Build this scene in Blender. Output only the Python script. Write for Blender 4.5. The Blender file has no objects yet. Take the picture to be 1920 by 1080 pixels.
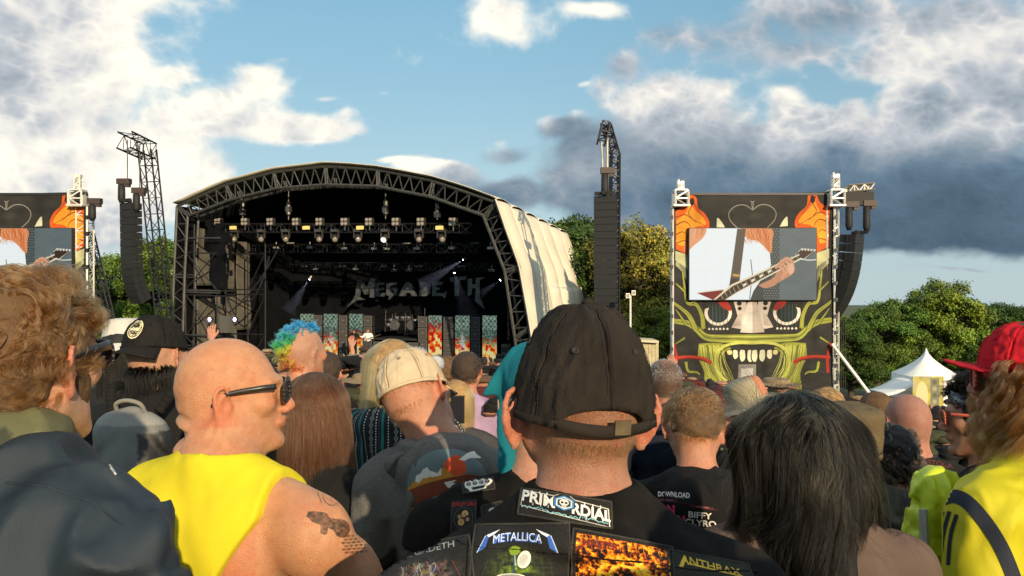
import bpy, math, random
import numpy as np
from mathutils import Vector, Matrix
from mathutils.bvhtree import BVHTree

random.seed(7)
RNG = np.random.default_rng(11)
scene = bpy.context.scene
COL = scene.collection
R = math.radians
F = 1500.0            # focal length of the photograph in its own pixels
CZ = 1.75             # eye height of the camera above the ground under it

# ---------------------------------------------------------------- camera
cam = bpy.data.cameras.new('camera')
cam.sensor_width = 36.0
cam.lens = 36.0 * F / 1920.0
cam.clip_start = 0.05
cam.clip_end = 4000
camo = bpy.data.objects.new('camera', cam)
camo.location = (0, 0, CZ)
camo.rotation_euler = (R(90), 0, 0)
COL.objects.link(camo)
scene.camera = camo

# ---------------------------------------------------------------- sun, exposure
SUN_AZ = 22.0         # degrees: how far right of straight behind the camera the sun stands
SUN_EL = 17.0
sun = bpy.data.lights.new('sun', 'SUN')
sun.energy = 5.0
sun.angle = R(0.6)
sun.color = (1.0, 0.79, 0.51)
suno = bpy.data.objects.new('sun', sun)
COL.objects.link(suno)
SUNV = Vector((math.sin(R(SUN_AZ)) * math.cos(R(SUN_EL)), -math.cos(R(SUN_AZ)) * math.cos(R(SUN_EL)), math.sin(R(SUN_EL))))
suno.rotation_euler = SUNV.to_track_quat('Z', 'Y').to_euler()
vs = scene.view_settings
vs.view_transform = 'Standard'
vs.look = 'None'
vs.exposure = 0.25
vs.gamma = 1.0
vs.use_curve_mapping = False
scene.cycles.max_bounces = 8
scene.cycles.transparent_max_bounces = 12

# ---------------------------------------------------------------- noise
_T = np.random.default_rng(5).random(4096).astype(np.float32)
def vnoise(x, y, z):
    x = np.asarray(x, np.float32); y = np.asarray(y, np.float32); z = np.asarray(z, np.float32)
    xi = np.floor(x).astype(np.int64); yi = np.floor(y).astype(np.int64); zi = np.floor(z).astype(np.int64)
    fx = x - xi; fy = y - yi; fz = z - zi
    fx = fx * fx * (3 - 2 * fx); fy = fy * fy * (3 - 2 * fy); fz = fz * fz * (3 - 2 * fz)
    hx0 = xi * 374761393; hx1 = hx0 + 374761393
    hy0 = yi * 668265263; hy1 = hy0 + 668265263
    hz0 = zi * 1274126177; hz1 = hz0 + 1274126177
    def h(a):
        a = (a ^ (a >> 15)) * 1103515245
        a = (a ^ (a >> 17)) * 73244475
        return _T[(a >> 19) & 4095]
    c00 = h(hx0 + hy0 + hz0) * (1 - fx) + h(hx1 + hy0 + hz0) * fx
    c10 = h(hx0 + hy1 + hz0) * (1 - fx) + h(hx1 + hy1 + hz0) * fx
    c01 = h(hx0 + hy0 + hz1) * (1 - fx) + h(hx1 + hy0 + hz1) * fx
    c11 = h(hx0 + hy1 + hz1) * (1 - fx) + h(hx1 + hy1 + hz1) * fx
    a = c00 * (1 - fy) + c10 * fy
    b = c01 * (1 - fy) + c11 * fy
    return (a * (1 - fz) + b * fz) * 2 - 1
def fbm(x, y, z, octaves=4, gain=0.5, lac=2.03, turn=False):
    s = 0; a = 1.0; t = 0
    for i in range(octaves):
        s = s + a * vnoise(x + 17.1 * i, y - 9.3 * i, z + 5.7 * i)
        t += a
        x = x * lac; y = y * lac; z = z * lac; a *= gain
        if turn: x, z = x * .80 - z * .60, x * .60 + z * .80
    return s / t
def smooth(a, b, t):
    t = np.clip((t - a) / (b - a), 0, 1)
    return t * t * (3 - 2 * t)

# ---------------------------------------------------------------- world: Nishita sky with painted-from-noise clouds on a sphere
KU = 2.5
def sky_cells(u, v):
    az = 2 * np.arctan(np.tan((u - 0.5) * math.pi) / KU)
    el = v * v * (math.pi / 2)
    return az.astype(np.float32), el.astype(np.float32)
# clouds: x, y, rx, ry in photo pixels from the horizon point, amount, brightness
CL = [(40,90,190,120,1.3,0.66),(150,10,150,60,1.2,0.74),(225,130,50,70,1.1,0.81),(60,215,150,50,1.2,0.7),(110,285,170,70,1.5,0.92),(20,350,120,60,1.3,0.81),(-150,200,200,200,1.3,0.73),(190,375,150,50,1.3,0.78),(205,300,55,16,0.6,0.54),(170,430,150,45,1.0,0.54),(160,510,160,40,0.55,0.58),(330,300,110,55,1.2,0.86),(290,350,110,45,1.3,0.88),(400,320,70,40,1.0,0.88),(390,215,130,35,1.0,0.8),(500,240,150,28,1.1,0.78),(610,240,70,26,1.1,0.78),(500,160,60,30,0.95,0.8),(440,185,60,26,0.8,0.81),(340,150,50,22,0.75,0.8),(300,240,80,30,0.9,0.78),(520,270,60,14,0.6,0.8),(600,178,26,7,0.7,0.78),(690,160,18,6,0.8,0.78),(640,210,25,10,0.6,0.73),(950,15,55,55,1.25,0.98),(985,60,26,25,0.7,0.92),(1130,8,60,22,1.0,0.95),(740,55,40,14,0.28,0.7),(1350,45,170,60,1.0,0.6),(1560,20,200,60,1.15,0.64),(1790,50,170,80,1.2,0.67),(1860,150,120,50,1.2,0.54),(2000,100,160,140,1.2,0.62),(1480,95,160,40,0.9,0.56),(1240,60,60,30,0.7,0.62),(1165,110,50,45,0.95,0.55),(1120,170,50,40,0.6,0.6),(1280,200,110,60,1.25,0.64),(1345,150,40,30,0.9,0.78),(1440,185,45,40,1.3,0.82),(1500,215,50,40,1.3,0.8),(1560,200,40,36,1.3,0.86),(1640,115,45,26,1.1,0.84),(1340,260,90,30,1.2,0.52),(1600,290,120,40,1.3,0.44),(1480,250,150,60,1.3,0.68),(1620,130,90,30,1.2,0.76),(1690,90,60,40,1.0,0.72),(1720,230,170,60,1.2,0.6),(1870,220,120,60,1.2,0.58),(1400,300,240,60,1.3,0.45),(1250,330,210,80,1.4,0.34),(1450,360,260,70,1.5,0.3),(1700,360,300,80,1.6,0.27),(1930,380,260,80,1.6,0.28),(1550,440,280,34,1.4,0.27),(1850,430,180,34,1.4,0.27),(1250,430,120,40,1.2,0.42),(1030,235,60,26,1.2,0.42),(1100,270,80,40,1.2,0.38),(935,285,50,18,1.15,0.48),(925,262,30,16,0.8,0.9),(985,220,30,22,0.7,0.88),(1050,210,30,10,0.6,0.8),(960,350,90,34,1.25,0.4),(1090,330,90,40,0.7,0.62),(1090,370,80,22,0.8,0.55),(880,330,60,24,1.0,0.6),(830,318,60,15,1.2,0.98),(760,312,50,8,1.0,0.96),(1010,160,14,30,0.6,0.85),(1070,155,24,9,0.8,0.85),(860,215,50,10,0.3,0.6),(1790,497,60,5,1.0,0.6),(1700,490,40,5,0.5,0.6),(2300,350,300,200,1.2,0.4),(2700,200,400,160,1.1,0.6),(-600,250,350,150,1.1,0.73),(-1100,400,400,120,1.1,0.72),(120,150,60,30,1.2,0.6),(60,260,70,22,1.2,0.66),(30,60,80,30,1.2,0.58),(260,400,60,16,0.9,0.62),(110,285,70,30,1.5,1.02),(560,262,60,8,1,0.7),(430,228,60,10,1,0.72)]
def cloud_field(az, el, octs):
    ce = np.cos(el)
    dx = np.sin(az) * ce; dy = np.cos(az) * ce; dz = np.sin(el)
    q = 5.0
    w1 = fbm(dx * q, dy * q, dz * q * 1.8, 3)
    w2 = fbm(dx * q + 31, dy * q, dz * q * 1.8 + 7, 3)
    n = fbm(dx * 9 + w1 * .16, dy * 9, dz * 13 + w2 * .16, octs, 0.55, turn=True)
    q2 = 16.0; bl = 0; am = .55; t = 0
    px_, py_, pz_ = dx * q2 + w1 * .3, dy * q2, dz * q2 * 1.25 + w2 * .3
    for i in range(max(octs - 3, 1)):
        bl = bl + am * (1 - 2.2 * np.abs(vnoise(px_ + 3.3 * i, py_ - 7 * i, pz_ + i))); t += am
        px_ = px_ * 2.07; py_ = py_ * 2.07; pz_ = pz_ * 2.07; am *= .55; px_, pz_ = px_ * .8 - pz_ * .6, px_ * .6 + pz_ * .8
    bl = bl / t                                   # billows: rounded heads, sharp valleys
    nw = fbm(dx * 9 + w1 * .16, dy * 9, dz * 13 + w2 * .16, 3, 0.55, turn=True)
    X = 960 + F * np.tan(np.clip(az, -1.2, 1.2)) + w1 * 45 + nw * 55
    Y = 540 - F * np.tan(np.clip(el, 0, 1.2)) / np.maximum(np.cos(az), .3) + w2 * 26 + nw * 30
    C = np.zeros_like(az); B = np.zeros_like(az) + 1e-4 * .8; W = np.zeros_like(az) + 1e-4
    front = np.cos(az) > 0.25
    for (x, y, rx, ry, a, b) in CL:
        g = np.exp(-np.minimum(((X - x) / rx) ** 2 + ((Y - y) / ry) ** 2, 30)) * front
        C = np.maximum(C, a * g) + .35 * np.minimum(C, a * g)
        W = W + a * g ** 1.3; B = B + a * b * g ** 1.3
    lowf = fbm(dx * 2.2 + 9, dy * 2.2, dz * 4, 3)
    away = smooth(1.0, 1.35, np.maximum(np.abs(az), el * 2.2))
    C = C + away * (0.55 + lowf * 1.3)
    B = B / W; B = B * (1 - away) + away * (0.68 + 0.25 * lowf)
    D = C + n * 1.0 + bl * .38 - 0.16
    A = smooth(0.22, 1.05, D)
    return A, B, n * .7 + bl * .55, D, el, az, bl
def finish_sky(A, B, n, D, el, az, bl):
    gy = -np.gradient(n, axis=0) * A.shape[0] / 512.0
    gx = np.gradient(n, axis=1) * A.shape[1] / 1024.0
    rel = np.clip(gy * -1.3 + gx * 0.9, -1, 1)
    edge = smooth(1.1, 0.5, D)
    b = B + 0.02 + 0.34 * rel * (0.35 + 0.7 * B) + .12 * bl * smooth(.22, .6, B) + 0.26 * n * smooth(.2, .7, B) + 0.09 * n + 0.10 * edge * smooth(0.45, .75, B)
    b = np.clip(b, 0.2, 1.15)
    tb = [0.1, .27, .42, .58, .75, .9, 1.1]
    rr = np.interp(b, tb, [.045, .080, .165, .33, .58, .92, 1.28])
    gg = np.interp(b, tb, [.08, .135, .25, .40, .62, .90, 1.20])
    bb = np.interp(b, tb, [.115, .195, .34, .47, .67, .86, 1.02])
    # clear air: pale cyan towards the horizon, azure above
    hz = np.clip(el / R(24), 0, 1)
    right = smooth(-.1, .45, az) * (1 - smooth(1.0, 2.0, az))
    h = [np.interp(hz, [0, .25, .6, 1], t) for t in ([.62, .52, .35, .23], [.78, .74, .62, .52], [.82, .82, .79, .74])]
    ha = np.interp(hz, [0, .5, 1], [.95, .92, .85])
    oa = A + ha * (1 - A)
    o = [(c * A + hh * (1 - .15 * right) * ha * (1 - A)) / oa for c, hh in zip((rr, gg, bb), h)]
    return np.stack(o + [oa], -1).astype(np.float32)
def make_sky_image():
    W_, H_ = 2560, 1280
    s = 5
    u, v = np.meshgrid((np.arange(W_ // s) + .5) / (W_ // s), (np.arange(H_ // s) + .5) / (H_ // s))
    az, el = sky_cells(u, v)
    low = finish_sky(*cloud_field(az, el, 3))
    img = np.repeat(np.repeat(low, s, 0), s, 1)
    x0, x1, y0, y1 = int(W_ * .235), int(W_ * .765), 0, int(H_ * .57)
    u, v = np.meshgrid((np.arange(x0, x1) + .5) / W_, (np.arange(y0, y1) + .5) / H_)
    az, el = sky_cells(u, v)
    img[y0:y1, x0:x1] = finish_sky(*cloud_field(az, el, 7))
    im = bpy.data.images.new('clouds', W_, H_, alpha=True, float_buffer=True)
    im.colorspace_settings.name = 'Non-Color'
    im.alpha_mode = 'CHANNEL_PACKED'
    im.pixels.foreach_set(img.ravel())
    im.update()
    return im
world = bpy.data.worlds.new('World')
scene.world = world
world.use_nodes = True
nt = world.node_tree
nt.nodes.clear()
N = nt.nodes.new
Lk = nt.links.new
def wmath(op, a, b=None):
    m = N('ShaderNodeMath'); m.operation = op
    for i, q in enumerate((a, b)):
        if q is None: continue
        if isinstance(q, (int, float)): m.inputs[i].default_value = q
        else: Lk(q, m.inputs[i])
    return m.outputs[0]
out = N('ShaderNodeOutputWorld')
sky = N('ShaderNodeTexSky')
sky.sky_type = 'NISHITA'
sky.sun_disc = False
sky.sun_elevation = R(SUN_EL)
sky.sun_rotation = R(180 - SUN_AZ)
sky.air_density = 1.0; sky.dust_density = 0.3; sky.ozone_density = 1.5
bg = N('ShaderNodeBackground'); bg.inputs[1].default_value = 0.10
Lk(sky.outputs[0], bg.inputs[0])
tc = N('ShaderNodeTexCoord'); sp = N('ShaderNodeSeparateXYZ'); Lk(tc.outputs['Generated'], sp.inputs[0])
x_, y_, z_ = sp.outputs
hyp = wmath('SQRT', wmath('ADD', wmath('MULTIPLY', x_, x_), wmath('MULTIPLY', y_, y_)))
tanh_ = wmath('DIVIDE', x_, wmath('ADD', wmath('ADD', y_, hyp), 1e-5))
uu = wmath('ADD', wmath('DIVIDE', wmath('ARCTANGENT', wmath('MULTIPLY', tanh_, KU)), math.pi), 0.5)
el_ = wmath('MAXIMUM', wmath('ARCTANGENT', wmath('DIVIDE', z_, wmath('ADD', hyp, 1e-5))), 0.0)
vv = wmath('SQRT', wmath('DIVIDE', el_, math.pi / 2))
cb = N('ShaderNodeCombineXYZ'); Lk(uu, cb.inputs[0]); Lk(vv, cb.inputs[1])
ti = N('ShaderNodeTexImage'); ti.image = make_sky_image(); ti.extension = 'EXTEND'
Lk(cb.outputs[0], ti.inputs[0])
bg2 = N('ShaderNodeBackground'); bg2.inputs[1].default_value = 0.78
Lk(ti.outputs[0], bg2.inputs[0])
mx = N('ShaderNodeMixShader'); Lk(ti.outputs[1], mx.inputs[0]); Lk(bg.outputs[0], mx.inputs[1]); Lk(bg2.outputs[0], mx.inputs[2])
Lk(mx.outputs[0], out.inputs[0])

# ================================================================ mesh and object helpers
def P(px, py, d):
    """world point seen at photo pixel (px, py) at distance d along the view"""
    return np.array([(px - 960) / F * d, d, CZ + (540 - py) / F * d])
def ground(x, y):
    x = np.asarray(x, float); y = np.asarray(y, float)
    r = x / np.maximum(y, 1.0)
    s = .09 + .11 * np.clip(r, 0, .6) + .03 * np.clip(r, -.5, 0)
    return np.where(y > 0, -s * np.minimum(y, 60.0) - .085 * np.clip(y - 60, 0, 260), -.09 * np.maximum(y, -12))
def tag(o, label=None, cat=None, group=None, kind=None):
    if label: o['label'] = label
    if cat: o['category'] = cat
    if group: o['group'] = group
    if kind: o['kind'] = kind
    return o
def empty(name, loc=(0, 0, 0), rz=0.0):
    o = bpy.data.objects.new(name, None)
    o.empty_display_size = .1
    o.location = Vector([float(c) for c in loc]); o.rotation_euler = (0, 0, rz)
    COL.objects.link(o)
    return o
def thing(name, label, cat, loc=(0, 0, 0), rz=0.0, group=None):
    return tag(empty(name, loc, rz), label, cat, group)
def rawmesh(name, v, f, mat=None, smooth_=False, uv=None, col=None, sharp=None):
    """f: (n,3|4) array or list of lists"""
    me = bpy.data.meshes.new(name)
    v = np.asarray(v, np.float32)
    if isinstance(f, np.ndarray):
        n, k = f.shape
        me.vertices.add(len(v)); me.vertices.foreach_set('co', v.ravel())
        me.loops.add(n * k); me.loops.foreach_set('vertex_index', f.astype(np.int32).ravel())
        me.polygons.add(n)
        me.polygons.foreach_set('loop_start', np.arange(0, n * k, k, dtype=np.int32))
        me.polygons.foreach_set('loop_total', np.full(n, k, np.int32))
        me.update(calc_edges=True)
    else:
        me.from_pydata([tuple(map(float, q)) for q in v], [], f)
        me.update()
    me.validate()
    if uv is not None:
        l = me.uv_layers.new(name='UVMap')
        idx = np.empty(len(me.loops), np.int32); me.loops.foreach_get('vertex_index', idx)
        l.data.foreach_set('uv', np.asarray(uv, np.float32)[idx].ravel())
    if col is not None:
        a = me.color_attributes.new('Col', 'FLOAT_COLOR', 'POINT')
        c = np.ones((len(v), 4), np.float32); c[:, :3] = col
        a.data.foreach_set('color', c.ravel())
    if smooth_:
        me.polygons.foreach_set('use_smooth', np.ones(len(me.polygons), bool))
    if mat: me.materials.append(mat)
    return me
def obj(name, me, parent=None, loc=None):
    o = bpy.data.objects.new(name, me)
    COL.objects.link(o)
    if parent: o.parent = parent
    if loc is not None: o.location = Vector([float(c) for c in loc])
    return o
class MB:
    """collects simple solids, links them as one mesh"""
    def __init__(s, org=(0, 0, 0)):
        s.v = []; s.f = []; s.n = 0; s.org = np.array(org, float)
    def add(s, v, f):
        v = np.asarray(v, float)
        s.v.append(v); s.f += [[i + s.n for i in q] for q in f]; s.n += len(v)
    def box(s, c, size, ax=None):
        c = np.asarray(c, float); h = np.asarray(size, float) / 2
        ax = np.eye(3) if ax is None else np.asarray(ax, float)
        v = [c + (i * h[0]) * ax[0] + (j * h[1]) * ax[1] + (k * h[2]) * ax[2] for k in (-1, 1) for j in (-1, 1) for i in (-1, 1)]
        s.add(v, [[0, 2, 3, 1], [4, 5, 7, 6], [0, 1, 5, 4], [2, 6, 7, 3], [0, 4, 6, 2], [1, 3, 7, 5]])
        return s
    def tube(s, a, b, r, r2=None, n=5):
        a = np.asarray(a, float); b = np.asarray(b, float); r2 = r if r2 is None else r2
        d = b - a; L = np.linalg.norm(d)
        if L < 1e-6: return s
        d /= L; t = np.array([0, 0, 1.]) if abs(d[2]) < .9 else np.array([1., 0, 0])
        x = np.cross(t, d); x /= np.linalg.norm(x); y = np.cross(d, x)
        an = np.arange(n) * 2 * math.pi / n
        ring = np.cos(an)[:, None] * x + np.sin(an)[:, None] * y
        v = np.vstack([a + ring * r, b + ring * r2])
        f = [[i, (i + 1) % n, n + (i + 1) % n, n + i] for i in range(n)] + [list(range(n))[::-1], list(range(n, 2 * n))]
        s.add(v, f); return s
    def path(s, pts, r, n=5):
        for a, b in zip(pts[:-1], pts[1:]): s.tube(a, b, r, n=n)
        return s
    def lathe(s, c, prof, n=12, ax=None):
        ax = np.eye(3) if ax is None else np.asarray(ax, float)
        c = np.asarray(c, float); v = []; f = []
        for r, z in prof:
            for k in range(n):
                a = 2 * math.pi * k / n
                v.append(c + r * math.cos(a) * ax[0] + r * math.sin(a) * ax[1] + z * ax[2])
        for i in range(len(prof) - 1):
            for k in range(n):
                f.append([i * n + k, i * n + (k + 1) % n, (i + 1) * n + (k + 1) % n, (i + 1) * n + k])
        f.append(list(range(n))[::-1]); f.append([(len(prof) - 1) * n + k for k in range(n)])
        s.add(v, f); return s
    def truss(s, a, b, w, h, up, seg, r=.03, rb=.018, n=4):
        """box lattice from a to b"""
        a = np.asarray(a, float); b = np.asarray(b, float); d = b - a; L = np.linalg.norm(d); d /= L
        up = np.asarray(up, float); sx = np.cross(d, up); sx /= np.linalg.norm(sx); up = np.cross(sx, d)
        cs = [(-w / 2, -h / 2), (w / 2, -h / 2), (w / 2, h / 2), (-w / 2, h / 2)]
        for (i, j) in cs: s.tube(a + sx * i + up * j, b + sx * i + up * j, r, n=n)
        for k in range(4):
            p, q = cs[k], cs[(k + 1) % 4]
            for m in range(seg):
                t0 = m / seg * L; t1 = (m + 1) / seg * L
                A = a + sx * p[0] + up * p[1]; B = a + sx * q[0] + up * q[1]
                if m % 2: A, B = B, A
                s.tube(A + d * t0, B + d * t1, rb, n=3)
                s.tube(A + d * t0, B + d * t0, rb, n=3)
        return s
    def build(s, name, mat, parent=None, smooth_=False):
        v = np.vstack(s.v) - s.org
        return obj(name, rawmesh(name, v, s.f, mat, smooth_), parent)
def grid(P_, closed_u=False):
    """(nu,nv,3) -> verts, quad faces, uv"""
    nu, nv = P_.shape[:2]
    idx = np.arange(nu * nv).reshape(nu, nv)
    if closed_u: idx = np.vstack([idx, idx[:1]])
    a = idx[:-1, :-1]; b = idx[1:, :-1]; c = idx[1:, 1:]; d = idx[:-1, 1:]
    f = np.stack([a, b, c, d], -1).reshape(-1, 4)
    U, V = np.meshgrid(np.linspace(0, 1, nu), np.linspace(0, 1, nv), indexing='ij')
    return P_.reshape(-1, 3), f, np.stack([U, V], -1).reshape(-1, 2)
def solid(o, t, off=0.0):
    m = o.modifiers.new('solid', 'SOLIDIFY'); m.thickness = t; m.offset = off
    return o
def skin_detail(m):
    """blotches, freckles and oily patches on top of the painted skin tone"""
    t = m.node_tree; n = t.nodes; L = t.links.new; b = n['Principled BSDF']; src = b.inputs['Base Color'].links[0].from_socket
    co = n.new('ShaderNodeTexCoord')
    def layer(src, tex, sc, lo, hi, col, amt):
        q = n.new(tex); q.inputs['Scale'].default_value = sc; L(co.outputs['Object'], q.inputs['Vector'])
        if tex == 'ShaderNodeTexNoise': q.inputs['Detail'].default_value = 6; q.inputs['Roughness'].default_value = .65
        r = n.new('ShaderNodeMapRange'); r.inputs[1].default_value = lo; r.inputs[2].default_value = hi; r.inputs[3].default_value = 0; r.inputs[4].default_value = amt; L(q.outputs[0], r.inputs[0])
        mx_ = n.new('ShaderNodeMix'); mx_.data_type = 'RGBA'; mx_.blend_type = 'MULTIPLY'; L(r.outputs[0], mx_.inputs[0]); L(src, mx_.inputs[6]); mx_.inputs[7].default_value = (*col, 1); return mx_.outputs[2]
    s_ = layer(src, 'ShaderNodeTexNoise', 22, .45, .68, (.95, .74, .66), .8)
    s_ = layer(s_, 'ShaderNodeTexNoise', 95, .52, .70, (.80, .66, .56), .5)
    s_ = layer(s_, 'ShaderNodeTexVoronoi', 55, .085, .03, (.35, .20, .14), .8)
    L(s_, b.inputs['Base Color'])
    q = n.new('ShaderNodeTexNoise'); q.inputs['Scale'].default_value = 35; L(co.outputs['Object'], q.inputs['Vector'])
    r = n.new('ShaderNodeMapRange'); r.inputs[1].default_value = .3; r.inputs[2].default_value = .7; r.inputs[3].default_value = .36; r.inputs[4].default_value = .62; L(q.outputs[0], r.inputs[0]); L(r.outputs[0], b.inputs['Roughness'])
def copy_tree(o, parent=None):
    c = o.copy(); COL.objects.link(c); c.parent = parent
    for ch in list(o.children): copy_tree(ch, c)
    return c

# ================================================================ materials
def lin(h):
    if isinstance(h, str):
        h = h.lstrip('#'); c = [int(h[i:i + 2], 16) / 255 for i in (0, 2, 4)]
    else: c = h
    return tuple((x / 12.92 if x <= .04045 else ((x + .055) / 1.055) ** 2.4) for x in c)
MATS = {}
def mat(name, col=(.5, .5, .5), rough=.7, metal=0.0, var=0.15, scale=20, bump=0.0, bscale=80, attr=False, img=None, emit=0.0,
        sss=0.0, sheen=0.0, spec=.5, alpha_img=False, double=None, detail=5, emit_col=None, coat=0.0, trans=0.0, weave=0.0, dim=1.0, wrinkle=0.0, wscale=9.0):
    if name in MATS: return MATS[name]
    m = bpy.data.materials.new(name); m.use_nodes = True
    t = m.node_tree; n = t.nodes; L = t.links.new
    b = n['Principled BSDF']
    b.inputs['Roughness'].default_value = rough; b.inputs['Metallic'].default_value = metal
    b.inputs['Specular IOR Level'].default_value = spec
    co = n.new('ShaderNodeTexCoord')
    nz = n.new('ShaderNodeTexNoise'); nz.inputs['Scale'].default_value = scale; nz.inputs['Detail'].default_value = detail
    L(co.outputs['Object'], nz.inputs['Vector'])
    mr = n.new('ShaderNodeMapRange'); mr.inputs[1].default_value = .25; mr.inputs[2].default_value = .75
    mr.inputs[3].default_value = (1 - var) * dim; mr.inputs[4].default_value = (1 + var) * dim
    L(nz.outputs[0], mr.inputs[0])
    mul = n.new('ShaderNodeMix'); mul.data_type = 'RGBA'; mul.blend_type = 'MULTIPLY'; mul.inputs[0].default_value = 1
    if img is not None:
        ti_ = n.new('ShaderNodeTexImage'); ti_.image = img; ti_.interpolation = 'Linear'
        uvn = n.new('ShaderNodeUVMap'); L(uvn.outputs[0], ti_.inputs[0])
        L(ti_.outputs[0], mul.inputs[6])
        if alpha_img: L(ti_.outputs[1], b.inputs['Alpha'])
    elif attr:
        at = n.new('ShaderNodeAttribute'); at.attribute_name = 'Col'; L(at.outputs[0], mul.inputs[6])
    else:
        mul.inputs[6].default_value = (*col, 1)
    L(mr.outputs[0], mul.inputs[7])
    L(mul.outputs[2], b.inputs['Base Color'])
    if bump:
        nb = n.new('ShaderNodeTexNoise'); nb.inputs['Scale'].default_value = bscale; nb.inputs['Detail'].default_value = 4
        L(co.outputs['Object'], nb.inputs['Vector'])
        bp = n.new('ShaderNodeBump'); bp.inputs['Strength'].default_value = bump; bp.inputs['Distance'].default_value = .004
        h = nb.outputs[0]
        if weave:
            wv = n.new('ShaderNodeTexWave'); wv.inputs['Scale'].default_value = weave; wv.bands_direction = 'DIAGONAL'
            L(co.outputs['Object'], wv.inputs['Vector'])
            ad = n.new('ShaderNodeMath'); ad.operation = 'MULTIPLY_ADD'; L(wv.outputs['Fac'], ad.inputs[0]); ad.inputs[1].default_value = .35; L(h, ad.inputs[2]); h = ad.outputs[0]
        L(h, bp.inputs['Height']); L(bp.outputs[0], b.inputs['Normal'])
        if wrinkle:
            mp = n.new('ShaderNodeMapping'); mp.inputs['Scale'].default_value = (1, 1, .45); mp.inputs['Rotation'].default_value = (.2, .35, .3); L(co.outputs['Object'], mp.inputs[0])
            hs_ = []
            for sc_, w_ in ((wscale, 1.0), (wscale * 2.6, .35)):
                rn = n.new('ShaderNodeTexNoise'); rn.noise_type = 'RIDGED_MULTIFRACTAL'; rn.normalize = True
                rn.inputs['Scale'].default_value = sc_; rn.inputs['Detail'].default_value = 1.5; rn.inputs['Distortion'].default_value = .9; rn.inputs['Roughness'].default_value = .35
                L(mp.outputs[0], rn.inputs['Vector'])
                mm_ = n.new('ShaderNodeMath'); mm_.operation = 'MULTIPLY'; mm_.inputs[1].default_value = w_; L(rn.outputs[0], mm_.inputs[0]); hs_.append(mm_.outputs[0])
            ad_ = n.new('ShaderNodeMath'); L(hs_[0], ad_.inputs[0]); L(hs_[1], ad_.inputs[1])
            b2 = n.new('ShaderNodeBump'); b2.inputs['Strength'].default_value = 1.0; b2.inputs['Distance'].default_value = wrinkle
            L(ad_.outputs[0], b2.inputs['Height']); L(b2.outputs[0], bp.inputs['Normal'])
    if emit:
        b.inputs['Emission Strength'].default_value = emit
        if img is not None: L(ti_.outputs[0], b.inputs['Emission Color'])
        else: b.inputs['Emission Color'].default_value = (*(emit_col or col), 1)
    if sss:
        b.inputs['Subsurface Weight'].default_value = 1.0
        b.inputs['Subsurface Scale'].default_value = sss
        b.inputs['Subsurface Radius'].default_value = (1.0, .28, .14)
    if sheen: b.inputs['Sheen Weight'].default_value = sheen; b.inputs['Sheen Roughness'].default_value = .5
    if coat: b.inputs['Coat Weight'].default_value = coat; b.inputs['Coat Roughness'].default_value = .1
    MATS[name] = m
    return m
def hairmat(name, melanin=.8, red=.5, rough=.32, tint=None, rand=.15, ior=1.50):
    if name in MATS: return MATS[name]
    m = bpy.data.materials.new(name); m.use_nodes = True
    n = m.node_tree.nodes; n.clear()
    o = n.new('ShaderNodeOutputMaterial'); h = n.new('ShaderNodeBsdfHairPrincipled')
    if tint is None:
        h.parametrization = 'MELANIN'
        h.inputs['Melanin'].default_value = melanin; h.inputs['Melanin Redness'].default_value = red
    else:
        h.parametrization = 'COLOR'; h.inputs['Color'].default_value = (*tint, 1)
    h.inputs['Roughness'].default_value = rough
    h.inputs['Radial Roughness'].default_value = .5; h.inputs['IOR'].default_value = ior
    if tint is None: h.inputs['Random Color'].default_value = rand
    if tint is not None:      # strand to strand variation of the colour
        hi = n.new('ShaderNodeHairInfo'); mr = n.new('ShaderNodeMapRange'); mr.inputs[3].default_value = 1 - rand * 2.5; mr.inputs[4].default_value = 1 + rand * 2.5
        mm = n.new('ShaderNodeMix'); mm.data_type = 'RGBA'; mm.blend_type = 'MULTIPLY'; mm.inputs[0].default_value = 1; mm.inputs[6].default_value = (*tint, 1)
        L = m.node_tree.links.new; L(hi.outputs['Random'], mr.inputs[0]); L(mr.outputs[0], mm.inputs[7]); L(mm.outputs[2], h.inputs['Color'])
    m.node_tree.links.new(h.outputs[0], o.inputs[0])
    MATS[name] = m
    return m

# ================================================================ flat print: a small painter
_GL = {}
def glyphs(txt, bold=0.0, spacing=1.0):
    k = (txt, bold, spacing)
    if k not in _GL:
        c = bpy.data.curves.new('t', 'FONT'); c.body = txt; c.align_x = 'CENTER'; c.offset = bold; c.space_character = spacing; c.resolution_u = 3
        o = bpy.data.objects.new('t', c); me = bpy.data.meshes.new_from_object(o)
        me.calc_loop_triangles()
        v = np.empty(len(me.vertices) * 3, np.float32); me.vertices.foreach_get('co', v); v = v.reshape(-1, 3)[:, :2]
        t = np.empty(len(me.loop_triangles) * 3, np.int32); me.loop_triangles.foreach_get('vertices', t)
        if len(v):
            v = v - [(v[:, 0].min() + v[:, 0].max()) / 2, 0]
            v = v / max(v[:, 1].max(), 1e-3)          # cap height 1
        _GL[k] = (v, t.reshape(-1, 3))
        bpy.data.objects.remove(o); bpy.data.meshes.remove(me); bpy.data.curves.remove(c)
    return _GL[k]
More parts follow.
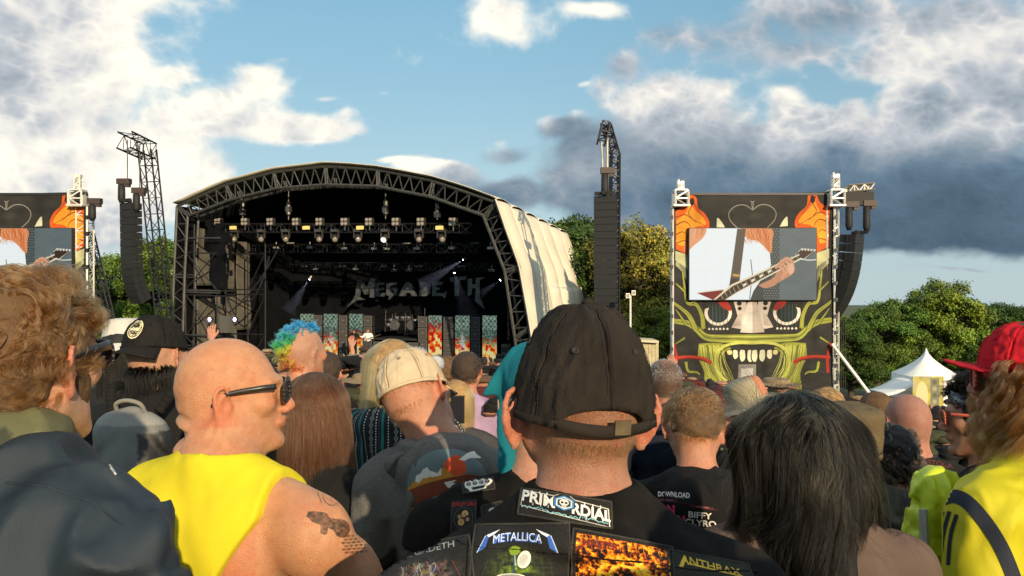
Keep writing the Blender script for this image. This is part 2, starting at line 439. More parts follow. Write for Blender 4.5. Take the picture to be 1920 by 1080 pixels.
class Canvas:
    def __init__(s, w, h, bg=(0, 0, 0), a=1.0):
        s.w, s.h = w, h
        s.a = np.zeros((h, w, 4), np.float32); s.a[:] = (*s.c(bg), a)
    @staticmethod
    def c(c):
        if isinstance(c, str):
            c = c.lstrip('#'); return tuple(int(c[i:i + 2], 16) / 255 for i in (0, 2, 4))
        return tuple(c)
    def _blend(s, x0, y0, m, col):
        reg = s.a[y0:y0 + m.shape[0], x0:x0 + m.shape[1]]
        col = np.array(s.c(col), np.float32)
        m = m[..., None]
        reg[..., :3] = reg[..., :3] * (1 - m) + col * m
        reg[..., 3:] = reg[..., 3:] + (1 - reg[..., 3:]) * m
    def poly(s, pts, col, al=1.0):
        p = np.asarray(pts, float)
        x0 = max(int(p[:, 0].min()) - 1, 0); x1 = min(int(p[:, 0].max()) + 2, s.w)
        y0 = max(int(p[:, 1].min()) - 1, 0); y1 = min(int(p[:, 1].max()) + 2, s.h)
        if x1 <= x0 or y1 <= y0: return s
        acc = np.zeros((y1 - y0, x1 - x0), np.float32)
        for oy in (.25, .75):
            ys = np.arange(y0, y1) + oy
            for ox in (.25, .75):
                xs = np.arange(x0, x1) + ox
                ins = np.zeros(acc.shape, bool)
                for i in range(len(p)):
                    ax, ay = p[i - 1]; bx, by = p[i]
                    if ay == by: continue
                    c = (ay > ys) != (by > ys)
                    if not c.any(): continue
                    xx = (bx - ax) * (ys[c] - ay) / (by - ay) + ax
                    ins[c] ^= xs[None, :] < xx[:, None]
                acc += ins * .25
        s._blend(x0, y0, acc * al, col); return s
    def line(s, pts, w, col, al=1.0, w2=None):
        pts = [np.array(q, float) for q in pts]; n = len(pts)
        L = []; Rr = []
        for i, q in enumerate(pts):
            d = pts[min(i + 1, n - 1)] - pts[max(i - 1, 0)]; d = d / (np.linalg.norm(d) + 1e-9)
            ww = w if w2 is None else w + (w2 - w) * i / (n - 1)
            nn = np.array([-d[1], d[0]]) * ww / 2
            L.append(q + nn); Rr.append(q - nn)
        return s.poly(L + Rr[::-1], col, al)
    def curve(s, pts, w, col, al=1.0, w2=None, k=8):
        return s.line(spline(pts, k), w, col, al, w2)
    def ell(s, cx, cy, rx, ry, col, al=1.0, rot=0, n=28, a0=0, a1=360):
        t = np.radians(np.linspace(a0, a1, n + 1)); c, q = math.cos(R(rot)), math.sin(R(rot))
        x = np.cos(t) * rx; y = np.sin(t) * ry
        return s.poly(np.stack([cx + x * c - y * q, cy + x * q + y * c], 1), col, al)
    def text(s, txt, cx, cy, h, col, bold=0.0, sx=1.0, warp=None, al=1.0, spacing=1.0, slant=0.0):
        v, t = glyphs(txt, bold, spacing)
        if not len(t): return s
        q = np.stack([v[:, 0] * sx * h + slant * v[:, 1] * h, -v[:, 1] * h], 1)
        if warp: q = warp(q)
        q = q + [cx, cy]
        x0 = max(int(q[:, 0].min()) - 1, 0); x1 = min(int(q[:, 0].max()) + 2, s.w)
        y0 = max(int(q[:, 1].min()) - 1, 0); y1 = min(int(q[:, 1].max()) + 2, s.h)
        if x1 <= x0 or y1 <= y0: return s
        acc = np.zeros((y1 - y0, x1 - x0), np.float32)
        for tri in t:
            a, b, c = q[tri]
            tx0 = max(int(min(a[0], b[0], c[0])), x0); tx1 = min(int(max(a[0], b[0], c[0])) + 2, x1)
            ty0 = max(int(min(a[1], b[1], c[1])), y0); ty1 = min(int(max(a[1], b[1], c[1])) + 2, y1)
            den = (b[1] - c[1]) * (a[0] - c[0]) + (c[0] - b[0]) * (a[1] - c[1])
            if tx1 <= tx0 or ty1 <= ty0 or abs(den) < 1e-9: continue
            for ox in (.25, .75):
                for oy in (.25, .75):
                    X = np.arange(tx0, tx1)[None, :] + ox; Y = np.arange(ty0, ty1)[:, None] + oy
                    l1 = ((b[1] - c[1]) * (X - c[0]) + (c[0] - b[0]) * (Y - c[1])) / den
                    l2 = ((c[1] - a[1]) * (X - c[0]) + (a[0] - c[0]) * (Y - c[1])) / den
                    acc[ty0 - y0:ty1 - y0, tx0 - x0:tx1 - x0] += ((l1 >= 0) & (l2 >= 0) & (l1 + l2 <= 1)) * .25
        s._blend(x0, y0, np.clip(acc, 0, 1) * al, col); return s
    def field(s, fn, al=1.0):
        Y, X = np.mgrid[0:s.h, 0:s.w].astype(np.float32)
        col, m = fn(X, Y)
        m = (m * al)[..., None]; s.a[..., :3] = s.a[..., :3] * (1 - m) + col * m
        return s
    def image(s, name):
        im = bpy.data.images.new(name, s.w, s.h, alpha=True)
        im.alpha_mode = 'CHANNEL_PACKED'
        im.pixels.foreach_set(np.clip(s.a[::-1], 0, 1).astype(np.float32).ravel()); im.update()
        return im
def spline(pts, k=8):
    p = [np.array(q, float) for q in pts]
    if len(p) < 3: return p
    p = [2 * p[0] - p[1]] + p + [2 * p[-1] - p[-2]]
    o = []
    for i in range(1, len(p) - 2):
        for j in range(k):
            t = j / k
            o.append(.5 * ((2 * p[i]) + (-p[i - 1] + p[i + 1]) * t + (2 * p[i - 1] - 5 * p[i] + 4 * p[i + 1] - p[i + 2]) * t * t + (-p[i - 1] + 3 * p[i] - 3 * p[i + 1] + p[i + 2]) * t ** 3))
    o.append(p[-2])
    return o

# ================================================================ THE SETTING: ground
M_black = mat('black_fabric', (.0065, .007, .009), 1.0, var=.3, scale=1.2, spec=.05)
M_truss_dark = mat('dark_steel', (.035, .035, .04), .5, .6, var=.3)
M_truss = mat('weathered_aluminium', (.27, .25, .21), .45, .5, var=.3, scale=6)
M_arch = mat('stage_steel', (.075, .075, .072), .5, .5, var=.35, scale=5)
M_white_steel = mat('white_steel', (.72, .70, .64), .45, .3, var=.15)
M_cab = mat('speaker_black', (.011, .011, .012), .7, var=.25, scale=8)
M_grille = mat('speaker_grille', (.019, .019, .020), .55, .2, var=.3, scale=60, bump=.5, bscale=200)
M_grass = mat('trodden_grass', (.060, .075, .028), .95, var=.5, scale=1.5, bump=.8, bscale=30)
def make_ground():
    xs = np.concatenate([np.linspace(-900, -60, 20), np.linspace(-50, 60, 70), np.linspace(70, 900, 20)])
    ys = np.concatenate([np.linspace(-200, -12, 8), np.linspace(-10, 70, 70), np.linspace(80, 1500, 24)])
    X, Y = np.meshgrid(xs, ys, indexing='ij')
    Z = ground(X, Y) + .04 * vnoise(X * .3, Y * .3, 0 * X)
    v, f, uv = grid(np.stack([X, Y, Z], -1))
    tag(obj('ground', rawmesh('ground', v, f, M_grass, True)), kind='structure')
make_ground()

# ================================================================ main stage
TH = R(20)
SU = np.array([math.cos(TH), -math.sin(TH), 0.0])     # along the front, left to right
SV = np.array([math.sin(TH), math.cos(TH), 0.0])      # from the front to the back
S0 = np.array([-0.74, 41.0, 0.0])
def SP(a, b, z): return S0 + SU * a + SV * b + np.array([0, 0, z])
def onstage(px, py, b):
    """point of the stage's plane at depth b that lies on the sight line of (px, py)"""
    d = P(px, py, 1.0) - np.array([0, 0, CZ]); c = np.array([0, 0, CZ])
    t = np.dot(SP(0, b, 0) - c, SV) / np.dot(d, SV)
    return c + d * t
def ab(p): q = p - S0; return np.dot(q, SU), np.dot(q, SV), q[2]
GZ = -4.3; DECK = -3.15
AX = [SU, SV, np.array([0, 0, 1.])]
stage = thing('festival_stage', 'huge arched outdoor stage with black interior and cream canvas roof', 'stage', SP(-10, 4, GZ))
so = np.array(stage.location)
OUT = [(321, 655), (326, 520), (332, 387), (423, 347), (512, 323), (609, 312), (707, 318), (811, 339), (929, 379), (973, 499), (992, 613), (1003, 700)]
INN = [(342, 655), (346, 520), (352, 405), (433, 374), (518, 353), (611, 346), (707, 349), (804, 368), (906, 404), (946, 507), (965, 632), (973, 700)]
Of = [onstage(x, y, 0) for x, y in OUT]; If = [onstage(x, y, 0) for x, y in INN]
for i in range(len(OUT) - 1):
    m = MB(so)
    for off in (.9, 0.0):
        o0, o1, i0, i1 = [q + SV * off for q in (Of[i], Of[i + 1], If[i], If[i + 1])]
        m.tube(o0, o1, .085, n=6).tube(i0, i1, .085, n=6)
        ns = 4 if i in (0, 1, 9, 10) else 5
        for k in range(ns if off == 0 else 0):
            t0 = k / ns; t1 = (k + .5) / ns; t2 = (k + 1) / ns
            m.tube(o0 + (o1 - o0) * t0, i0 + (i1 - i0) * t1, .036, n=4).tube(i0 + (i1 - i0) * t1, o0 + (o1 - o0) * t2, .036, n=4)
        m.tube(o0, i0, .06, n=5).tube(o0 + (o1 - o0) * .04, i0 + (i1 - i0) * .04, .05, n=5)
    m.tube(Of[i], Of[i] + SV * .9, .04).tube(If[i], If[i] + SV * .9, .04)
    m.build('arch_truss', M_arch, stage)
# cream canvas over roof and right flank, in bays with sagging skin between ribs
M_canvas = mat('cream_canvas', (.60, .55, .44), .75, var=.16, scale=.7, detail=9, bump=.3, bscale=2.5)
BD = 15.0; NB = 6
prof = [onstage(x, y, 0) for x, y in [(332, 385), (423, 344), (512, 320), (609, 309), (707, 315), (811, 335), (880, 356), (931, 375), (976, 499), (996, 613), (1012, 720)]]
pa = np.array([ab(q) for q in prof])
def skin(t, b):                       # t along the profile 0..1, b depth
    s = t * (len(pa) - 1); i = np.minimum(s.astype(int), len(pa) - 2); f_ = s - i
    a = pa[i, 0] * (1 - f_) + pa[i + 1, 0] * f_; z = pa[i, 2] * (1 - f_) + pa[i + 1, 2] * f_
    k = b / BD
    cx = -10.3
    bay = (k * NB) % 1.0
    sag = np.sin(bay * math.pi) ** .7 * .28 + .05 * vnoise(a * .7, b * .7, z * .7)
    sc = 1 - .04 * k
    nx = np.where(t > .7, 1.0, 0.0)
    z2 = z - .9 * k * (z > 2)
    a2 = cx + (a - cx) * sc + nx * (sag - .14) - (1 - nx) * 0
    z2 = z2 + (1 - nx) * (sag * .6 + .02)
    return S0 + SU * a2[..., None] + SV * b[..., None] + np.array([0, 0, 1.]) * z2[..., None]
edges = np.linspace(0, BD, NB + 1)
for part_, (t0, t1) in enumerate([(0.0, .70), (.7001, 1.0)]):
    for j in range(NB):
        T, B_ = np.meshgrid(np.linspace(t0, t1, 41 if part_ == 0 else 30), np.linspace(edges[j] - (.35 if j == 0 else 0), edges[j + 1] - .002, 14), indexing='ij')
        v, f, uv = grid(skin(T, B_) - so)
        o = obj('roof_panel' if part_ == 0 else 'flank_panel', rawmesh('p', v, f, M_canvas, True), stage)
        solid(o, .03)
        if part_:                      # the seam strap over each rib
            tt = np.linspace(t0, t1, 26); bb = np.full(26, max(edges[j] - .34, -.33))
            q = skin(tt, bb); m = MB(so); m.path([p + SU * .03 for p in q], .045, n=5); m.build('edge_rope', M_canvas, stage)
# left flank
T = np.linspace(0, 1, 2)
m = MB(so)
for j in range(NB):
    a0 = pa[0, 0]; b0, b1 = edges[j], edges[j + 1] - .02
    m2 = MB(so); z1 = pa[0, 2] - .9 * (b0 + b1) / 2 / BD; m2.box(SP(a0 - .1, (b0 + b1) / 2, (z1 + GZ) / 2), (.03, b1 - b0, z1 - GZ), AX); m2.build('flank_panel', M_black, stage)
# black lining: ceiling follows the arch, back wall, right wall
iv = []
for q in [onstage(x, y + 3, 0) for x, y in [(334, 470), (338, 392), (433, 346), (518, 324), (611, 313), (707, 319), (804, 337), (922, 380), (955, 470)]]:
    iv.append(ab(q))
iv = np.array(iv)
G_ = np.zeros((len(iv), 6, 3))
for i in range(len(iv)):
    for j in range(6):
        k = j / 5; G_[i, j] = SP(-10.3 + (iv[i, 0] + 10.3) * (1 - .04 * k), 1.0 + (BD - 1.6) * k, iv[i, 2] - .12 - .85 * k)
v, f, uv = grid(G_ - so); solid(obj('ceiling_cloth', rawmesh('c', v, f, M_black, True), stage), .02)
kb = (11.2 - 1.0) / (BD - 1.6)
bc = [SP(-10.3 + (q[0] + 10.3) * (1 - .04 * kb), 11.2, q[2] - .08 - .85 * kb) - so for q in iv] + [SP(.2, 11.2, -5) - so, SP(-20.6, 11.2, -5) - so]
obj('back_cloth', rawmesh('back', bc, [list(range(len(bc)))], M_black), stage)
MB(so).box(SP(.1, 6.5, -0.8), (.05, 10.5, 8), AX).build('side_cloth', M_black, stage)
MB(so).box(SP(-20.45, 7.6, 0.2), (.05, 13.4, 9.4), AX).build('side_cloth', M_black, stage)
M_deck = mat('stage_deck', (.015, .015, .016), .6, var=.3, scale=2)
MB(so).box(SP(-10.3, 5.4, DECK - .1), (20.2, 12.4, .2), AX).build('deck', M_deck, stage)
MB(so).box(SP(-10.3, -.85, (DECK + GZ) / 2 - .1), (20.2, .05, DECK - GZ - .3), AX).build('deck_skirt', M_black, stage)
# left wing: lit grey scrim, scaffolding, cable swags
M_scrim = mat('grey_scrim', (.10, .092, .075), .9, var=.35, scale=1.5)
for (b0, b1, z0, z1) in ((.9, 2.6, 1.9, 5.4), (2.62, 4.4, 1.6, 5.3), (.9, 2.6, -2.0, 1.1), (2.62, 4.6, -1.9, 1.2), (4.65, 6.0, -1.0, 4.8)):
    T, B_ = np.meshgrid(np.linspace(0, 1, 16), np.linspace(0, 1, 16), indexing='ij')
    bb = b0 + (b1 - b0) * T; zz = z0 + (z1 - z0) * B_
    aa = -20.0 + .10 * vnoise(bb * 1.3, zz * .8, bb * 0 + z0)
    v, f, uv = grid(S0 + SU * aa[..., None] + SV * bb[..., None] + np.array([0, 0, 1.]) * zz[..., None] - so)
    solid(obj('scrim', rawmesh('s', v, f, M_scrim, True), stage), .02)
m = MB(so)
for aa in (-20.35, -19.7, -18.0, -16.7):
    for b in (.4, 3.2):
        if aa == -16.7 and b == .4: continue
        m.tube(SP(aa, b, GZ), SP(aa, b, 5.6 if aa < -19 else (4.6 if b > 1 else 1.4)), .05)
for z in (-3, -1.15, 1.35, 1.65, 3.9):
    m.tube(SP(-20.4, .4, z), SP(-16.7 if z < 2 else -18, .4, z - .1), .045).tube(SP(-20.4, 3.2, z), SP(-16.7, 3.2, z), .045).tube(SP(-20.35, .3, z), SP(-20.35, 5, z), .045)
for z0, z1 in ((-3, -1.15), (-1.15, 1.35), (1.65, 3.9)):
    m.tube(SP(-20.3, .35, z0), SP(-18.0, .35, z1), .035).tube(SP(-18.0, .35, z0), SP(-20.3, .35, z1), .035).tube(SP(-18.0, 3.2, z0), SP(-16.7, 3.2, z1), .035).tube(SP(-20.3, .4, z0), SP(-20.3, 3.2, z1), .035)
m.build('wing_scaffold', M_truss_dark, stage)
m = MB(so)
for z in (4.75, 1.5, 1.62, -1.05):
    m.tube(SP(-20.3, .2, z), SP(-17.6, .2, z - .04), .05)
m.build('wing_ledger', M_arch, stage)
for (x0, y0, x1, y1, sg) in ((455, 560, 505, 480, 60), (395, 445, 440, 590, 30), (430, 585, 520, 470, 25)):
    a, b = onstage(x0, y0, 1.0), onstage(x1, y1, 1.0); pts = [a + (b - a) * t - np.array([0, 0, sg / 35]) * 4 * t * (1 - t) * .6 for t in np.linspace(0, 1, 12)]
    MB(so).path(pts, .045).build('cable', M_truss_dark, stage)
# dark hanging rags of the wing drapes
random.seed(3)
m = MB(so)
for k in range(46):
    x = random.choice((360, 392, 402, 412, 420)) + random.uniform(-14, 14); y = random.choice((440, 470, 520)) + random.uniform(-25, 25)
    p = onstage(x, y, .8 + .002 * k); MB(so).box(p, (random.uniform(.15, .5), .05, random.uniform(.3, .9)), AX).build('torn_drape', M_black, stage)

# lighting bars
def bar(px0, px1, py, b, w=.5):
    a, c = onstage(px0, py, b), onstage(px1, py, b)
    t = thing('lighting_truss', 'black horizontal lighting truss %s' % lab, 'truss', a)
    MB(a).truss(a, c, .4, w, (0, 0, 1), 30, .035, .02).build('lattice', M_truss_dark, t)
    return t
for px0, px1, py, b, lab in ((398, 882, 428, 2.0, 'nearest the stage front, carrying the big lamps'), (470, 900, 466, 5.0, 'in the second row inside the stage'), (540, 925, 500, 8.0, 'in the third row deep inside the stage')):
    bar(px0, px1, py, b)
M_lampglass = mat('lamp_glass', (.34, .29, .24), .15, .2, var=.1)
M_lampbody = mat('lamp_body', (.10, .095, .09), .4, .6, var=.3)
M_yellow = mat('yellow_strip', (.75, .52, .16), .5, var=.1, emit=.25, emit_col=(1, .62, .2))
ORD = ['leftmost', 'second from the left', 'third from the left', 'fourth from the left', 'fifth from the left', 'sixth from the left', 'seventh from the left', 'third from the right', 'second from the right', 'rightmost']
def cluster(px, py, i):
    p = onstage(px, py, 1.6)
    t = thing('lamp_cluster', 'square cluster of four round lamps on the front truss, %s of ten' % ORD[i], 'stage lamp', p, group='four-lamp clusters on the front truss')
    MB(p).box(p, (.44, .25, .44), AX).tube(p, p - np.array([0, 0, .5]), .04).build('housing', M_lampbody, t)
    for i in (-1, 1):
        for k in (-1, 1):
            c = p + SU * i * .115 + np.array([0, 0, k * .115]) - SV * .13
            MB(p).lathe(c, [(.02, -.0), (.098, -.0), (.098, -.03), (.06, -.045)], 12, [SU, np.array([0, 0, 1.]), SV]).build('lens', M_lampglass, t)
for i, x in enumerate((410, 460, 508, 556, 600, 647, 693, 743, 790, 850)): cluster(x, 416, i)
for i, x in enumerate((437, 574, 675, 824)):
    p = onstage(x, 427, 1.55)
    tag(MB(p).box(p, (.42, .12, .2), AX).build('strip_light', M_yellow), 'small yellow glowing strip light on the front truss, %s of four' % ['leftmost', 'second from the left', 'third from the left', 'rightmost'][i], 'stage lamp', 'yellow strip lights on the front truss').location = p
def mover(px, py, lit):
    p = onstage(px, py, 1.8)
    t = thing('moving_head_light', 'moving head light with a lit white lens hanging under the front truss' if lit else 'unlit moving head light under the front truss, %s of nine' % (ORD[:6] + ['', ORD[8], ORD[9]])[[440, 490, 536, 598, 628, 671, 722, 786, 828].index(px)], 'stage lamp', p, group=None if lit else 'unlit moving lights under the front truss')
    up = np.array([0, 0, 1.])
    MB(p).box(p + up * .42, (.42, .34, .16), AX).build('base', M_lampbody, t)
    for q_ in (-1, 1): MB(p).box(p + up * .2 + SU * .24 * q_, (.05, .12, .42), AX).build('yoke_arm', M_lampbody, t)
    ti = random.uniform(-.5, .5); d = np.array([math.sin(ti) * .6, -.75, -.55]); d /= np.linalg.norm(d)
    e1 = np.cross(d, up); e1 /= np.linalg.norm(e1); e2 = np.cross(d, e1)
    MB(p).lathe(p, [(.10, -.22), (.17, -.16), (.19, .1), (.19, .24)], 12, [e1, e2, d]).build('head', M_lampbody, t, True)
    MB(p).lathe(p + d * .242, [(.165, 0), (.10, .03), (.01, .04)], 12, [e1, e2, d]).build('lens', M_lensw if lit else M_lampglass, t, True)
M_lensw = mat('lit_lens', (.9, .85, .7), .2, emit=1.2, emit_col=(1, .9, .7))
random.seed(5)
for x in (440, 490, 536, 598, 628, 671, 722, 786, 828): mover(x, 446, x == 722)
# chain hoists
for x, y0, y1 in ((455, 376, 410), (541, 356, 412), (723, 362, 410), (820, 384, 412)):
    p = onstage(x, y1, 1.8); q = onstage(x, y0, 1.8)
    t = thing('chain_hoist', 'chain hoist above the front truss, %s' % {455: 'nearest the left corner', 541: 'second from the left', 723: 'third from the left', 820: 'nearest the right leg'}[x], 'hoist', p)
    MB(p).tube(p, q, .03).build('chain', M_truss, t)
    MB(p).box(p + (q - p) * .35, (.3, .25, .32), AX).lathe(p + (q - p) * .12, [(.04, 0), (.14, .1), (.14, .8), (.05, .9)], 8).build('motor', M_lampbody, t)
# small flat blinders in rows
M_blind = mat('blinder_face', (.42, .42, .42), .3, .2, var=.3, scale=30)
for (x, y, b) in [(518, 464, 5), (581, 464, 5), (645, 466, 5), (702, 466, 5), (725, 466, 5), (782, 466, 5), (847, 465, 5), (920, 465, 5), (592, 504, 8), (667, 504, 8), (739, 507, 8), (767, 507, 8), (922, 507, 8)]:
    p = onstage(x, y, b)
    o = MB(p).box(p, (.40, .12, .14), AX).tube(p, p + np.array([0, 0, .35]), .03).build('blinder_light', M_blind)
    o.location = p; tag(o, 'small pale rectangular blinder light deep inside the black stage', 'stage lamp', 'small blinder lights deep in the stage')
M_dot = mat('dim_lamps', (.30, .30, .30), .3, .2)
for (x, y, b) in [(545, 456, 5.2), (763, 457, 5.2), (828, 457, 5.2), (890, 457, 5.2), (570, 499, 8.2), (643, 499, 8.2), (720, 499, 8.2), (785, 499, 8.2), (865, 499, 8.2)]:
    p = onstage(x, y, b)
    t = thing('lamp_strip', 'row of small round lamps on a dark bar inside the stage', 'stage lamp', p, group='rows of small round lamps inside the stage')
    MB(p).box(p, (.56, .08, .14), AX).build('bar', M_lampbody, t)
    for k in range(5): MB(p).lathe(p + SU * (k - 2) * .108 - SV * .06, [(.045, 0), (.02, -.02)], 8, [SU, np.array([0, 0, 1.]), SV]).build('lens', M_dot, t)

# band name standing over the back line: separate cut steel letters
M_letter = mat('brushed_letter', (.095, .105, .115), .45, .4, var=.5, scale=3)
sgn = onstage(785, 560, 9.6)
sign = thing('band_name_sign', 'big metallic letters spelling MEGADETH on the black back cloth', 'sign', sgn)
def extr(pts, y0, d, parent, name, m_):
    n = len(pts); v = [onstage(x, y, y0) - np.array(parent.location) for x, y in pts] + [onstage(x, y, y0) - np.array(parent.location) - SV * d for x, y in pts]
    f = [list(range(n)), list(range(2 * n - 1, n - 1, -1))] + [[i, (i + 1) % n, n + (i + 1) % n, n + i] for i in range(n)]
    return obj(name, rawmesh(name, v, f, m_), parent)
def z3(l): return [(650 + x / 2.633, 290 + y / 2.633) for x, y in l]
LET = [[(48, 615), (82, 618), (104, 665), (128, 608), (150, 612), (143, 706), (122, 704), (124, 648), (106, 690), (96, 690), (74, 640), (66, 702), (96, 716), (60, 718), (8, 754), (40, 716), (52, 690), (60, 622)],
 [(152, 632), (196, 632), (186, 644), (168, 644), (168, 658), (188, 658), (182, 670), (168, 670), (168, 682), (194, 682), (188, 700), (150, 700)],
 [(204, 636), (256, 630), (250, 646), (222, 646), (220, 682), (240, 682), (240, 668), (228, 668), (232, 656), (258, 656), (256, 692), (238, 696), (216, 716), (218, 698), (204, 692)],
 [(300, 630), (318, 630), (352, 698), (330, 698), (322, 682), (300, 682), (292, 698), (262, 698)],
 [(364, 628), (400, 628), (420, 644), (420, 684), (402, 698), (364, 698), (370, 660)],
 [(430, 628), (484, 628), (476, 644), (450, 644), (450, 656), (470, 656), (466, 668), (450, 668), (450, 682), (490, 682), (502, 672), (494, 712), (480, 698), (430, 698)],
 [(516, 606), (600, 600), (594, 618), (566, 620), (562, 698), (540, 698), (538, 626), (520, 628)],
 [(604, 612), (628, 612), (626, 640), (644, 640), (644, 608), (690, 606), (664, 620), (664, 700), (690, 764), (640, 722), (644, 660), (626, 660), (624, 690), (606, 700)]]
for L_ in LET: extr(z3(L_), 9.7, .25, sign, 'letter', M_letter)

# back line: LED columns and guitar cabinets
def led_image(seed, tone):
    c = Canvas(90, 280, (.1, .12, .1))
    def fn(X, Y):
        n = fbm(X / 14 + seed * 9, Y / 18, X * 0 + seed, 4); n2 = fbm(X / 7, Y / 7 + seed * 5, X * 0 + 3, 3)
        t = Y / 280.0; green = np.stack([.34 + .3 * n2, .44 + .35 * n2, .38 + .3 * n2], -1)
        lat = (np.abs(((X + Y * .8) % 26) - 13) < 2) | (np.abs(((X - Y * .8) % 26) - 13) < 2)
        green = green + (lat & (t < .3))[..., None] * .35
        hot = np.clip(.5 + n * 1.5 + (t - .45) * 1.2, 0, 1)
        fire = np.stack([np.clip(.75 + hot * .5, 0, 1), np.clip(hot * 1.1 - .15, 0, 1), np.clip(hot * 1.6 - .95, 0, 1)], -1)
        m = smooth(-.12, .12, t - (tone + n * .25))[..., None]
        return green * (1 - m) + fire * m, np.ones_like(X)
    c.field(fn)
    if seed in (1, 4):               # pale smoke plume where the film shows a figure
        c.field(lambda X, Y: (np.ones((*X.shape, 3)) * .92, np.clip(1.3 * np.exp(-(((X - 45) / 20) ** 2 + ((Y - 170) / 60) ** 2)) * (.6 + fbm(X / 9, Y / 9, X * 0 + seed, 3)), 0, 1)))
    return c.image('led_%d' % seed)
LEDX = [(564, 590), (608, 635), (656, 682), (804, 830), (854, 882), (905, 933)]
LEDT = ['leftmost, pale green pattern over fire', 'second from the left, pale plume over flames', 'third from the left, beside the guitarist in white', 'just right of the drum kit, all red flame', 'second from the right, pale plume in it', 'rightmost, bright yellow fire at its foot']
for i, (x0, x1) in enumerate(LEDX):
    a = onstage(x0, 0, 7.5); b = onstage(x1, 0, 7.5); tp = onstage((x0 + x1) / 2, 588 if i < 3 else 591, 7.5)[2]; bt = DECK + .25
    c = (a + b) / 2; w = np.linalg.norm((a - b)[:2]); c[2] = (tp + bt) / 2; h = tp - bt
    t = thing('video_column', 'tall narrow LED video column on stage, ' + LEDT[i], 'screen', c)
    MB(c).box(c, (w, .18, h), AX).build('cabinet', M_cab, t)
    q = np.array([[-w / 2 + .02, 0, -h / 2 + .02], [w / 2 - .02, 0, -h / 2 + .02], [w / 2 - .02, 0, h / 2 - .02], [-w / 2 + .02, 0, h / 2 - .02]])
    v = [SU * k[0] - SV * .096 + np.array([0, 0, k[2]]) for k in q]
    obj('screen', rawmesh('s', v, [[0, 1, 2, 3]], mat('led%d' % i, rough=.5, img=led_image(i, [.62, .55, .5, .25, .55, .55][i]), emit=.50, var=0, dim=.08), uv=[(0, 0), (1, 0), (1, 1), (0, 1)]), t)
M_cabcloth = mat('amp_cloth', (.055, .052, .052), .8, var=.3, scale=30)
M_edge = mat('amp_edge', (.16, .155, .15), .5, var=.2)
def amp(px, b, z, w, h, lab, grp):
    p = onstage(px, 0, b); p[2] = z + h / 2
    t = thing('guitar_cabinet', lab, 'speaker cabinet', p, group=grp)
    MB(p).box(p, (w - .03, .4, h - .03), AX).build('box', M_cab, t)
    m = MB(p)
    for s_ in (-1, 1):
        m.box(p + SU * s_ * (w / 2 - .025) - SV * .205, (.022, .02, h - .05), AX).box(p + np.array([0, 0, s_ * (h / 2 - .035)]) - SV * .207, (w - .06, .02, .022), AX)
    m.build('piping', M_edge, t)
    MB(p).box(p - SV * .204, (w - .1, .01, h - .1), AX).build('grille_cloth', M_cabcloth, t)
    MB(p).box(p - SV * .215 + np.array([0, 0, h * .02]), (.2, .012, .05), AX).build('badge', M_edge, t)
for x in (599, 646, 692.5, 795, 842.5, 893.5):
    for k in range(4): amp(x, 7.4, DECK + .25 + k * .72, .62, .71, 'black guitar cabinet, %s of the four-high stack %s' % (['lowest', 'second from below', 'third from below', 'topmost'][k], {599: 'right of the leftmost video column', 646: 'right of the second video column', 692.5: 'right of the third video column', 795: 'right beside the drums', 842.5: 'left of the fifth video column', 893.5: 'left of the rightmost video column'}[x]), 'four-high cabinet stacks between the video columns')
for k in range(4):
    for x in (712, 733, 755, 777): 
        if k < 2: amp(x, 7.1, DECK + .05 + k * .72, .70, .71, 'black guitar cabinet under the drum kit, %s row, %s of four' % (['lower', 'upper'][k], {712: 'leftmost', 733: 'second from the left', 755: 'third from the left', 777: 'rightmost'}[x]), 'low cabinet row under the drums')
# drums
dp = onstage(752, 640, 8.4); dp[2] = DECK + 1.75
drum = thing('drum_kit', 'drum kit with chrome stands raised above the low cabinet row', 'drum kit', dp)
M_chrome = mat('chrome', (.6, .6, .62), .25, .9, var=.1)
M_shell = mat('drum_shell', (.10, .10, .11), .3, .3)
for x, y, r, d in ((738, 610, .33, .4), (770, 610, .33, .4)):
    c = onstage(x, y, 8.2); MB(dp).lathe(c, [(r, 0), (r, d)], 16, [SU, np.array([0, 0, 1.]), SV]).build('bass_drum', M_shell, drum, True)
    MB(dp).lathe(c - SV * .005, [(r * .92, 0), (.01, -.004)], 16, [SU, np.array([0, 0, 1.]), SV]).build('drum_head', M_shell, drum)
for x, y, r in ((733, 603, .17), (744, 599, .16), (755, 599, .16), (766, 599, .17), (778, 604, .2), (728, 612, .2)):
    c = onstage(x, y, 8.3); MB(dp).lathe(c, [(r, 0), (r, .22)], 12).build('tom', M_shell, drum, True)
m = MB(dp)
for x, y0, y1 in ((722, 622, 582), (732, 620, 590), (745, 620, 588), (760, 620, 586), (775, 620, 590), (784, 622, 592), (796, 622, 578)):
    a, b = onstage(x, y0, 8.2), onstage(x + random.uniform(-5, 5), y1, 8.2); m.tube(a, b, .02)
m.tube(onstage(722, 600, 8.2), onstage(786, 600, 8.2), .02).build('stand', M_chrome, drum)
for x, y, r in ((721, 590, .26), (731, 588, .2), (748, 587, .26), (765, 586, .26), (782, 589, .25), (797, 592, .25)):
    c = onstage(x, y, 8.1); e = np.array([random.uniform(-.2, .2), .2, 1]); e /= np.linalg.norm(e); x1_ = np.cross(e, [0, 1, 0]); x1_ /= np.linalg.norm(x1_)
    MB(dp).lathe(c, [(r, 0), (r * .3, .02), (.02, .04)], 14, [x1_, np.cross(e, x1_), e]).build('cymbal', mat('brass', (.5, .38, .18), .3, .9), drum)
MB(dp).box(SP(ab(dp)[0], 8.6, DECK + 1.6), (3.2, 2.2, .12), AX).build('riser', M_deck, drum)
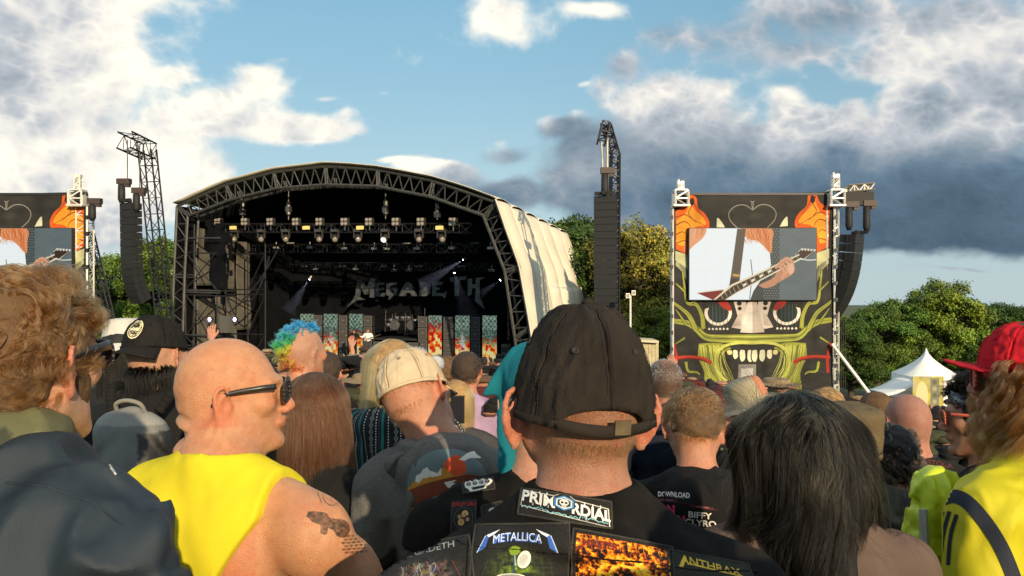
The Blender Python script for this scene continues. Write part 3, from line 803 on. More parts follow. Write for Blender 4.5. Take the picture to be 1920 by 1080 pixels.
# side-stage hang: small loudspeaker box with two blue lamps, left wing; loose gear
p = onstage(425, 608, 1.0)
MBp = MB(p).box(p, (.62, .5, 1.0), AX)
o = MBp.build('side_fill_speaker', mat('grey_cab', (.09, .09, .085), .7, var=.2)); o.location = p
tag(o, 'grey hanging side-fill speaker box between two blue-white lamps', 'speaker')
for x, w_ in ((393, 'left of'), (440, 'right of')):
    p = onstage(x, 599, .9)
    t = thing('blue_lamp', 'small glowing blue-white lamp %s the side-fill speaker' % w_, 'stage lamp', p)
    MB(p).lathe(p, [(.05, .25), (.13, .2), (.15, 0)], 10, [SU, np.array([0, 0, 1.]), SV]).build('can', M_lampbody, t)
    MB(p).lathe(p - SV * .01, [(.12, 0), (.02, -.03)], 10, [SU, np.array([0, 0, 1.]), SV]).build('lens', mat('blue_glow', (.5, .5, 1), .3, emit=6, emit_col=(.5, .5, 1)), t)
random.seed(9)
for k, (x, y, w, h, lab, nm) in enumerate(((484, 647, .5, .35, 'pale flight case with a lit edge at the left of the stage', 'flight_case'), (512, 655, .7, .5, 'dark flight case beside the pale one on stage', 'flight_case'), (950, 640, .5, 1.6, 'tall dark amplifier rack at the right end of the stage', 'amplifier_rack'), (938, 652, .4, 1.0, 'shorter rack left of the tall amplifier rack', 'amplifier_rack'), (400, 650, .9, 1.3, 'black equipment rack in the left wing', 'amplifier_rack'))):
    p = onstage(x, y, 3.0 if k < 2 else 6); p[2] = DECK + h / 2
    t = thing(nm, lab, 'equipment', p)
    MB(p).box(p, (w, .5, h), AX).build('case', M_lampbody if k else mat('case_pale', (.35, .33, .28), .6), t)
    for q in range(3): MB(p).box(p + np.array([0, 0, (q - 1) * h * .3]) - SV * .256, (w * .8, .012, h * .2), AX).build('panel', M_cab, t)
# spotlights through smoke: a narrow real beam each
def beam(px, py, qx, qy, b0, b1, r1, dens, w):
    a = onstage(px, py, b0); c = onstage(qx, qy, b1); d = c - a; L = np.linalg.norm(d); d /= L
    e1 = np.cross(d, [0, 0, 1.]); e1 /= np.linalg.norm(e1); e2 = np.cross(d, e1)
    o = MB(a).lathe(a, [(.03, 0), (r1, L)], 18, [e1, e2, d]).build('lit_smoke', None); o.location = a
    m = bpy.data.materials.new('smoke'); m.use_nodes = True; n = m.node_tree.nodes; n.clear()
    oo = n.new('ShaderNodeOutputMaterial'); v_ = n.new('ShaderNodeVolumePrincipled'); v_.inputs['Density'].default_value = dens; v_.inputs['Color'].default_value = (.8, .85, 1, 1); v_.inputs['Anisotropy'].default_value = .3
    m.node_tree.links.new(v_.outputs[0], oo.inputs['Volume']); o.data.materials.append(m)
    tag(o, 'thin drift of stage smoke lit by a spotlight', 'smoke', 'smoke drifts lit by spotlights', 'stuff')
    l = bpy.data.lights.new('spot', 'SPOT'); l.energy = w; l.spot_size = 2 * math.atan(r1 / L) * 1.05; l.spot_blend = .5; l.shadow_soft_size = .05; l.color = (.8, .85, 1)
    lo = bpy.data.objects.new('spot', l); COL.objects.link(lo); lo.location = a - d * .05; lo.rotation_euler = Vector(-d).to_track_quat('Z', 'Y').to_euler()
    p = a - d * .12
    t = thing('spotlight', 'tiny bright spotlight throwing a beam, %s' % w_, 'stage lamp', p)
    MB(p).lathe(p, [(.05, -.3), (.1, -.25), (.1, 0)], 10, [e1, e2, d]).build('can', M_lampbody, t)
    MB(p).lathe(p + d * .005, [(.07, 0), (.01, .01)], 10, [e1, e2, d]).build('lens', mat('white_glow', (1, 1, 1), .3, emit=14, emit_col=(.9, .95, 1)), t)
for args, w_ in (((865, 489, 790, 536, 6, 5, .50, .030, 1100), 'above the letters D and E'), ((578, 527, 540, 585, 6, 5, .55, .025, 600), 'left of the big letters'), ((935, 527, 900, 552, 7, 6, .3, .02, 300), 'beside the right leg of the arch'), ((853, 515, 880, 600, 8, 7.5, .8, .02, 200), 'right above the letter T')):
    beam(*args)

# ================================================================ loudspeaker towers
UP = np.array([0, 0, 1.])
def line_array(lab, px, py, d, n, w, h, dep, yaw, pitches, arr_name='line_array_speaker'):
    """n boxes hung one under another; yaw: where the grilles face, from straight at the camera, positive to the right"""
    p = P(px, py, d)
    t = thing(arr_name, lab, 'loudspeaker array', p)
    nf = np.array([math.sin(R(yaw)), -math.cos(R(yaw)), 0]); sx = np.array([math.cos(R(yaw)), math.sin(R(yaw)), 0])
    MB(p).box(p + UP * .1, (w * .9, .12, .16), [sx, nf, UP]).box(p + UP * .1, (.12, dep, .14), [sx, nf, UP]).build('top_frame', M_cab, t)
    c = p.copy()
    for i in range(n):
        f_ = R(pitches(i / (n - 1)))
        fr = nf * math.cos(f_) - UP * math.sin(f_); dn = -nf * math.sin(f_) - UP * math.cos(f_)
        m = c + dn * h / 2
        v = []
        for s, y0 in ((.5, 0), (.5, 1)):
            hh = h * (.5 if y0 == 0 else .44); ww = w * (.5 if y0 == 0 else .42)
            for a, b in ((-1, -1), (1, -1), (1, 1), (-1, 1)):
                v.append(m + sx * a * (ww - .01) + dn * b * (hh - .004) - fr * dep * y0)
        bx = MB(p); bx.add(v, [[0, 1, 2, 3], [7, 6, 5, 4], [0, 4, 5, 1], [1, 5, 6, 2], [2, 6, 7, 3], [3, 7, 4, 0]])
        b_ = bx.build('cabinet', M_cab, t)
        MB(p).box(m + fr * .012, (w - .03, h - .022, .02), [sx, dn, fr]).build('grille', M_grille, b_)
        for q_ in (-1, 1): MB(p).box(m - fr * dep * .5 + sx * (w * .47 * q_), (.04, h * .8, .08), [sx, dn, fr]).build('rigging_bracket', M_truss_dark, b_)
        c = c + dn * h
    return t, p
# left: leaning lattice tower with an angled head
def Pd(x, y, d): return P(x, y, d)
t = thing('pa_tower', 'dark leaning lattice tower with bent head left of the stage', 'tower', (P(310, 700, 40)[0], 40, float(ground(-17, 40))))
to = np.array(t.location)
base = P(322, 730, 40); base[2] = ground(base[0], 40); knee = P(276, 280, 38.5)
MB(to).truss(base, knee, .62, .62, (0, 1, 0), 15, .045, .022).build('mast', M_truss_dark, t)
MB(to).truss(knee + [0.1, 0, -.1], P(233, 262, 36.6), .7, .75, (0, 0, 1), 4, .045, .022).build('jib', M_truss_dark, t)
MB(to).tube(P(239, 262, 36.4), P(239, 342, 37.9), .025).tube(P(262, 270, 37), P(262, 352, 38), .025).build('chain', M_truss, t)
def motor(px, py, d, lab, L=.9, bag=False):
    p = P(px, py, d)
    t = thing('chain_motor', lab, 'hoist', p)
    MB(p).lathe(p, [(.05, 0), (.16, -.05), (.17, -L * .8), (.1, -L)], 9).build('chain_bag', M_cab, t, True)
    MB(p).box(p + [.12, 0, .12], (.62, .3, .26)).box(p + [.3, 0, -.05], (.2, .2, .2)).build('motor', mat('motor_brown', (.05, .035, .03), .6, .2, var=.3), t)
    return t
motor(228, 345, 38, 'chain motor hung above the left speaker array, the higher of two')
motor(256, 362, 38, 'chain motor hung above the left speaker array, the lower of two')
line_array('long curved black speaker array hanging left of the stage', 235, 380, 38, 14, .95, .35, .6, -34, lambda t: 1 + 30 * max(0, t - .5) ** 1.3 * 2)
# right: straight mast seen beside its array
bs = np.array([P(1152, 0, 36)[0], 36.4, float(ground(4.5, 36))])
t = thing('pa_tower', 'tall black lattice tower with curved head right of the stage', 'tower', bs)
kn = P(1152, 268, 36.4); hd = P(1136, 232, 35.6)
MB(bs).truss(bs, P(1153, 290, 36.4), .36, .62, (0, 1, 0), 34, .05, .026).build('mast', M_truss_dark, t)
MB(bs).truss(P(1153, 290, 36.4), hd, .34, .5, (0, 1, 0), 6, .045, .026).truss(hd, P(1128, 268, 35.2), .34, .4, (0, 1, 0), 4, .045, .026).build('head', M_truss_dark, t)
MB(bs).tube(P(1128, 266, 35.2), P(1131, 330, 35.2), .04).tube(P(1139, 258, 35.2), P(1139, 330, 35.2), .05).build('chain', M_truss, t)
motor(1134, 325, 35.2, 'brown covered chain motor above the straight speaker array', 1.0)
line_array('tall straight black speaker array right of the stage', 1134, 367, 35.2, 18, 1.0, .315, .6, -18, lambda t: 5 * max(0, t - .4))
# far right array on the arm of the screen tower
line_array('curved grey speaker array hanging right of the printed screen', 1612, 440, 37.5, 12, .98, .43, .75, 44, lambda t: 4 + 46 * t ** 1.6)

# ================================================================ screens with printed surrounds
def banner_image():
    c = Canvas(700, 880, '#2b2927')
    o = lambda pts: [(x - 48, y - 118) for x, y in pts]
    c.field(lambda X, Y: (np.stack([.18 + .05 * fbm(X / 60, Y / 25, X * 0, 4)] * 3, -1) * [1, .97, .93], np.ones_like(X)))
    OR, YE, DK = '#e8631c', '#f9a52b', '#1c1512'
    GR, GL, GD = '#969b3f', '#c5c964', '#4d5226'
    for sgn_ in (1, -1):
        m = (lambda pts: o(pts)) if sgn_ == 1 else (lambda pts: o([(790 - x, y) for x, y in pts]))
        cv = lambda pts, w, col, w2=None: c.curve(m(pts), w, col, 1, w2)
        # flames
        c.poly(spline(m([(58, 190), (100, 160), (118, 122), (150, 130), (158, 175), (190, 205), (208, 240), (200, 275), (150, 285), (120, 300), (118, 375), (60, 355)]), 5), OR)
        c.poly(spline(m([(62, 230), (100, 200), (125, 150), (140, 180), (180, 220), (190, 250), (140, 262), (110, 300), (95, 340), (62, 330)]), 5), YE)
        for q in ([(60, 215), (100, 205), (135, 225), (200, 262)], [(60, 250), (95, 235), (120, 250), (130, 285)], [(62, 290), (90, 280), (115, 300)], [(118, 135), (130, 165), (115, 200), (150, 240)], [(62, 330), (95, 318), (118, 330)], [(135, 128), (145, 165), (180, 215)]):
            cv(q, 5, '#7a2a0e', 1.5)
        c.poly(spline(m([(122, 140), (132, 132), (142, 148), (134, 165), (122, 160)]), 4), DK)
        # horn bands
        c.poly(m([(58, 362), (118, 382), (118, 470), (108, 440), (58, 405)]), '#cfd0a0')
        for k in range(5): cv([(60, 412 + k * 3), (90, 425 + k * 8), (118, 470 + k * 12)], 4, '#c9cba0', 1)
        # fangs above the screen and heart outline
        c.poly(spline(m([(240, 262), (242, 222), (256, 232), (275, 264)]), 4), '#dfe0c4')
        cv([(395, 190), (360, 168), (320, 172), (292, 200), (298, 235), (330, 268)], 4, '#8f8c84')
        cv([(395, 190), (398, 160), (385, 150)], 3, '#8f8c84')
        # eyes
        ex, ey = (245, 636)
        q = lambda x: (x if sgn_ == 1 else 790 - x) - 48
        c.ell(q(ex), ey - 118, 60, 56, '#e3d9cf'); c.ell(q(ex), ey - 118, 46, 43, '#1b1d1e')
        c.poly(m([(170, 570), (330, 575), (330, 625), (250, 600), (180, 620)]), '#242220')
        c.ell(q(ex), ey - 113, 42, 36, '#202a2b')
        c.poly(spline(m([(240, 578), (262, 612), (300, 628), (298, 604), (280, 582)]), 4), '#a8281e')
        for k in range(6): cv([(205 + k * 16, 600), (205 + k * 16, 700)], 2, '#3f5a5c'); c.ell(q(205 + k * 16), 706 - 118, 5, 5, '#dcd8cc')
        # nose halves
        c.poly(m([(312, 585), (368, 580), (374, 620), (345, 708), (303, 700), (330, 650)]), '#cfc3ba')
        c.poly(m([(376, 590), (395, 588), (395, 725), (342, 722)]), '#e4dcd4' if sgn_ == 1 else '#bdb2a8')
        c.ell(q(338), 596 - 118, 11, 9, '#1c1a19'); c.ell(q(340), 618 - 118, 9, 8, '#1c1a19')
        for k in range(6): cv([(310 + k * 6, 697 - k), (335 + k * 3, 640)], 2.2, '#6f655e', .5)
        # vines
        def vine(pts, w, w2):
            w *= 1.25; w2 *= 1.3; cv(pts, w + 5, '#23240f', w2 + 2); cv(pts, w, GR, w2); P_ = np.array(pts, float)
            for k in range(3): cv(list(P_ + [0, (k - 1) * w * .25]), w * .10, GL if k != 1 else GD, 1)
        vine([(395, 752), (330, 750), (250, 748), (190, 740), (150, 705), (110, 680), (48, 670)], 34, 14)
        vine([(150, 712), (120, 650), (90, 620), (48, 590)], 18, 8)
        vine([(180, 705), (175, 650), (150, 600), (110, 590), (98, 520), (90, 450)], 16, 5)
        vine([(98, 540), (60, 505)], 8, 3); vine([(130, 590), (165, 575)], 8, 4)
        vine([(110, 690), (60, 620)], 8, 3); vine([(100, 745), (60, 770)], 7, 3)
        vine([(105, 850), (115, 890), (150, 895), (165, 905)], 10, 4)
        # cheeks: streaked wood around the mouth
        c.poly(spline(m([(160, 770), (250, 768), (300, 790), (262, 820), (262, 900), (300, 945), (345, 960), (345, 985), (190, 985), (185, 900), (155, 830)]), 5), GR)
        rr = random.Random(4)
        c.poly(spline(m([(160, 770), (235, 768), (262, 800), (250, 860), (262, 915), (310, 960), (345, 985), (190, 985), (185, 900), (155, 830)]), 5), GR)
        for k in range(26):
            x = 165 + k * 4; cv([(x, 775 + rr.random() * 10), (x + 14, 850 + rr.random() * 20), (x + 45, 925), (x + 90 * rr.random() + 20, 978)], 2.6, rr.choice([GL, GL, GD]), 1)
        cv([(395, 768), (330, 768), (270, 782), (236, 820), (240, 890), (290, 940)], 13, GL, 8); cv([(395, 778), (330, 778), (276, 792), (250, 830), (256, 890)], 5, '#23240f', 3)
        # stitches
        cv([(55, 835), (120, 830), (180, 838), (208, 852)], 17, '#6d1912'); cv([(55, 832), (120, 827), (180, 835), (208, 849)], 11, '#c63a28'); c.ell(q(208), 852 - 118, 9, 10, '#b03524')
        cv([(52, 770), (64, 830), (62, 900)], 11, '#b8301f')
        for k, (tw, th) in enumerate(((0, 62), (34, 60), (66, 48), (92, 30))):
            c.poly(spline(m([(388 - tw + 14 * (k == 0), 795), (372 - tw, 800), (370 - tw + k, 795 + th * .7), (384 - tw, 795 + th), (402 - tw, 795 + th * .7), (400 - tw, 798)]), 4), '#2a2a1a')
            c.poly(spline(m([(386 - tw, 798), (375 - tw, 802), (374 - tw + k, 793 + th * .7), (385 - tw, 790 + th), (398 - tw, 793 + th * .7), (396 - tw, 801)]), 4), '#e6e6c8' if k < 3 else '#d8cf8f')
    c.poly(o([(334, 862), (412, 860), (410, 985), (332, 985)]), '#8d8b86'); c.poly(o([(345, 880), (398, 878), (396, 940), (385, 950), (384, 930), (366, 950), (360, 925), (347, 950)]), '#cdccc6')
    c.poly(o([(48, 975), (740, 975), (740, 998), (48, 998)]), '#2b2927')
    c.field(lambda X, Y: (np.zeros((*X.shape, 3)), np.clip(.10 + .22 * fbm(X / 90, Y / 45, X * 0 + 2, 4), 0, .4)))
    return c.image('printed_surround')
def screen_image():
    c = Canvas(480, 270, '#eef3f5')
    o = lambda pts: [((x - 120) * .883, (y - 272) * .883) for x, y in pts]
    c.field(lambda X, Y: (np.ones((*X.shape, 3)) * [.93, .96, .97], np.ones_like(X)))
    c.poly(o([(455, 272), (506, 272), (506, 580), (380, 580), (395, 540), (470, 430)]), '#3a4142')
    for k in range(14):
        for j in range(30): 
            x, y = 440 + k * 11 + (j % 2) * 5, 275 + j * 11
            if x < 505 and (x > 470 or y > 520): c.ell(*o([(x, y)])[0], 3.2, 3.2, '#6d7a78', n=6)
    c.poly(o([(504, 272), (666, 272), (666, 580), (504, 580)]), '#4c5a5e')
    c.field(lambda X, Y: (np.stack([.42 + .12 * np.sin(Y * 1.6), .47 + .1 * np.sin(Y * 1.6), .48 + .1 * np.sin(Y * 1.6)], -1), np.where(X > 340, np.clip(.7 + .3 * fbm(X / 40, Y / 25, X * 0, 3), 0, 1), 0) * .8))
    c.poly(spline(o([(340, 272), (470, 272), (475, 330), (470, 380), (440, 350), (410, 325), (380, 320), (352, 300)]), 4), '#e08a55')
    rr = random.Random(2)
    for k in range(60):
        x = 345 + rr.random() * 120; y = 272 + rr.random() * 20; c.curve(o([(x, y), (x + 12 * rr.random(), y + 25), (x + 25 * rr.random(), y + 50 + 40 * rr.random() * (x > 430))]), 2.5, rr.choice(['#c25a28', '#f0b080', '#a8431c', '#e59a68']), .8, .5)
    c.poly(spline(o([(120, 272), (190, 272), (180, 310), (140, 345), (120, 365)]), 4), '#e9a070')
    for k in range(30):
        x = 122 + rr.random() * 60; c.curve(o([(x, 272), (x - 6, 300), (x - 14 * rr.random(), 340 - (x - 120) * .7)]), 2.2, rr.choice(['#c87040', '#f2c09a', '#d98552']), .8, .5)
    c.poly(o([(325, 274), (362, 274), (338, 470), (332, 528), (290, 524), (300, 460)]), '#5a5146'); c.poly(o([(296, 488), (334, 490), (330, 528), (290, 525)]), '#3a332b'); c.poly(o([(306, 466), (336, 470), (335, 480), (305, 477)]), '#c9a24c')
    c.line(o([(383, 405), (390, 470), (378, 575)]), 2.5, '#2f3336')
    c.poly(spline(o([(415, 515), (440, 528), (480, 520), (500, 505), (560, 470), (572, 440), (545, 415), (520, 402), (500, 425), (490, 470), (470, 490)]), 5), '#c58a68')
    # guitar: body, neck, frets, head
    c.poly(o([(150, 548), (200, 540), (270, 532), (240, 575), (225, 580)]), '#7d1f22'); c.line(o([(150, 548), (270, 533)]), 4, '#e8e0cf')
    nk = o([(222, 578), (300, 512), (600, 378), (612, 398), (320, 552), (275, 580)])
    c.poly(nk, '#e7d9b8'); c.poly(o([(232, 578), (305, 520), (600, 384), (606, 393), (322, 545), (268, 580)]), '#3b2a1e')
    for k in range(20):
        t_ = k / 20; a = np.array([240, 578]) * (1 - t_) + np.array([596, 386]) * t_ + [0, -8]; 
        if 0 < k < 20: c.line(o([a + [-4, -7], a + [7, 14]]), 1.6, '#e4d9bd')
        if k in (6, 8, 10, 12, 15): c.poly(o([a + [2, 0], a + [16, -8], a + [18, 2], a + [6, 10]]), '#ece6d0')
    c.poly(o([(588, 372), (600, 360), (664, 366), (640, 388), (612, 402), (596, 398)]), '#3a2620'); c.line(o([(588, 372), (600, 360), (664, 364), (612, 402)]), 3, '#dfd3b2')
    for k in range(5): c.ell(*o([(604 + k * 13, 362 + k)])[0], 4, 5, '#d9d9cf')
    c.curve(o([(590, 402), (630, 408), (664, 406)]), 4, '#e8e6dc')
    for k, (x, y) in enumerate(((500, 470), (512, 458), (524, 446), (538, 436))):
        c.curve(o([(x - 14, y - 30), (x + 6, y - 34), (x + 26, y - 10), (x + 16, y + 20)]), 13, '#d79c7a', 1, 9); c.curve(o([(x - 12, y - 24), (x + 4, y - 28), (x + 20, y - 6)]), 2, '#8e5a42', .8, 1)
    c.poly(spline(o([(548, 420), (566, 430), (568, 455), (552, 470), (540, 450)]), 4), '#e9b493')
    for k in range(1, 8): c.line([(k * 60, 0), (k * 60, 270)], 1.2, '#5a6468', .07)
    for k in range(1, 5): c.line([(0, k * 54), (480, k * 54)], 1.2, '#5a6468', .07)
    c.field(lambda X, Y: (np.zeros((*X.shape, 3)), ((X.astype(int) % 3 == 0) | (Y.astype(int) % 3 == 0)) * .10))
    return c.image('camera_picture')
IM_B = banner_image(); IM_S = screen_image()
M_ban = mat('printed_mesh', img=IM_B, rough=.7, var=.15, scale=1.2, bump=.6, bscale=.8, spec=.25, dim=.85)
M_scr = mat('led_screen', img=IM_S, rough=.5, emit=.80, var=0, dim=.06, spec=.2)
def big_screen(dx, lab, right):
    B = lambda x, y, d=38.0: P(x + dx, y, d)
    og = B(1412, 0); og[2] = float(ground(og[0], 38))
    t = thing('video_screen_tower', lab, 'screen', og)
    x0, x1 = B(1262, 0)[0], B(1562, 0)[0]; zt = B(0, 366)[2]; zb = B(0, 742)[2]
    nu, nv = 60, 70
    U, V = np.meshgrid(np.linspace(0, 1, nu), np.linspace(0, 1, nv), indexing='ij')
    X = x0 + (x1 - x0) * U; Z = zb + (zt + U * .16 - zb) * V
    pinch = .05 * vnoise(U * 22, V * 7, U * 0) + .07 * fbm(U * 5 + V * 3, V * 4, U * 0 + 5, 3)
    Y = 38.0 + pinch * np.minimum(1, 8 * np.minimum(V, 1 - V) + .2)
    v, f, uv = grid(np.stack([X, Y, Z], -1) - og)
    uv2 = np.stack([uv[:, 0], uv[:, 1]], -1)
    obj('printed_surround', rawmesh('b', v, f, M_ban, True, uv=uv2), t)
    # black drop below the print down to the ground
    MB(og).box(((x0 + x1) / 2, 38.1, (zb + og[2]) / 2), (x1 - x0, .04, zb - og[2])).build('lower_drop', M_black, t)
    sx0, sx1 = B(1293, 0, 37.7)[0], B(1531, 0, 37.7)[0]; sz0, sz1 = B(0, 562, 37.7)[2], B(0, 428, 37.7)[2]
    MB(og).box(((sx0 + sx1) / 2, 37.9, (sz0 + sz1) / 2), (sx1 - sx0 + .06, .3, sz1 - sz0 + .06)).build('screen_housing', M_cab, t)
    q = np.array([(sx0, 37.74, sz0), (sx1, 37.74, sz0), (sx1, 37.74, sz1), (sx0, 37.74, sz1)]) - og
    obj('screen', rawmesh('s', q, [[0, 1, 2, 3]], M_scr, uv=[(0, 0), (1, 0), (1, 1), (0, 1)]), t)
    MB(og).box(((x0 + x1) / 2, 38.02, zt + .06), (x1 - x0, .1, .1)).build('top_rail', M_truss_dark, t)
    for k, (px, pt) in enumerate(((1271, 340), (1557, 327))):
        c0 = B(px, 0, 38.5); c0[2] = og[2]; c1 = B(px, 388, 38.3)
        MB(og).truss(c0, c1, .55, .55, (0, 1, 0), 22, .045, .025).build('leg', M_white_steel, t)
        z0 = B(0, 388)[2]; z1 = B(0, pt)[2]; cx = c0[0]
        m = MB(og)
        m.truss((cx, 37.9, z0), (cx, 37.9, z0 + .75), .62, .62, (0, 1, 0), 2, .05, .035)
        m.box((cx, 37.9, z0 + .05), (.78, .7, .06)).box((cx, 37.9, z0 + .78), (.6, .6, .06))
        m.truss((cx, 37.9, z0 + .78), (cx, 37.9, z1 - .15), .26, .26, (0, 1, 0), 3, .04, .03)
        m.box((cx, 37.9, z1 - .1), (.3, .26, .16)).tube((cx - .09, 37.9, z1 - .05), (cx - .09, 37.9, z1 + .08), .05).tube((cx + .1, 37.9, z1 - .05), (cx + .1, 37.9, z1 + .02), .06)
        m.box((cx - .3, 37.9, z0 + .35), (.12, .5, .5)).box((cx + .32, 37.9, z0 + .3), (.1, .5, .45))
        m.build('tower_head', M_white_steel, t)
        ex = x0 - .03 if k == 0 else x1 + .03
        MB(og).tube((ex, 37.9, og[2]), (ex, 37.9, z0), .05).build('edge_pole', M_white_steel, t)
        for j in range(11):
            z = z0 - .5 - j * .78
            if z > og[2]: MB(og).box((ex + (-.06 if k == 0 else .05), 37.85, z), (.12, .14, .17)).build('clamp', M_truss_dark, t)
    return t, B, og
t, B, og = big_screen(0, 'tall video screen in a printed green mask and flame surround', True)
# arm to the right carrying the array
a = B(1575, 372, 37.9); b = B(1637, 372, 37.7)
MB(og).box((a + b) / 2 - UP * .02, ((b - a)[0], .4, .62)).build('arm_cover', M_cab, t)
MB(og).truss(B(1575, 364, 37.9), B(1606, 352, 37.8), .3, .3, (0, 0, 1), 3, .035, .02).truss(B(1590, 354, 37.8), B(1638, 350, 37.7), .36, .3, (0, 0, 1), 5, .04, .025).build('arm', M_truss, t)
MB(og).tube(B(1560, 645, 37.8), B(1668, 788, 36.5), .08, n=8).build('brace_pole', M_white_steel, t)
motor(1592, 388, 37.7, 'long black chain bag under the arm, left of two', 1.1)
motor(1625, 386, 37.7, 'long black chain bag under the arm, right of two', 1.25)
MB2 = MB(P(1580, 640, 37.6)); m = MB2
for x in (1577, 1581, 1585): m.tube(P(x, 600, 37.6), np.array([P(x, 0, 37.6)[0], 37.6, float(ground(15.5, 37.6))]), .02)
o = m.build('signal_cable', M_cab); o.location = P(1580, 640, 37.6); tag(o, 'bundle of thin black cables hanging down behind the right speaker array', 'cable')
t2, B2, og2 = big_screen(-1398, 'video screen tower at the far left edge, behind curly hair', False)
motor(173, 382, 37.6, 'black chain bag at the right shoulder of the far left screen', .8)
mm = P(190, 520, 41); mm[2] = ground(mm[0], 41)
t = thing('lattice_strut', 'black slanted lattice strut right of the far left screen', 'strut', mm)
b_ = P(232, 700, 40); b_[2] = ground(b_[0], 40)
MB(mm).truss(P(165, 438, 41), b_, .42, .42, (0, 1, 0), 22, .045, .025).build('lattice', M_truss_dark, t)

# ================================================================ small buildings
p = P(1209, 636, 33); p[2] = float(ground(5.5, 33))
t = thing('wooden_cabin', 'small pale wooden cabin with a flat overhanging roof', 'cabin', p)
zt = P(0, 640, 33)[2]; M_wood = mat('pale_wood', (.42, .36, .22), .8, var=.25, scale=8)
for k in range(7): MB(p).box((p[0] - .42 + k * .14, 33, (zt + p[2]) / 2), (.13, .9, zt - p[2])).build('plank', M_wood, t)
v = np.array([(p[0] - .75, 32.3, zt + .1), (p[0] + .45, 32.3, zt + .02), (p[0] + .45, 33.8, zt + .02), (p[0] - .75, 33.8, zt + .1)]) - p
solid(obj('roof', rawmesh('r', v, [[0, 1, 2, 3]], mat('cabin_roof', (.5, .44, .3), .7)), t), .1)
p = P(1182, 640, 33.5); p[2] = float(ground(5, 33.5))
t = thing('floodlight_pole', 'slim white floodlight pole left of the cabin', 'lamp post', p)
tp = P(1182, 553, 33.5)
MB(p).tube(p, tp, .045, n=7).build('pole', M_white_steel, t)
for s in (-1, 1):
    MB(p).box(tp + [s * .12, -.05, .03 + .06 * s], (.16, .14, .2)).build('lamp', M_white_steel, t)
    MB(p).box(tp + [s * .12, -.125, .03 + .06 * s], (.12, .012, .15)).build('lens', M_lampglass, t)
# pagoda tent
TD = 60.0
M_tent = mat('white_pvc', (.80, .79, .75), .55, var=.05, scale=1)
p = P(1762, 0, TD); p[2] = float(ground(p[0], TD))
t = thing('pagoda_tent', 'white pointed pagoda tent before the trees', 'tent', p)
e0, e1 = P(1722, 708, TD)[0] - .2, P(1808, 708, TD)[0]; ze = P(0, 708, TD)[2]; zp = P(0, 657, TD)[2]
cx, w = (e0 + e1) / 2, (e1 - e0) / 2
pts = []
for k in range(13):
    q = k / 12; r_ = w * (1 - q) ** 1.7 + .03; z = ze + (zp - ze) * q
    row = []
    for a, b in ((-1, -1), (0, -.97), (1, -1), (.97, 0), (1, 1), (0, .97), (-1, 1), (-.97, 0)): row.append((cx + a * r_, TD + 2 + b * r_, z))
    pts.append(row)
pp = np.transpose(np.array(pts), (1, 0, 2)); v, f, uv = grid(pp - p, True)
obj('roof', rawmesh('roof', v, f, M_tent, False), t)
for (ax_, ay, bx, by) in ((e0, TD + 2 - w, e1, TD + 2 - w), (e0, TD + 2 - w, e0, TD + 2 + w), (e1, TD + 2 - w, e1, TD + 2 + w)):
    nn = 14; U, V = np.meshgrid(np.linspace(0, 1, nn), np.linspace(0, 1, 4), indexing='ij')
    q = np.stack([ax_ + (bx - ax_) * U + .05 * np.sin(U * 25) * (ax_ == bx), ay + (by - ay) * U + .05 * np.sin(U * 25) * (ay == by), p[2] + (ze - p[2]) * V], -1)
    v, f, uv = grid(q - p); solid(obj('wall', rawmesh('w', v, f, M_tent, True), t), .02)
p = P(1690, 0, TD - 1); p[2] = float(ground(p[0], TD))
t = thing('low_tent', 'low white sagging tent roof left of the pagoda tent', 'tent', p)
q = np.zeros((10, 6, 3))
for i in range(10):
    for j in range(6):
        u = i / 9; x = P(1662 + 58 * u, 0, TD - 1)[0]; q[i, j] = (x, TD - 1 + j * .7, P(0, 742 - 24 * u ** 1.6 - 3 * math.sin(j / 5 * 3.14), TD - 1)[2])
v, f, uv = grid(q - p); solid(obj('roof', rawmesh('r', v, f, M_tent, True), t), .03)
for x in (1663, 1718):
    for y in (0, 3.4): MB(p).tube((P(x, 0, TD - 1)[0], TD - 1 + y, p[2]), (P(x, 0, TD - 1)[0], TD - 1 + y, P(0, 742 if x < 1700 else 720, TD - 1)[2]), .05).build('leg', M_white_steel, t)
c = Canvas(150, 170, '#b8ad6a')
c.field(lambda X, Y: (np.stack([.80 + .2 * fbm(X / 20, Y / 20, X * 0, 4), .76 + .2 * fbm(X / 20, Y / 20, X * 0, 4), .45 + .4 * fbm(X / 15, Y / 25, X * 0 + 5, 4)], -1), np.ones_like(X)))
c.ell(45, 60, 30, 45, '#efe8b0'); c.poly([(85, 5), (128, 5), (128, 170), (85, 170)], '#8d8a72')
for k in range(8): c.ell(106, 18 + 20 * k, 11, 7, '#b9b596' if k % 2 else '#6a6856')
p = P(1740, 0, TD - 1.6); p[2] = float(ground(p[0], TD))
t = thing('printed_hoarding', 'yellow and grey printed board in front of the pagoda tent', 'board', p)
x0, x1 = P(1712, 0, TD - 1.6)[0], P(1770, 0, TD - 1.6)[0]; zt = P(0, 706, TD - 1.6)[2]
MB(p).box(((x0 + x1) / 2, TD - 1.5, (zt + p[2]) / 2), (x1 - x0, .1, zt - p[2])).build('board', M_tent, t)
obj('print', rawmesh('pr', np.array([(x0, TD - 1.56, p[2]), (x1, TD - 1.56, p[2]), (x1, TD - 1.56, zt), (x0, TD - 1.56, zt)]) - p, [[0, 1, 2, 3]], mat('board_print', img=c.image('board_print'), rough=.7, var=.1, dim=.6), uv=[(0, 0), (1, 0), (1, 1), (0, 1)]), t)

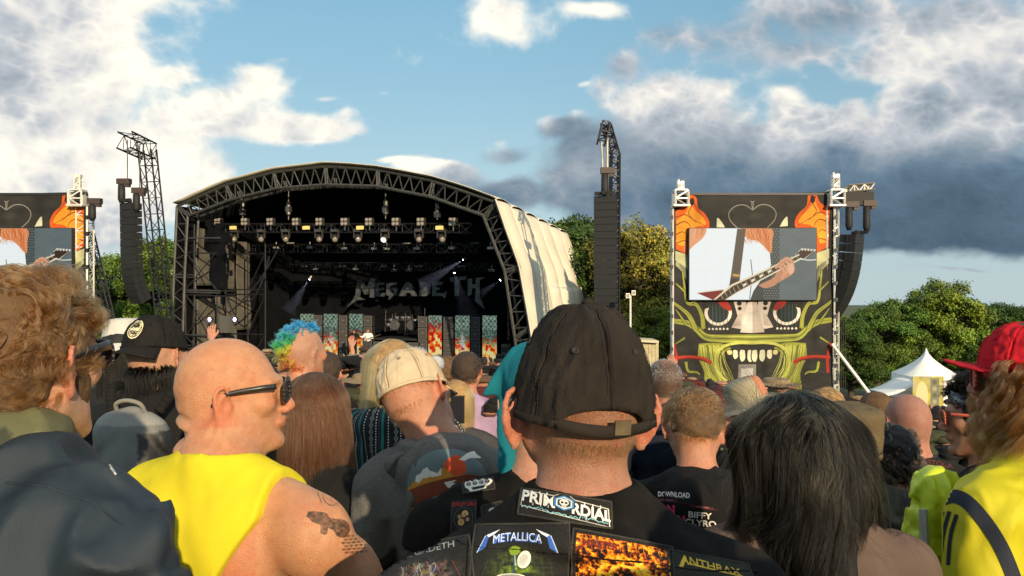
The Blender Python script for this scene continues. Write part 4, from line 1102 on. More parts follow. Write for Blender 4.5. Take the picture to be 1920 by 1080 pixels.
# ================================================================ trees
M_leaf = mat('leaf', attr=True, rough=.55, var=.0, spec=.3)
_b = M_leaf.node_tree.nodes['Principled BSDF']; _b.inputs['Transmission Weight'].default_value = 0
M_bark = mat('bark', (.07, .055, .04), .9, var=.4, scale=6, bump=.6)
def leafmesh(seed, blobs, n, size, hue):
    """blobs: ellipsoids (x,y,z,rx,ry,rz) in tree space; foliage sits in clumps on and in them"""
    g = np.random.default_rng(seed)
    C = []; W = []
    for b in blobs:
        b = np.array(b, float); vol = (b[3] * b[4] * b[5]) ** .67; k = int(14 + vol * 7)
        d = g.normal(size=(k, 3)); d /= np.linalg.norm(d, axis=1)[:, None]
        d[:, 2] = np.abs(d[:, 2]) * g.choice([1, 1, -1], k)
        c = b[:3] + d * b[3:] * (g.uniform(.55, 1.05, k) ** .6)[:, None]
        C.append(c); W.append(g.uniform(.2, 1.0, k) ** 1.4 * (.60 + .14 * b[3:].mean()))
    C = np.vstack(C); W = np.concatenate(W)
    prob = W ** 2 / np.sum(W ** 2); ci = g.choice(len(C), n, p=prob)
    d = g.normal(size=(n, 3)); d /= np.linalg.norm(d, axis=1)[:, None]
    rr = W[ci] * g.uniform(.05, 1.0, n) ** .5 * (1 + .3 * g.normal(size=n) * (g.random(n) < .3))
    p = C[ci] + d * rr[:, None] * [1.15, 1.15, .75]
    p = p + np.stack([fbm(p[:, 0] * .8, p[:, 1] * .8, p[:, 2] * .8 + 9 * k, 3) for k in range(3)], 1) * .5
    nn = d + g.normal(size=(n, 3)) * .7; nn[:, 2] += .5; nn /= np.linalg.norm(nn, axis=1)[:, None]
    t = np.cross(nn, g.normal(size=(n, 3))); t /= np.linalg.norm(t, axis=1)[:, None]; b = np.cross(nn, t)
    s = (size * g.uniform(.6, 1.3, n))[:, None]
    V = np.stack([p - t * s, p + b * s * .55 + nn * s * .12, p + t * s, p - b * s * .55 + nn * s * .12], 1).reshape(-1, 3)
    Fq = np.arange(n * 4).reshape(n, 4)
    base = np.array(lin(hue)); cl = g.uniform(.4, 1.35, len(C)); ch = g.uniform(-.3, .3, len(C))
    col = base * (cl[ci] * g.uniform(.7, 1.3, n))[:, None] * np.stack([1 + ch[ci] * .6, np.ones(n), 1 - ch[ci] * .5], 1)
    return rawmesh('foliage', V, Fq, M_leaf, False, col=np.repeat(col, 4, 0)), C
TREES = {}
def tree(kind, base, H, lab, rz=0.0, scale=1.0, group='trees behind the arena'):
    """kinds are built once, copied after"""
    t = thing('tree', lab, 'tree', base, rz, group)
    t.scale = (scale,) * 3
    if kind not in TREES:
        g = random.Random(kind * 31 + 7)
        sp_ = {0: ('#6b8028', .85), 1: ('#567026', 1.0), 2: ('#435b21', 1.1), 3: ('#857f33', .7)}[kind]
        bl = [(0, 0, H * .62, H * .30 * sp_[1], H * .28 * sp_[1], H * .30)]
        for k in range(9):
            a = g.uniform(0, 6.28); r = H * g.uniform(.12, .30) * sp_[1]; z = H * g.uniform(.28, .88); q = H * g.uniform(.10, .17)
            if z > H * .75: r *= .6
            bl.append((r * math.cos(a), r * math.sin(a), z, q, q, q * .8))
        me, C = leafmesh(kind, bl, int(70000 if kind != 3 else 42000), .105 if kind != 3 else .10, sp_[0])
        m = MB()
        pts = [(0, 0, 0), (.1, .05, H * .18), (0, .1, H * .36), (-.1, 0, H * .55), (0, 0, H * .8)]; rad = [.42, .33, .28, .2, .06]
        for i in range(4): m.tube(pts[i], pts[i + 1], rad[i], rad[i + 1], n=8)
        w = MB()
        idx = list(range(len(C))); g.shuffle(idx)
        for i in idx[:70]:
            c = C[i]; z0 = max(H * .2, min(c[2] - H * .12, H * .75)); a = np.array([0, .05, z0]); mid = a * .45 + c * .55 + np.array([g.uniform(-.4, .4), g.uniform(-.4, .4), -.2])
            w.tube(a, mid, .10, .06, n=5); w.tube(mid, c, .06, .015, n=4)
        tr = rawmesh('trunk', np.vstack(m.v), m.f, M_bark, True); br = rawmesh('branches', np.vstack(w.v), w.f, M_bark, True)
        TREES[kind] = (me, tr, br)
    me, tr, br = TREES[kind]
    obj('crown', me, t); obj('trunk', tr, t); obj('branch', br, t)
    return t
def tree_at(kind, px, ptop, d, lab, rz=0.0, group=None, H0=12.0):
    p = P(px, 0, d); p[2] = float(ground(p[0], d)) - .1
    H = P(0, ptop, d)[2] - p[2]
    t = tree(kind, p, H0, lab, rz, H / (H0 * 1.0), group)
    return t
tree_at(1, 285, 425, 56, 'green tree between the left speaker array and the stage', 1)
tree_at(0, 228, 520, 66, 'lower bright green tree behind the left speaker array', 2.3)
tree_at(0, 170, 535, 70, 'small bright tree under the far left screen tower', .5)
tree_at(2, 1062, 385, 58, 'tall tree with rounded top just behind the cream stage flank', 2)
tree_at(1, 1105, 430, 60, 'tree half hidden by the straight speaker array', 4)
tree_at(3, 1195, 385, 52, 'airy yellow green tree between the straight array and the printed screen', 0)
tree_at(3, 1246, 400, 55, 'yellow green tree touching the left edge of the printed screen', 1.7)
tree_at(0, 1225, 560, 47, 'low bush-like tree beside the wooden cabin', 3.0)
tree_at(2, 1595, 585, 74, 'dark tree behind the curved speaker array', .7)
tree_at(1, 1690, 545, 80, 'broad tree just left of the pagoda tent', 3.4)
tree_at(0, 1772, 508, 80, 'biggest sunlit tree rising behind the pagoda tent', 5.1)
tree_at(1, 1645, 562, 76, 'green tree behind the white slanting pole', 2.9)
tree_at(2, 1885, 555, 88, 'dark tree in the gap above the red cap', 4.4)
tree_at(2, 1830, 600, 80, 'darker tree right of the pagoda tent', 1.4)
random.seed(12)
for k in range(44):
    px = (-420 + k * 42) if k < 18 else (1130 + (k - 18) * 52)
    if k < 18 and px > 330: continue
    tree_at(k % 3, px + random.uniform(-12, 12), random.uniform(560, 600), random.uniform(92, 130), 'one of the far trees closing the view behind the arena', random.uniform(0, 6), 'far trees closing the view')

# ================================================================ bodies: implicit solids turned into one continuous mesh
def smin(a, b, k):
    h = np.clip(.5 + .5 * (b - a) / k, 0, 1)
    return b * (1 - h) + a * h - k * h * (1 - h)
class Field:
    def __init__(s, xs, ys, zs):
        s.ax = [np.asarray(q, np.float32) for q in (xs, ys, zs)]
        s.D = np.full((len(xs), len(ys), len(zs)), .08, np.float32)
    def _sl(s, lo, hi, pad):
        r = []
        for a, l, h in zip(s.ax, lo, hi):
            i0 = max(int(np.searchsorted(a, l - pad)) - 1, 0); i1 = min(int(np.searchsorted(a, h + pad)) + 1, len(a))
            r.append(slice(i0, i1))
        return tuple(r)
    def pts(s, sl): return np.meshgrid(*[a[q] for a, q in zip(s.ax, sl)], indexing='ij', sparse=True)
    def _put(s, sl, d, k, op):
        if op == '+': s.D[sl] = smin(s.D[sl], d, k)
        elif op == '-': s.D[sl] = -smin(-s.D[sl], d, k)
    def ell(s, c, r, k=.02, R_=None, op='+', T=None):
        """ellipsoid at c with radii r; R_ columns are its axes; T=(M, o) maps head space to body space"""
        c = np.array(c, np.float32); r = np.array(r, np.float32); R_ = np.eye(3) if R_ is None else np.asarray(R_)
        if T is not None: R_ = T[0] @ R_; c = T[0] @ c + T[1]
        e = np.sqrt(((R_ * r) ** 2).sum(1))
        sl = s._sl(c - e, c + e, .07 if op == '+' else .02)
        X, Y, Z = s.pts(sl)
        if X.size == 0 or Y.size == 0 or Z.size == 0: return s
        X = X - c[0]; Y = Y - c[1]; Z = Z - c[2]
        q = [(X * R_[0, i] + Y * R_[1, i] + Z * R_[2, i]) / r[i] for i in range(3)]
        k0 = np.sqrt(q[0] ** 2 + q[1] ** 2 + q[2] ** 2)
        k1 = np.sqrt((q[0] / r[0]) ** 2 + (q[1] / r[1]) ** 2 + (q[2] / r[2]) ** 2)
        s._put(sl, (k0 * (k0 - 1) / np.maximum(k1, 1e-4)).astype(np.float32), k, op); return s
    def bone(s, a, b, ra, rb, k=.02, op='+', T=None, sq=None):
        """round cone from a to b; sq=(axis, factor) flattens it"""
        a = np.array(a, np.float32); b = np.array(b, np.float32)
        if T is not None: a = T[0] @ a + T[1]; b = T[0] @ b + T[1]
        rm = max(ra, rb)
        sl = s._sl(np.minimum(a, b) - rm, np.maximum(a, b) + rm, .07 if op == '+' else .02)
        X, Y, Z = s.pts(sl)
        if X.size == 0 or Y.size == 0 or Z.size == 0: return s
        d = b - a; L2 = float(d @ d) + 1e-9
        X = X - a[0]; Y = Y - a[1]; Z = Z - a[2]
        t = np.clip((X * d[0] + Y * d[1] + Z * d[2]) / L2, 0, 1)
        dx, dy, dz = X - t * d[0], Y - t * d[1], Z - t * d[2]
        if sq is not None:
            w = [1, 1, 1]; w[sq[0]] = sq[1]; dx, dy, dz = dx * w[0], dy * w[1], dz * w[2]
        s._put(sl, (np.sqrt(dx * dx + dy * dy + dz * dz) - (ra + (rb - ra) * t)).astype(np.float32), k, op); return s
    def near(s, th=.02):
        m = np.abs(s.D) < th; i, j, k = np.nonzero(m)
        return m, s.ax[0][i], s.ax[1][j], s.ax[2][k]
    def displace(s, fn, th=.025):
        m, x, y, z = s.near(th)
        s.D[m] -= fn(x, y, z).astype(np.float32); return s
    def cut(s, fn):
        """remove where fn(x,y,z) > 0"""
        X, Y, Z = np.meshgrid(*s.ax, indexing='ij', sparse=True)
        s.D = np.maximum(s.D, fn(X, Y, Z).astype(np.float32)); return s
    def mesh(s):
        D = s.D.copy(); D[0] = D[-1] = .05; D[:, 0] = D[:, -1] = .05; D[:, :, 0] = D[:, :, -1] = .05
        ins = D < 0; nx, ny, nz = D.shape
        cnt = np.zeros((nx - 1, ny - 1, nz - 1), np.float32); P_ = np.zeros((nx - 1, ny - 1, nz - 1, 3), np.float32)
        quads = []
        for ax in range(3):
            sl0 = [slice(None)] * 3; sl1 = [slice(None)] * 3; sl0[ax] = slice(0, -1); sl1[ax] = slice(1, None)
            a = D[tuple(sl0)]; b = D[tuple(sl1)]
            ch = (a < 0) != (b < 0)
            I = np.argwhere(ch); av = a[ch]; bv = b[ch]; t = av / (av - bv)
            pos = np.stack([s.ax[q][I[:, q]] for q in range(3)], 1)
            A = s.ax[ax]; pos[:, ax] = A[I[:, ax]] * (1 - t) + A[I[:, ax] + 1] * t
            o1, o2 = [(1, 2), (2, 0), (0, 1)][ax]
            cells = []
            for (u, v) in ((0, 0), (1, 0), (1, 1), (0, 1)):
                c = I.copy(); c[:, o1] -= u; c[:, o2] -= v; cells.append(c)
                np.add.at(P_, tuple(c.T), pos); np.add.at(cnt, tuple(c.T), 1)
            q = np.stack([np.ravel_multi_index(tuple(c.T), cnt.shape) for c in cells], 1)
            flip = av > 0
            q[flip] = q[flip][:, ::-1]
            quads.append(q[:, ::-1] if False else q)
        q = np.vstack(quads); used = np.nonzero(cnt.ravel() > 0)[0]
        mp = np.full(cnt.size, -1, np.int64); mp[used] = np.arange(len(used))
        v = P_.reshape(-1, 3)[used] / cnt.ravel()[used][:, None]
        return v, mp[q].astype(np.int32)
def axis(*segs):
    """segs: (start, end, step), ..."""
    o = []
    for a, b, s in segs: o.append(np.arange(a, b, s))
    return np.unique(np.round(np.concatenate(o + [[segs[-1][1]]]), 5))
def rot(yaw=0, pitch=0, roll=0):
    """pitch > 0 looks up, yaw > 0 turns to the person's left, roll > 0 leans the crown right"""
    y, p, r = R(yaw), R(pitch), R(roll)
    Rz = np.array([[math.cos(y), -math.sin(y), 0], [math.sin(y), math.cos(y), 0], [0, 0, 1]])
    Rx = np.array([[1, 0, 0], [0, math.cos(p), -math.sin(p)], [0, math.sin(p), math.cos(p)]])
    Ry = np.array([[math.cos(r), 0, math.sin(r)], [0, 1, 0], [-math.sin(r), 0, math.cos(r)]])
    return Rz @ Rx @ Ry

def add_head(f, T, hs, face=True, earout=1.0, neckw=1.0, jaw=1.0):
    es = 1.0 + .16 * max(earout - 1, 0)
    S = lambda *v: np.array(v) * hs
    f.ell(S(0, -.018, .036), S(.0765, .094, .083), .02, T=T)
    f.ell(S(0, -.045, .002), S(.064, .062, .062), .03, T=T)
    f.ell(S(0, .028, -.012), S(.063, .062, .086), .02, T=T)
    for x in (-1, 1):
        f.bone(S(x * .054 * jaw, -.006, -.048), S(x * .024, .066, -.094), .019 * hs, .017 * hs, .03, T=T)
    f.ell(S(0, .03, -.066), S(.05, .05, .042), .02, T=T)
    f.ell(S(0, .074, -.099), S(.024, .020, .017), .018, T=T)
    if face:
        for x in (-1, 1):
            f.ell(S(x * .044, .058, -.014), S(.024, .026, .022), .015, T=T)
            f.bone(S(x * .008, .086, .026), S(x * .042, .072, .026), .010 * hs, .009 * hs, .012, T=T)
            f.ell(S(x * .031, .101, .008), S(.017, .020, .012), .012, op='-', T=T)
            f.ell(S(x * .031, .074, .007), S(.0135, .0135, .0125), .004, T=T)
            f.ell(S(x * .013, .098, -.034), S(.009, .011, .008), .006, T=T)
        f.bone(S(0, .084, .018), S(0, .108, -.028), .0085 * hs, .011 * hs, .010, T=T)
        f.ell(S(0, .085, -.058), S(.027, .013, .013), .012, T=T)
        f.ell(S(0, .094, -.0535), S(.021, .007, .0045), .004, T=T)
        f.ell(S(0, .092, -.0645), S(.018, .007, .0052), .004, T=T)
        f.ell(S(0, .103, -.059), S(.024, .006, .0012), .002, op='-', T=T)
    for x in (-1, 1):
        a = R(32 + 14 * (earout - 1)); w = np.array([x * math.sin(a), -math.cos(a), 0]); n = np.array([x * math.cos(a), math.sin(a), 0.0]); zv = np.array([0, .10, 1.]) / 1.005
        root = np.array([x * .0765, -.002, -.006 - .010 * max(earout - 1, 0)]); ep = lambda u, v, o=0.0: (root + w * u * es + zv * v * es + n * o) * hs
        ER = np.stack([n, w, zv], 1)
        f.ell(ep(.014, .0, .0015), S(.0042, .015 * es, .026 * es), .004, R_=ER, T=T)
        rim = [(.002, .016), (.006, .029), (.016, .034), (.026, .030), (.031, .018), (.030, .003), (.025, -.011), (.018, -.022)]
        for p0_, p1_ in zip(rim[:-1], rim[1:]): f.bone(ep(*p0_, .004), ep(*p1_, .004), .0042 * hs, .0042 * hs, .003, T=T)
        f.ell(ep(.012, -.025, .002), S(.0052, .0085, .0105), .005, R_=ER, T=T)
        f.bone(ep(.014, .018, .004), ep(.021, -.008, .004), .0032 * hs, .0036 * hs, .003, T=T)
        f.ell(ep(.010, -.003, .007), S(.007, .008, .012), .003, R_=ER, op='-', T=T)
        f.ell(ep(.0, -.004, .004), S(.004, .005, .006), .004, R_=ER, T=T)
        f.ell(ep(.008, .0, -.008), S(.009, .012, .022), .008, T=T, R_=ER)
def add_body(f, B, grow=0.0, parts=('torso', 'arms'), folds=0):
    g = grow; w = B['w']; z = B['zn']; dp = B['dep']
    V = lambda x, y, zz: (x * w, y * dp, z + zz)
    if 'torso' in parts:
        f.ell(V(0, .005, -.20), (.148 * w + g, .105 * dp + g, .20 + g), .05)
        f.ell(V(0, .0, -.10 - B.get('drop', 0)), (.165 * w + g, .088 * dp + g, .085 + g), .05)
        dr = B.get('drop', 0.0); f.bone(V(-.145, -.008, -.075 - dr), V(.145, -.008, -.075 - dr), .050 + g, .050 + g, .05)
        for x in (-1, 1):
            f.bone(V(x * .02, -.022, .0), V(x * .135, -.015, -.058 - dr), .046 + g * .8, .044 + g, .05)
            f.ell(V(x * .075, -.06, -.15), (.065 * w + g, .042 * dp + g, .09 + g), .05)
        f.ell(V(0, .01, -.40), (.135 * w + g * 1.3, .10 * dp + g * 1.3, .17 + g), .06)
        f.ell(V(0, .0, -.56), (.155 * w + g * 1.3, .115 * dp + g * 1.3, .13 + g), .06)
    if 'arms' in parts:
        for i, x in enumerate((-1, 1)):
            s_, e_, h_ = B['arms'][i]
            f.ell(s_, (.056 * B['aw'] + g, .056 * B['aw'] + g, .062 * B['aw'] + g), .05)
            f.bone(s_, e_, .050 * B['aw'] + g, .040 * B['aw'] + g, .03)
            f.ell(np.array(s_) * .55 + np.array(e_) * .45, (.048 * B['aw'] + g,) * 2 + (.085 + g,), .03)
            f.bone(e_, h_, .040 * B['aw'] + g, .026 * B['aw'] + g * 1.1, .02)
def add_legs(f, B, g=0.0):
    zl = B['zn'] - .62
    for x in (-1, 1):
        hp = (x * .085 * B['w'], 0, zl); kn = (x * .09, .012, zl * .52 + .02); an = (x * .095, -.02, .085)
        f.bone(hp, kn, .085 + g, .055 + g, .05); f.bone(kn, an, .054 + g, .037 + g * 1.2, .02)
        f.ell((x * .088, -.02, zl * .38), (.05 + g, .055 + g, .11), .03)
        if g == 0: f.bone((x * .095, -.03, .045), (x * .105, .13, .03), .037, .026, .03)
def hand_mesh():
    f = Field(axis((-.07, .07, .0035)), axis((-.05, .05, .0035)), axis((-.05, .20, .0035)))
    f.bone((0, 0, -.03), (0, 0, .02), .024, .028, .01, sq=(1, 1.3))
    f.bone((-.016, 0, .03), (-.022, .002, .085), .020, .018, .02, sq=(1, 1.5)); f.bone((.014, 0, .03), (.020, .002, .085), .020, .018, .02, sq=(1, 1.5))
    for i, (x, L_) in enumerate(((-.031, .070), (-.011, .080), (.010, .075), (.030, .058))):
        a = (x, .002, .088); b = (x * 1.05, .012, .088 + L_ * .5); c = (x * 1.05, .030, .088 + L_ * .9)
        f.bone(a, b, .0095, .0085, .004); f.bone(b, c, .0085, .0065, .003)
    f.bone((-.026, .004, .025), (-.052, .016, .060), .013, .010, .008); f.bone((-.052, .016, .060), (-.055, .028, .088), .010, .0075, .004)
    return f.mesh()
HAND = hand_mesh()
def hand_at(B, i):
    v, q = HAND
    s_, e_, h_ = [np.array(k, float) for k in B['arms'][i]]
    d = h_ - e_; d /= np.linalg.norm(d); t = np.array([0, 1., 0]) if abs(d[1]) < .8 else np.array([0, 0, 1.])
    t = t - d * (t @ d); t /= np.linalg.norm(t); x = np.cross(t, d) * (1 if i == 0 else -1)
    vv = v.copy(); 
    M_ = np.stack([x, t, d], 1); vv = vv @ M_.T + h_
    qq = q if np.linalg.det(M_) > 0 else q[:, ::-1]
    return vv, qq

# ---- colours and cloth
SK_PALE, SK_TAN, SK_RED = (.47, .28, .19), (.38, .21, .13), (.46, .24, .155)
M_skin = mat('skin', attr=True, rough=.5, var=.09, scale=50, bump=.5, bscale=380, sss=.004, spec=.45, detail=8)
def cloth(name, col, rough=.9, var=.14, bump=.5, weave=0, sheen=.0, attr=False, img=None, bscale=500, spec=.15, scale=14, wrinkle=.022, wscale=7):
    return mat(name, col, rough, var=var, scale=scale, bump=bump, bscale=bscale, sheen=sheen, attr=attr, img=img, weave=weave, spec=spec, wrinkle=wrinkle, wscale=wscale)
def foldfn(amp, seed, sc=1.0, zc=1.0):
    def fn(x, y, z):
        a = fbm(x * 5 * sc + seed, y * 5 * sc, z * 3.2 * zc + seed, 3)
        r = 1 - np.abs(vnoise(x * 9 * sc + 3 * seed, y * 9 * sc + a * 1.5, z * 5 * zc + a * 2)) * 2
        r2 = 1 - np.abs(vnoise(x * 17 * sc + 5 * seed, y * 15 * sc + a * 2, z * 11 * zc + a * 3 + 9)) * 2
        n3 = vnoise(x * 6 * sc + z * 3 + seed, y * 6 * sc + 2, z * 2.2 * zc - x * 2)
        return amp * (a * 1.2 + .7 * r + .35 * r2 - .3 - .8 * np.exp(-(n3 / .12) ** 2))
    return fn

skin_detail(M_skin)
class Person:
    """local space: feet at the origin, facing +y; the Empty stands at the feet"""
    def __init__(s, name, label, px, py, d, body_yaw=0, yaw=0, pitch=0, roll=0, hs=1.0, w=1.0, dep=1.0, aw=1.0, skin=SK_PALE, lean=(0, 0), arms=None, fine=.008, group=None,
                 earout=1.0, jaw=1.0, face=True, neck=1.0, red=.35, necklen=0.0, shrug=0.0, crease=0.0, drop=0.0):
        s.hs = hs; s.py_ = py; s.px_ = px; s.d = d
        W = P(px, py, d); by = R(body_yaw); c, q = math.cos(by), math.sin(by)
        s.fw = np.array([lean[0], lean[1] + .035 * hs])          # head sits a little ahead of the neck root
        off = np.array([c * s.fw[0] - q * s.fw[1], q * s.fw[0] + c * s.fw[1]])
        loc = np.array([W[0] - off[0], W[1] - off[1], 0]); loc[2] = float(ground(loc[0], loc[1]))
        s.loc = loc; s.by = by
        s.hz = W[2] - loc[2]
        s.t = thing('person', label, 'person', loc, by, group)
        s.hc = np.array([s.fw[0], s.fw[1], s.hz])
        s.T = (rot(yaw - body_yaw, pitch, roll), s.hc)
        zn = s.hz - (.165 + necklen) * hs + shrug
        B = dict(w=w, dep=dep, zn=zn, aw=aw, drop=drop)
        if arms is None: arms = [((-.20 * w, -.01, zn - .10 - drop), (-.255 * w, -.03, zn - .38), (-.235 * w, .10, zn - .60)), ((.20 * w, -.01, zn - .10 - drop), (.255 * w, -.03, zn - .38), (.235 * w, .10, zn - .60))]
        else: arms = [[(a[0], a[1], zn + a[2]) for a in arm] for arm in arms]
        B['arms'] = arms; s.B = B; s.skin = skin; s.neck = neck
        # body
        lo = [min(a[k] for arm in arms for a in arm) - .13 for k in range(3)]; hi = [max(a[k] for arm in arms for a in arm) + .13 for k in range(3)]
        x0, x1 = min(lo[0], -.32 * w), max(hi[0], .32 * w); y0, y1 = min(lo[1], -.24), max(hi[1], .28, s.fw[1] + .17); s.ext = (x0, x1, y0, y1, max(hi[2], s.hz + .16 * hs))
        fi = fine
        fx = axis((x0, s.hc[0] - .12, fi * 2), (s.hc[0] - .12, s.hc[0] + .12, fi), (s.hc[0] + .12, x1, fi * 2))
        fy = axis((y0, s.hc[1] - .14, fi * 2), (s.hc[1] - .14, s.hc[1] + .15, fi), (s.hc[1] + .15, y1, fi * 2))
        fz = axis((-.02, zn - .15, .026), (zn - .15, zn - .02, fi * 1.7), (zn - .02, s.ext[4], fi))
        f = Field(fx, fy, fz)
        add_head(f, s.T, hs, face, earout, jaw=jaw)
        a = s.T[0] @ (np.array([0, -.030, -.045]) * hs) + s.hc; b = np.array([0, -.012, zn - .02])
        f.bone(a, b, .056 * hs * neck, .062 * hs * neck, .035)
        add_body(f, B); add_legs(f, B)
        if crease:
            Rm = s.T[0]
            def cr(x, y, z):
                h = ((np.stack([x, y, z], -1) - s.hc) @ Rm) / hs
                bk = smooth(-.015, -.05, h[:, 1]) * smooth(.075, .05, np.abs(h[:, 0])); zz = h[:, 2] + .18 * np.abs(h[:, 0]) * 1 + .004 * fbm(h[:, 0] * 30, h[:, 1] * 30, h[:, 2] * 0, 2)
                return bk * crease * (.0035 * np.sin((zz + .05) / .021 * 6.283 * .5) * smooth(-.12, -.085, zz) * smooth(-.01, -.03, zz) - .004 * (np.exp(-((zz + .047) / .003) ** 2) + np.exp(-((zz + .070) / .003) ** 2)) + .0022 * fbm(h[:, 0] * 45, h[:, 1] * 45, h[:, 2] * 45, 3) * smooth(-.04, .0, h[:, 2]) * smooth(.06, .02, h[:, 2]))
            f.displace(cr, .02)
        v, q_ = f.mesh()
        vs_ = [v]; qs = [q_]; n = len(v)
        for i in (0, 1):
            hv, hq = hand_at(B, i); vs_.append(hv); qs.append(hq + n); n += len(hv)
        s.v = np.vstack(vs_); s.q = np.vstack(qs)
        s.hloc = ((s.v - s.hc) @ s.T[0]) / hs               # vertex positions in head space
        # skin tone: ears, nose, cheeks, neck redder; lips
        x, y, z = s.hloc.T
        col = np.ones((len(s.v), 3)) * np.array(skin)
        nz = fbm(s.v[:, 0] * 30, s.v[:, 1] * 30, s.v[:, 2] * 30, 3)
        rd = np.clip(smooth(.072, .085, np.abs(x)) * (z > -.05) + .6 * np.exp(-((y - .1) ** 2 + (z + .02) ** 2) / .0012) + smooth(-.06, -.15, z) * .6 * (y < .05) + .25 * nz + .1, 0, 1) * red
        col = col * (1 - rd[:, None] * np.array([.0, .42, .45]))
        lip = np.exp(-((x / .024) ** 2 + ((z + .059) / .009) ** 2) * 1.5) * (y > .085)
        col = col * (1 - lip[:, None] * np.array([.15, .45, .40]))
        s.col = col
        s.stubble = np.clip(np.maximum(smooth(.015, .045, y) * smooth(-.025, -.05, z) * smooth(-.135, -.11, z), smooth(-.03, -.05, z) * smooth(-.11, -.085, z) * smooth(0.0, .03, y)), 0, 1)
    def paint(s, m, c, k=1.0):
        m = np.clip(m * k, 0, 1)[:, None]; s.col = s.col * (1 - m) + np.array(c) * m; return s
    def body(s):
        s.me = rawmesh('body', s.v, s.q, M_skin, True, col=s.col)
        s.bo = obj('body', s.me, s.t)
        return s.bo
    def garment(s, name, m, grow=.012, parts=('torso', 'arms'), neck=.075, neckz=-.0, hem=-.62, sleeve=1.0, folds=.006, seed=1.0, fine=.009, extra=None, cutfn=None, legs=False, colfn=None, smoothness=True, ymax=None, sc=1.0, zc=1.0, necky=.02, uvfn=None):
        B = s.B; zn = B['zn']; x0, x1, y0, y1, zt = s.ext
        g_ = grow + .02
        if legs: zz = axis((-.02, zn - .5, .022))
        else: zz = axis((zn + hem - .06, zn - .30, fine * 2), (zn - .30, min(zt, zn + .12) if not extra else min(zt, zn + .2), fine))
        f = Field(axis((x0 - g_, x1 + g_, fine * (1.5 if legs else 1))), axis((y0 - g_, y1 + g_, fine * (1.5 if legs else 1))), zz)
        if legs: f.ell((0, 0, zn - .58), (.155 * B['w'] + grow, .115 * B['dep'] + grow, .13), .05); add_legs(f, B, grow)
        else: add_body(f, B, grow, parts)
        if extra: extra(f, s)
        if folds: f.displace(foldfn(folds, seed, sc, zc))
        if not legs:
            if neck: f.ell((0, necky, zn + .035 + neckz), (neck, neck, .05 if neck < .2 else .06), .008, op='-')
            if hem: f.cut(lambda X, Y, Z: (zn + hem) - Z + 0 * X + 0 * Y)
        else: f.cut(lambda X, Y, Z: Z - (zn - .52) + 0 * X + 0 * Y)
        if sleeve < 1.0 and 'arms' in parts:
            for a_, e_, h_ in B['arms']:
                a_ = np.array(a_); d = np.array(e_) - a_; L_ = np.linalg.norm(d); d /= L_
                p0 = a_ + d * L_ * sleeve * 2 if sleeve <= .5 else None
                if p0 is None: a2 = np.array(e_); d2 = np.array(h_) - a2; L2 = np.linalg.norm(d2); d2 /= L2; p0 = a2 + d2 * L2 * (sleeve - .5) * 2; d = d2
                sx = np.sign(a_[0])
                f.cut(lambda X, Y, Z, p0=p0, d=d, sx=sx: np.where((X * sx > .16 * B['w']) & ((X - p0[0]) ** 2 + (Y - p0[1]) ** 2 + (Z - p0[2]) ** 2 < .36 ** 2), (X - p0[0]) * d[0] + (Y - p0[1]) * d[1] + (Z - p0[2]) * d[2], -1.0))
        if cutfn: f.cut(cutfn)
        v, q = f.mesh()
        o = obj(name, rawmesh(name, v, q, m, smoothness, col=None if colfn is None else colfn(v, s), uv=None if uvfn is None else uvfn(v)), s.t)
        o['_v'] = 0; del o['_v']
        return o
    def trousers(s, m): return s.garment('trousers', m, .014, legs=True, folds=.007, seed=s.px_ * .01)
    def shoes(s, m):
        for x in (-1, 1):
            f = Field(axis((x * .1 - .07, x * .1 + .07, .012)), axis((-.10, .20, .012)), axis((-.02, .13, .012)))
            f.bone((x * .095, -.03, .045), (x * .105, .14, .032), .045, .036, .03); f.bone((x * .095, -.025, .05), (x * .095, -.02, .10), .045, .045, .02)
            f.cut(lambda X, Y, Z: -Z + .0 * X + 0 * Y)
            v, q = f.mesh(); obj('shoe', rawmesh('shoe', v, q, m, True), s.t)
    def H(s, p):
        """head-space point(s) to body space"""
        return (np.asarray(p, float) * s.hs) @ s.T[0].T + s.hc
    def base_clothes(s, tr=(.02, .022, .03), sh=(.03, .025, .02)):
        s.trousers(cloth('denim_%02x' % (int(tr[0] * 997) % 251), tr)); s.shoes(mat('shoe_leather', sh, .5))

# ================================================================ hair
def strands(name, pts, rad, m, parent, taper=.35):
    """pts: (n, k, 3) in the parent's space"""
    n, k, _ = pts.shape
    hc = bpy.data.hair_curves.new(name); hc.add_curves([k] * n)
    hc.position_data.foreach_set('vector', pts.astype(np.float32).ravel())
    a = hc.attributes.new('radius', 'FLOAT', 'POINT')
    r = np.repeat((rad * np.linspace(1, taper, k))[None], n, 0) if np.isscalar(rad) else rad
    a.data.foreach_set('value', r.astype(np.float32).ravel())
    hc.materials.append(m)
    o = bpy.data.objects.new(name, hc); COL.objects.link(o)
    if parent: o.parent = parent
    return o
def scalp(n, mask, g, jit=0):
    """roots on the cranium in head space, mask(x,y,z) -> keep probability"""
    out_ = []; need = n
    for _ in range(60):
        d = g.normal(size=(n * 3, 3)); d /= np.linalg.norm(d, axis=1)[:, None]
        p = np.array([0, -.018, .034]) + d * [.0775, .0955, .0845]
        lowm = d[:, 2] < -.35
        p[lowm] = (np.array([0, -.045, .0]) + d[lowm] * [.065, .063, .064])
        k = mask(p[:, 0], p[:, 1], p[:, 2]) > g.random(len(p))
        out_.append(np.hstack([p[k], d[k]]))
        if sum(map(len, out_)) >= n: break
    a = np.vstack(out_)[:n]
    return a[:, :3], a[:, 3:]
HEADC = [((0, -.018, .034), (.079, .097, .086)), ((0, .025, -.012), (.066, .066, .09))]
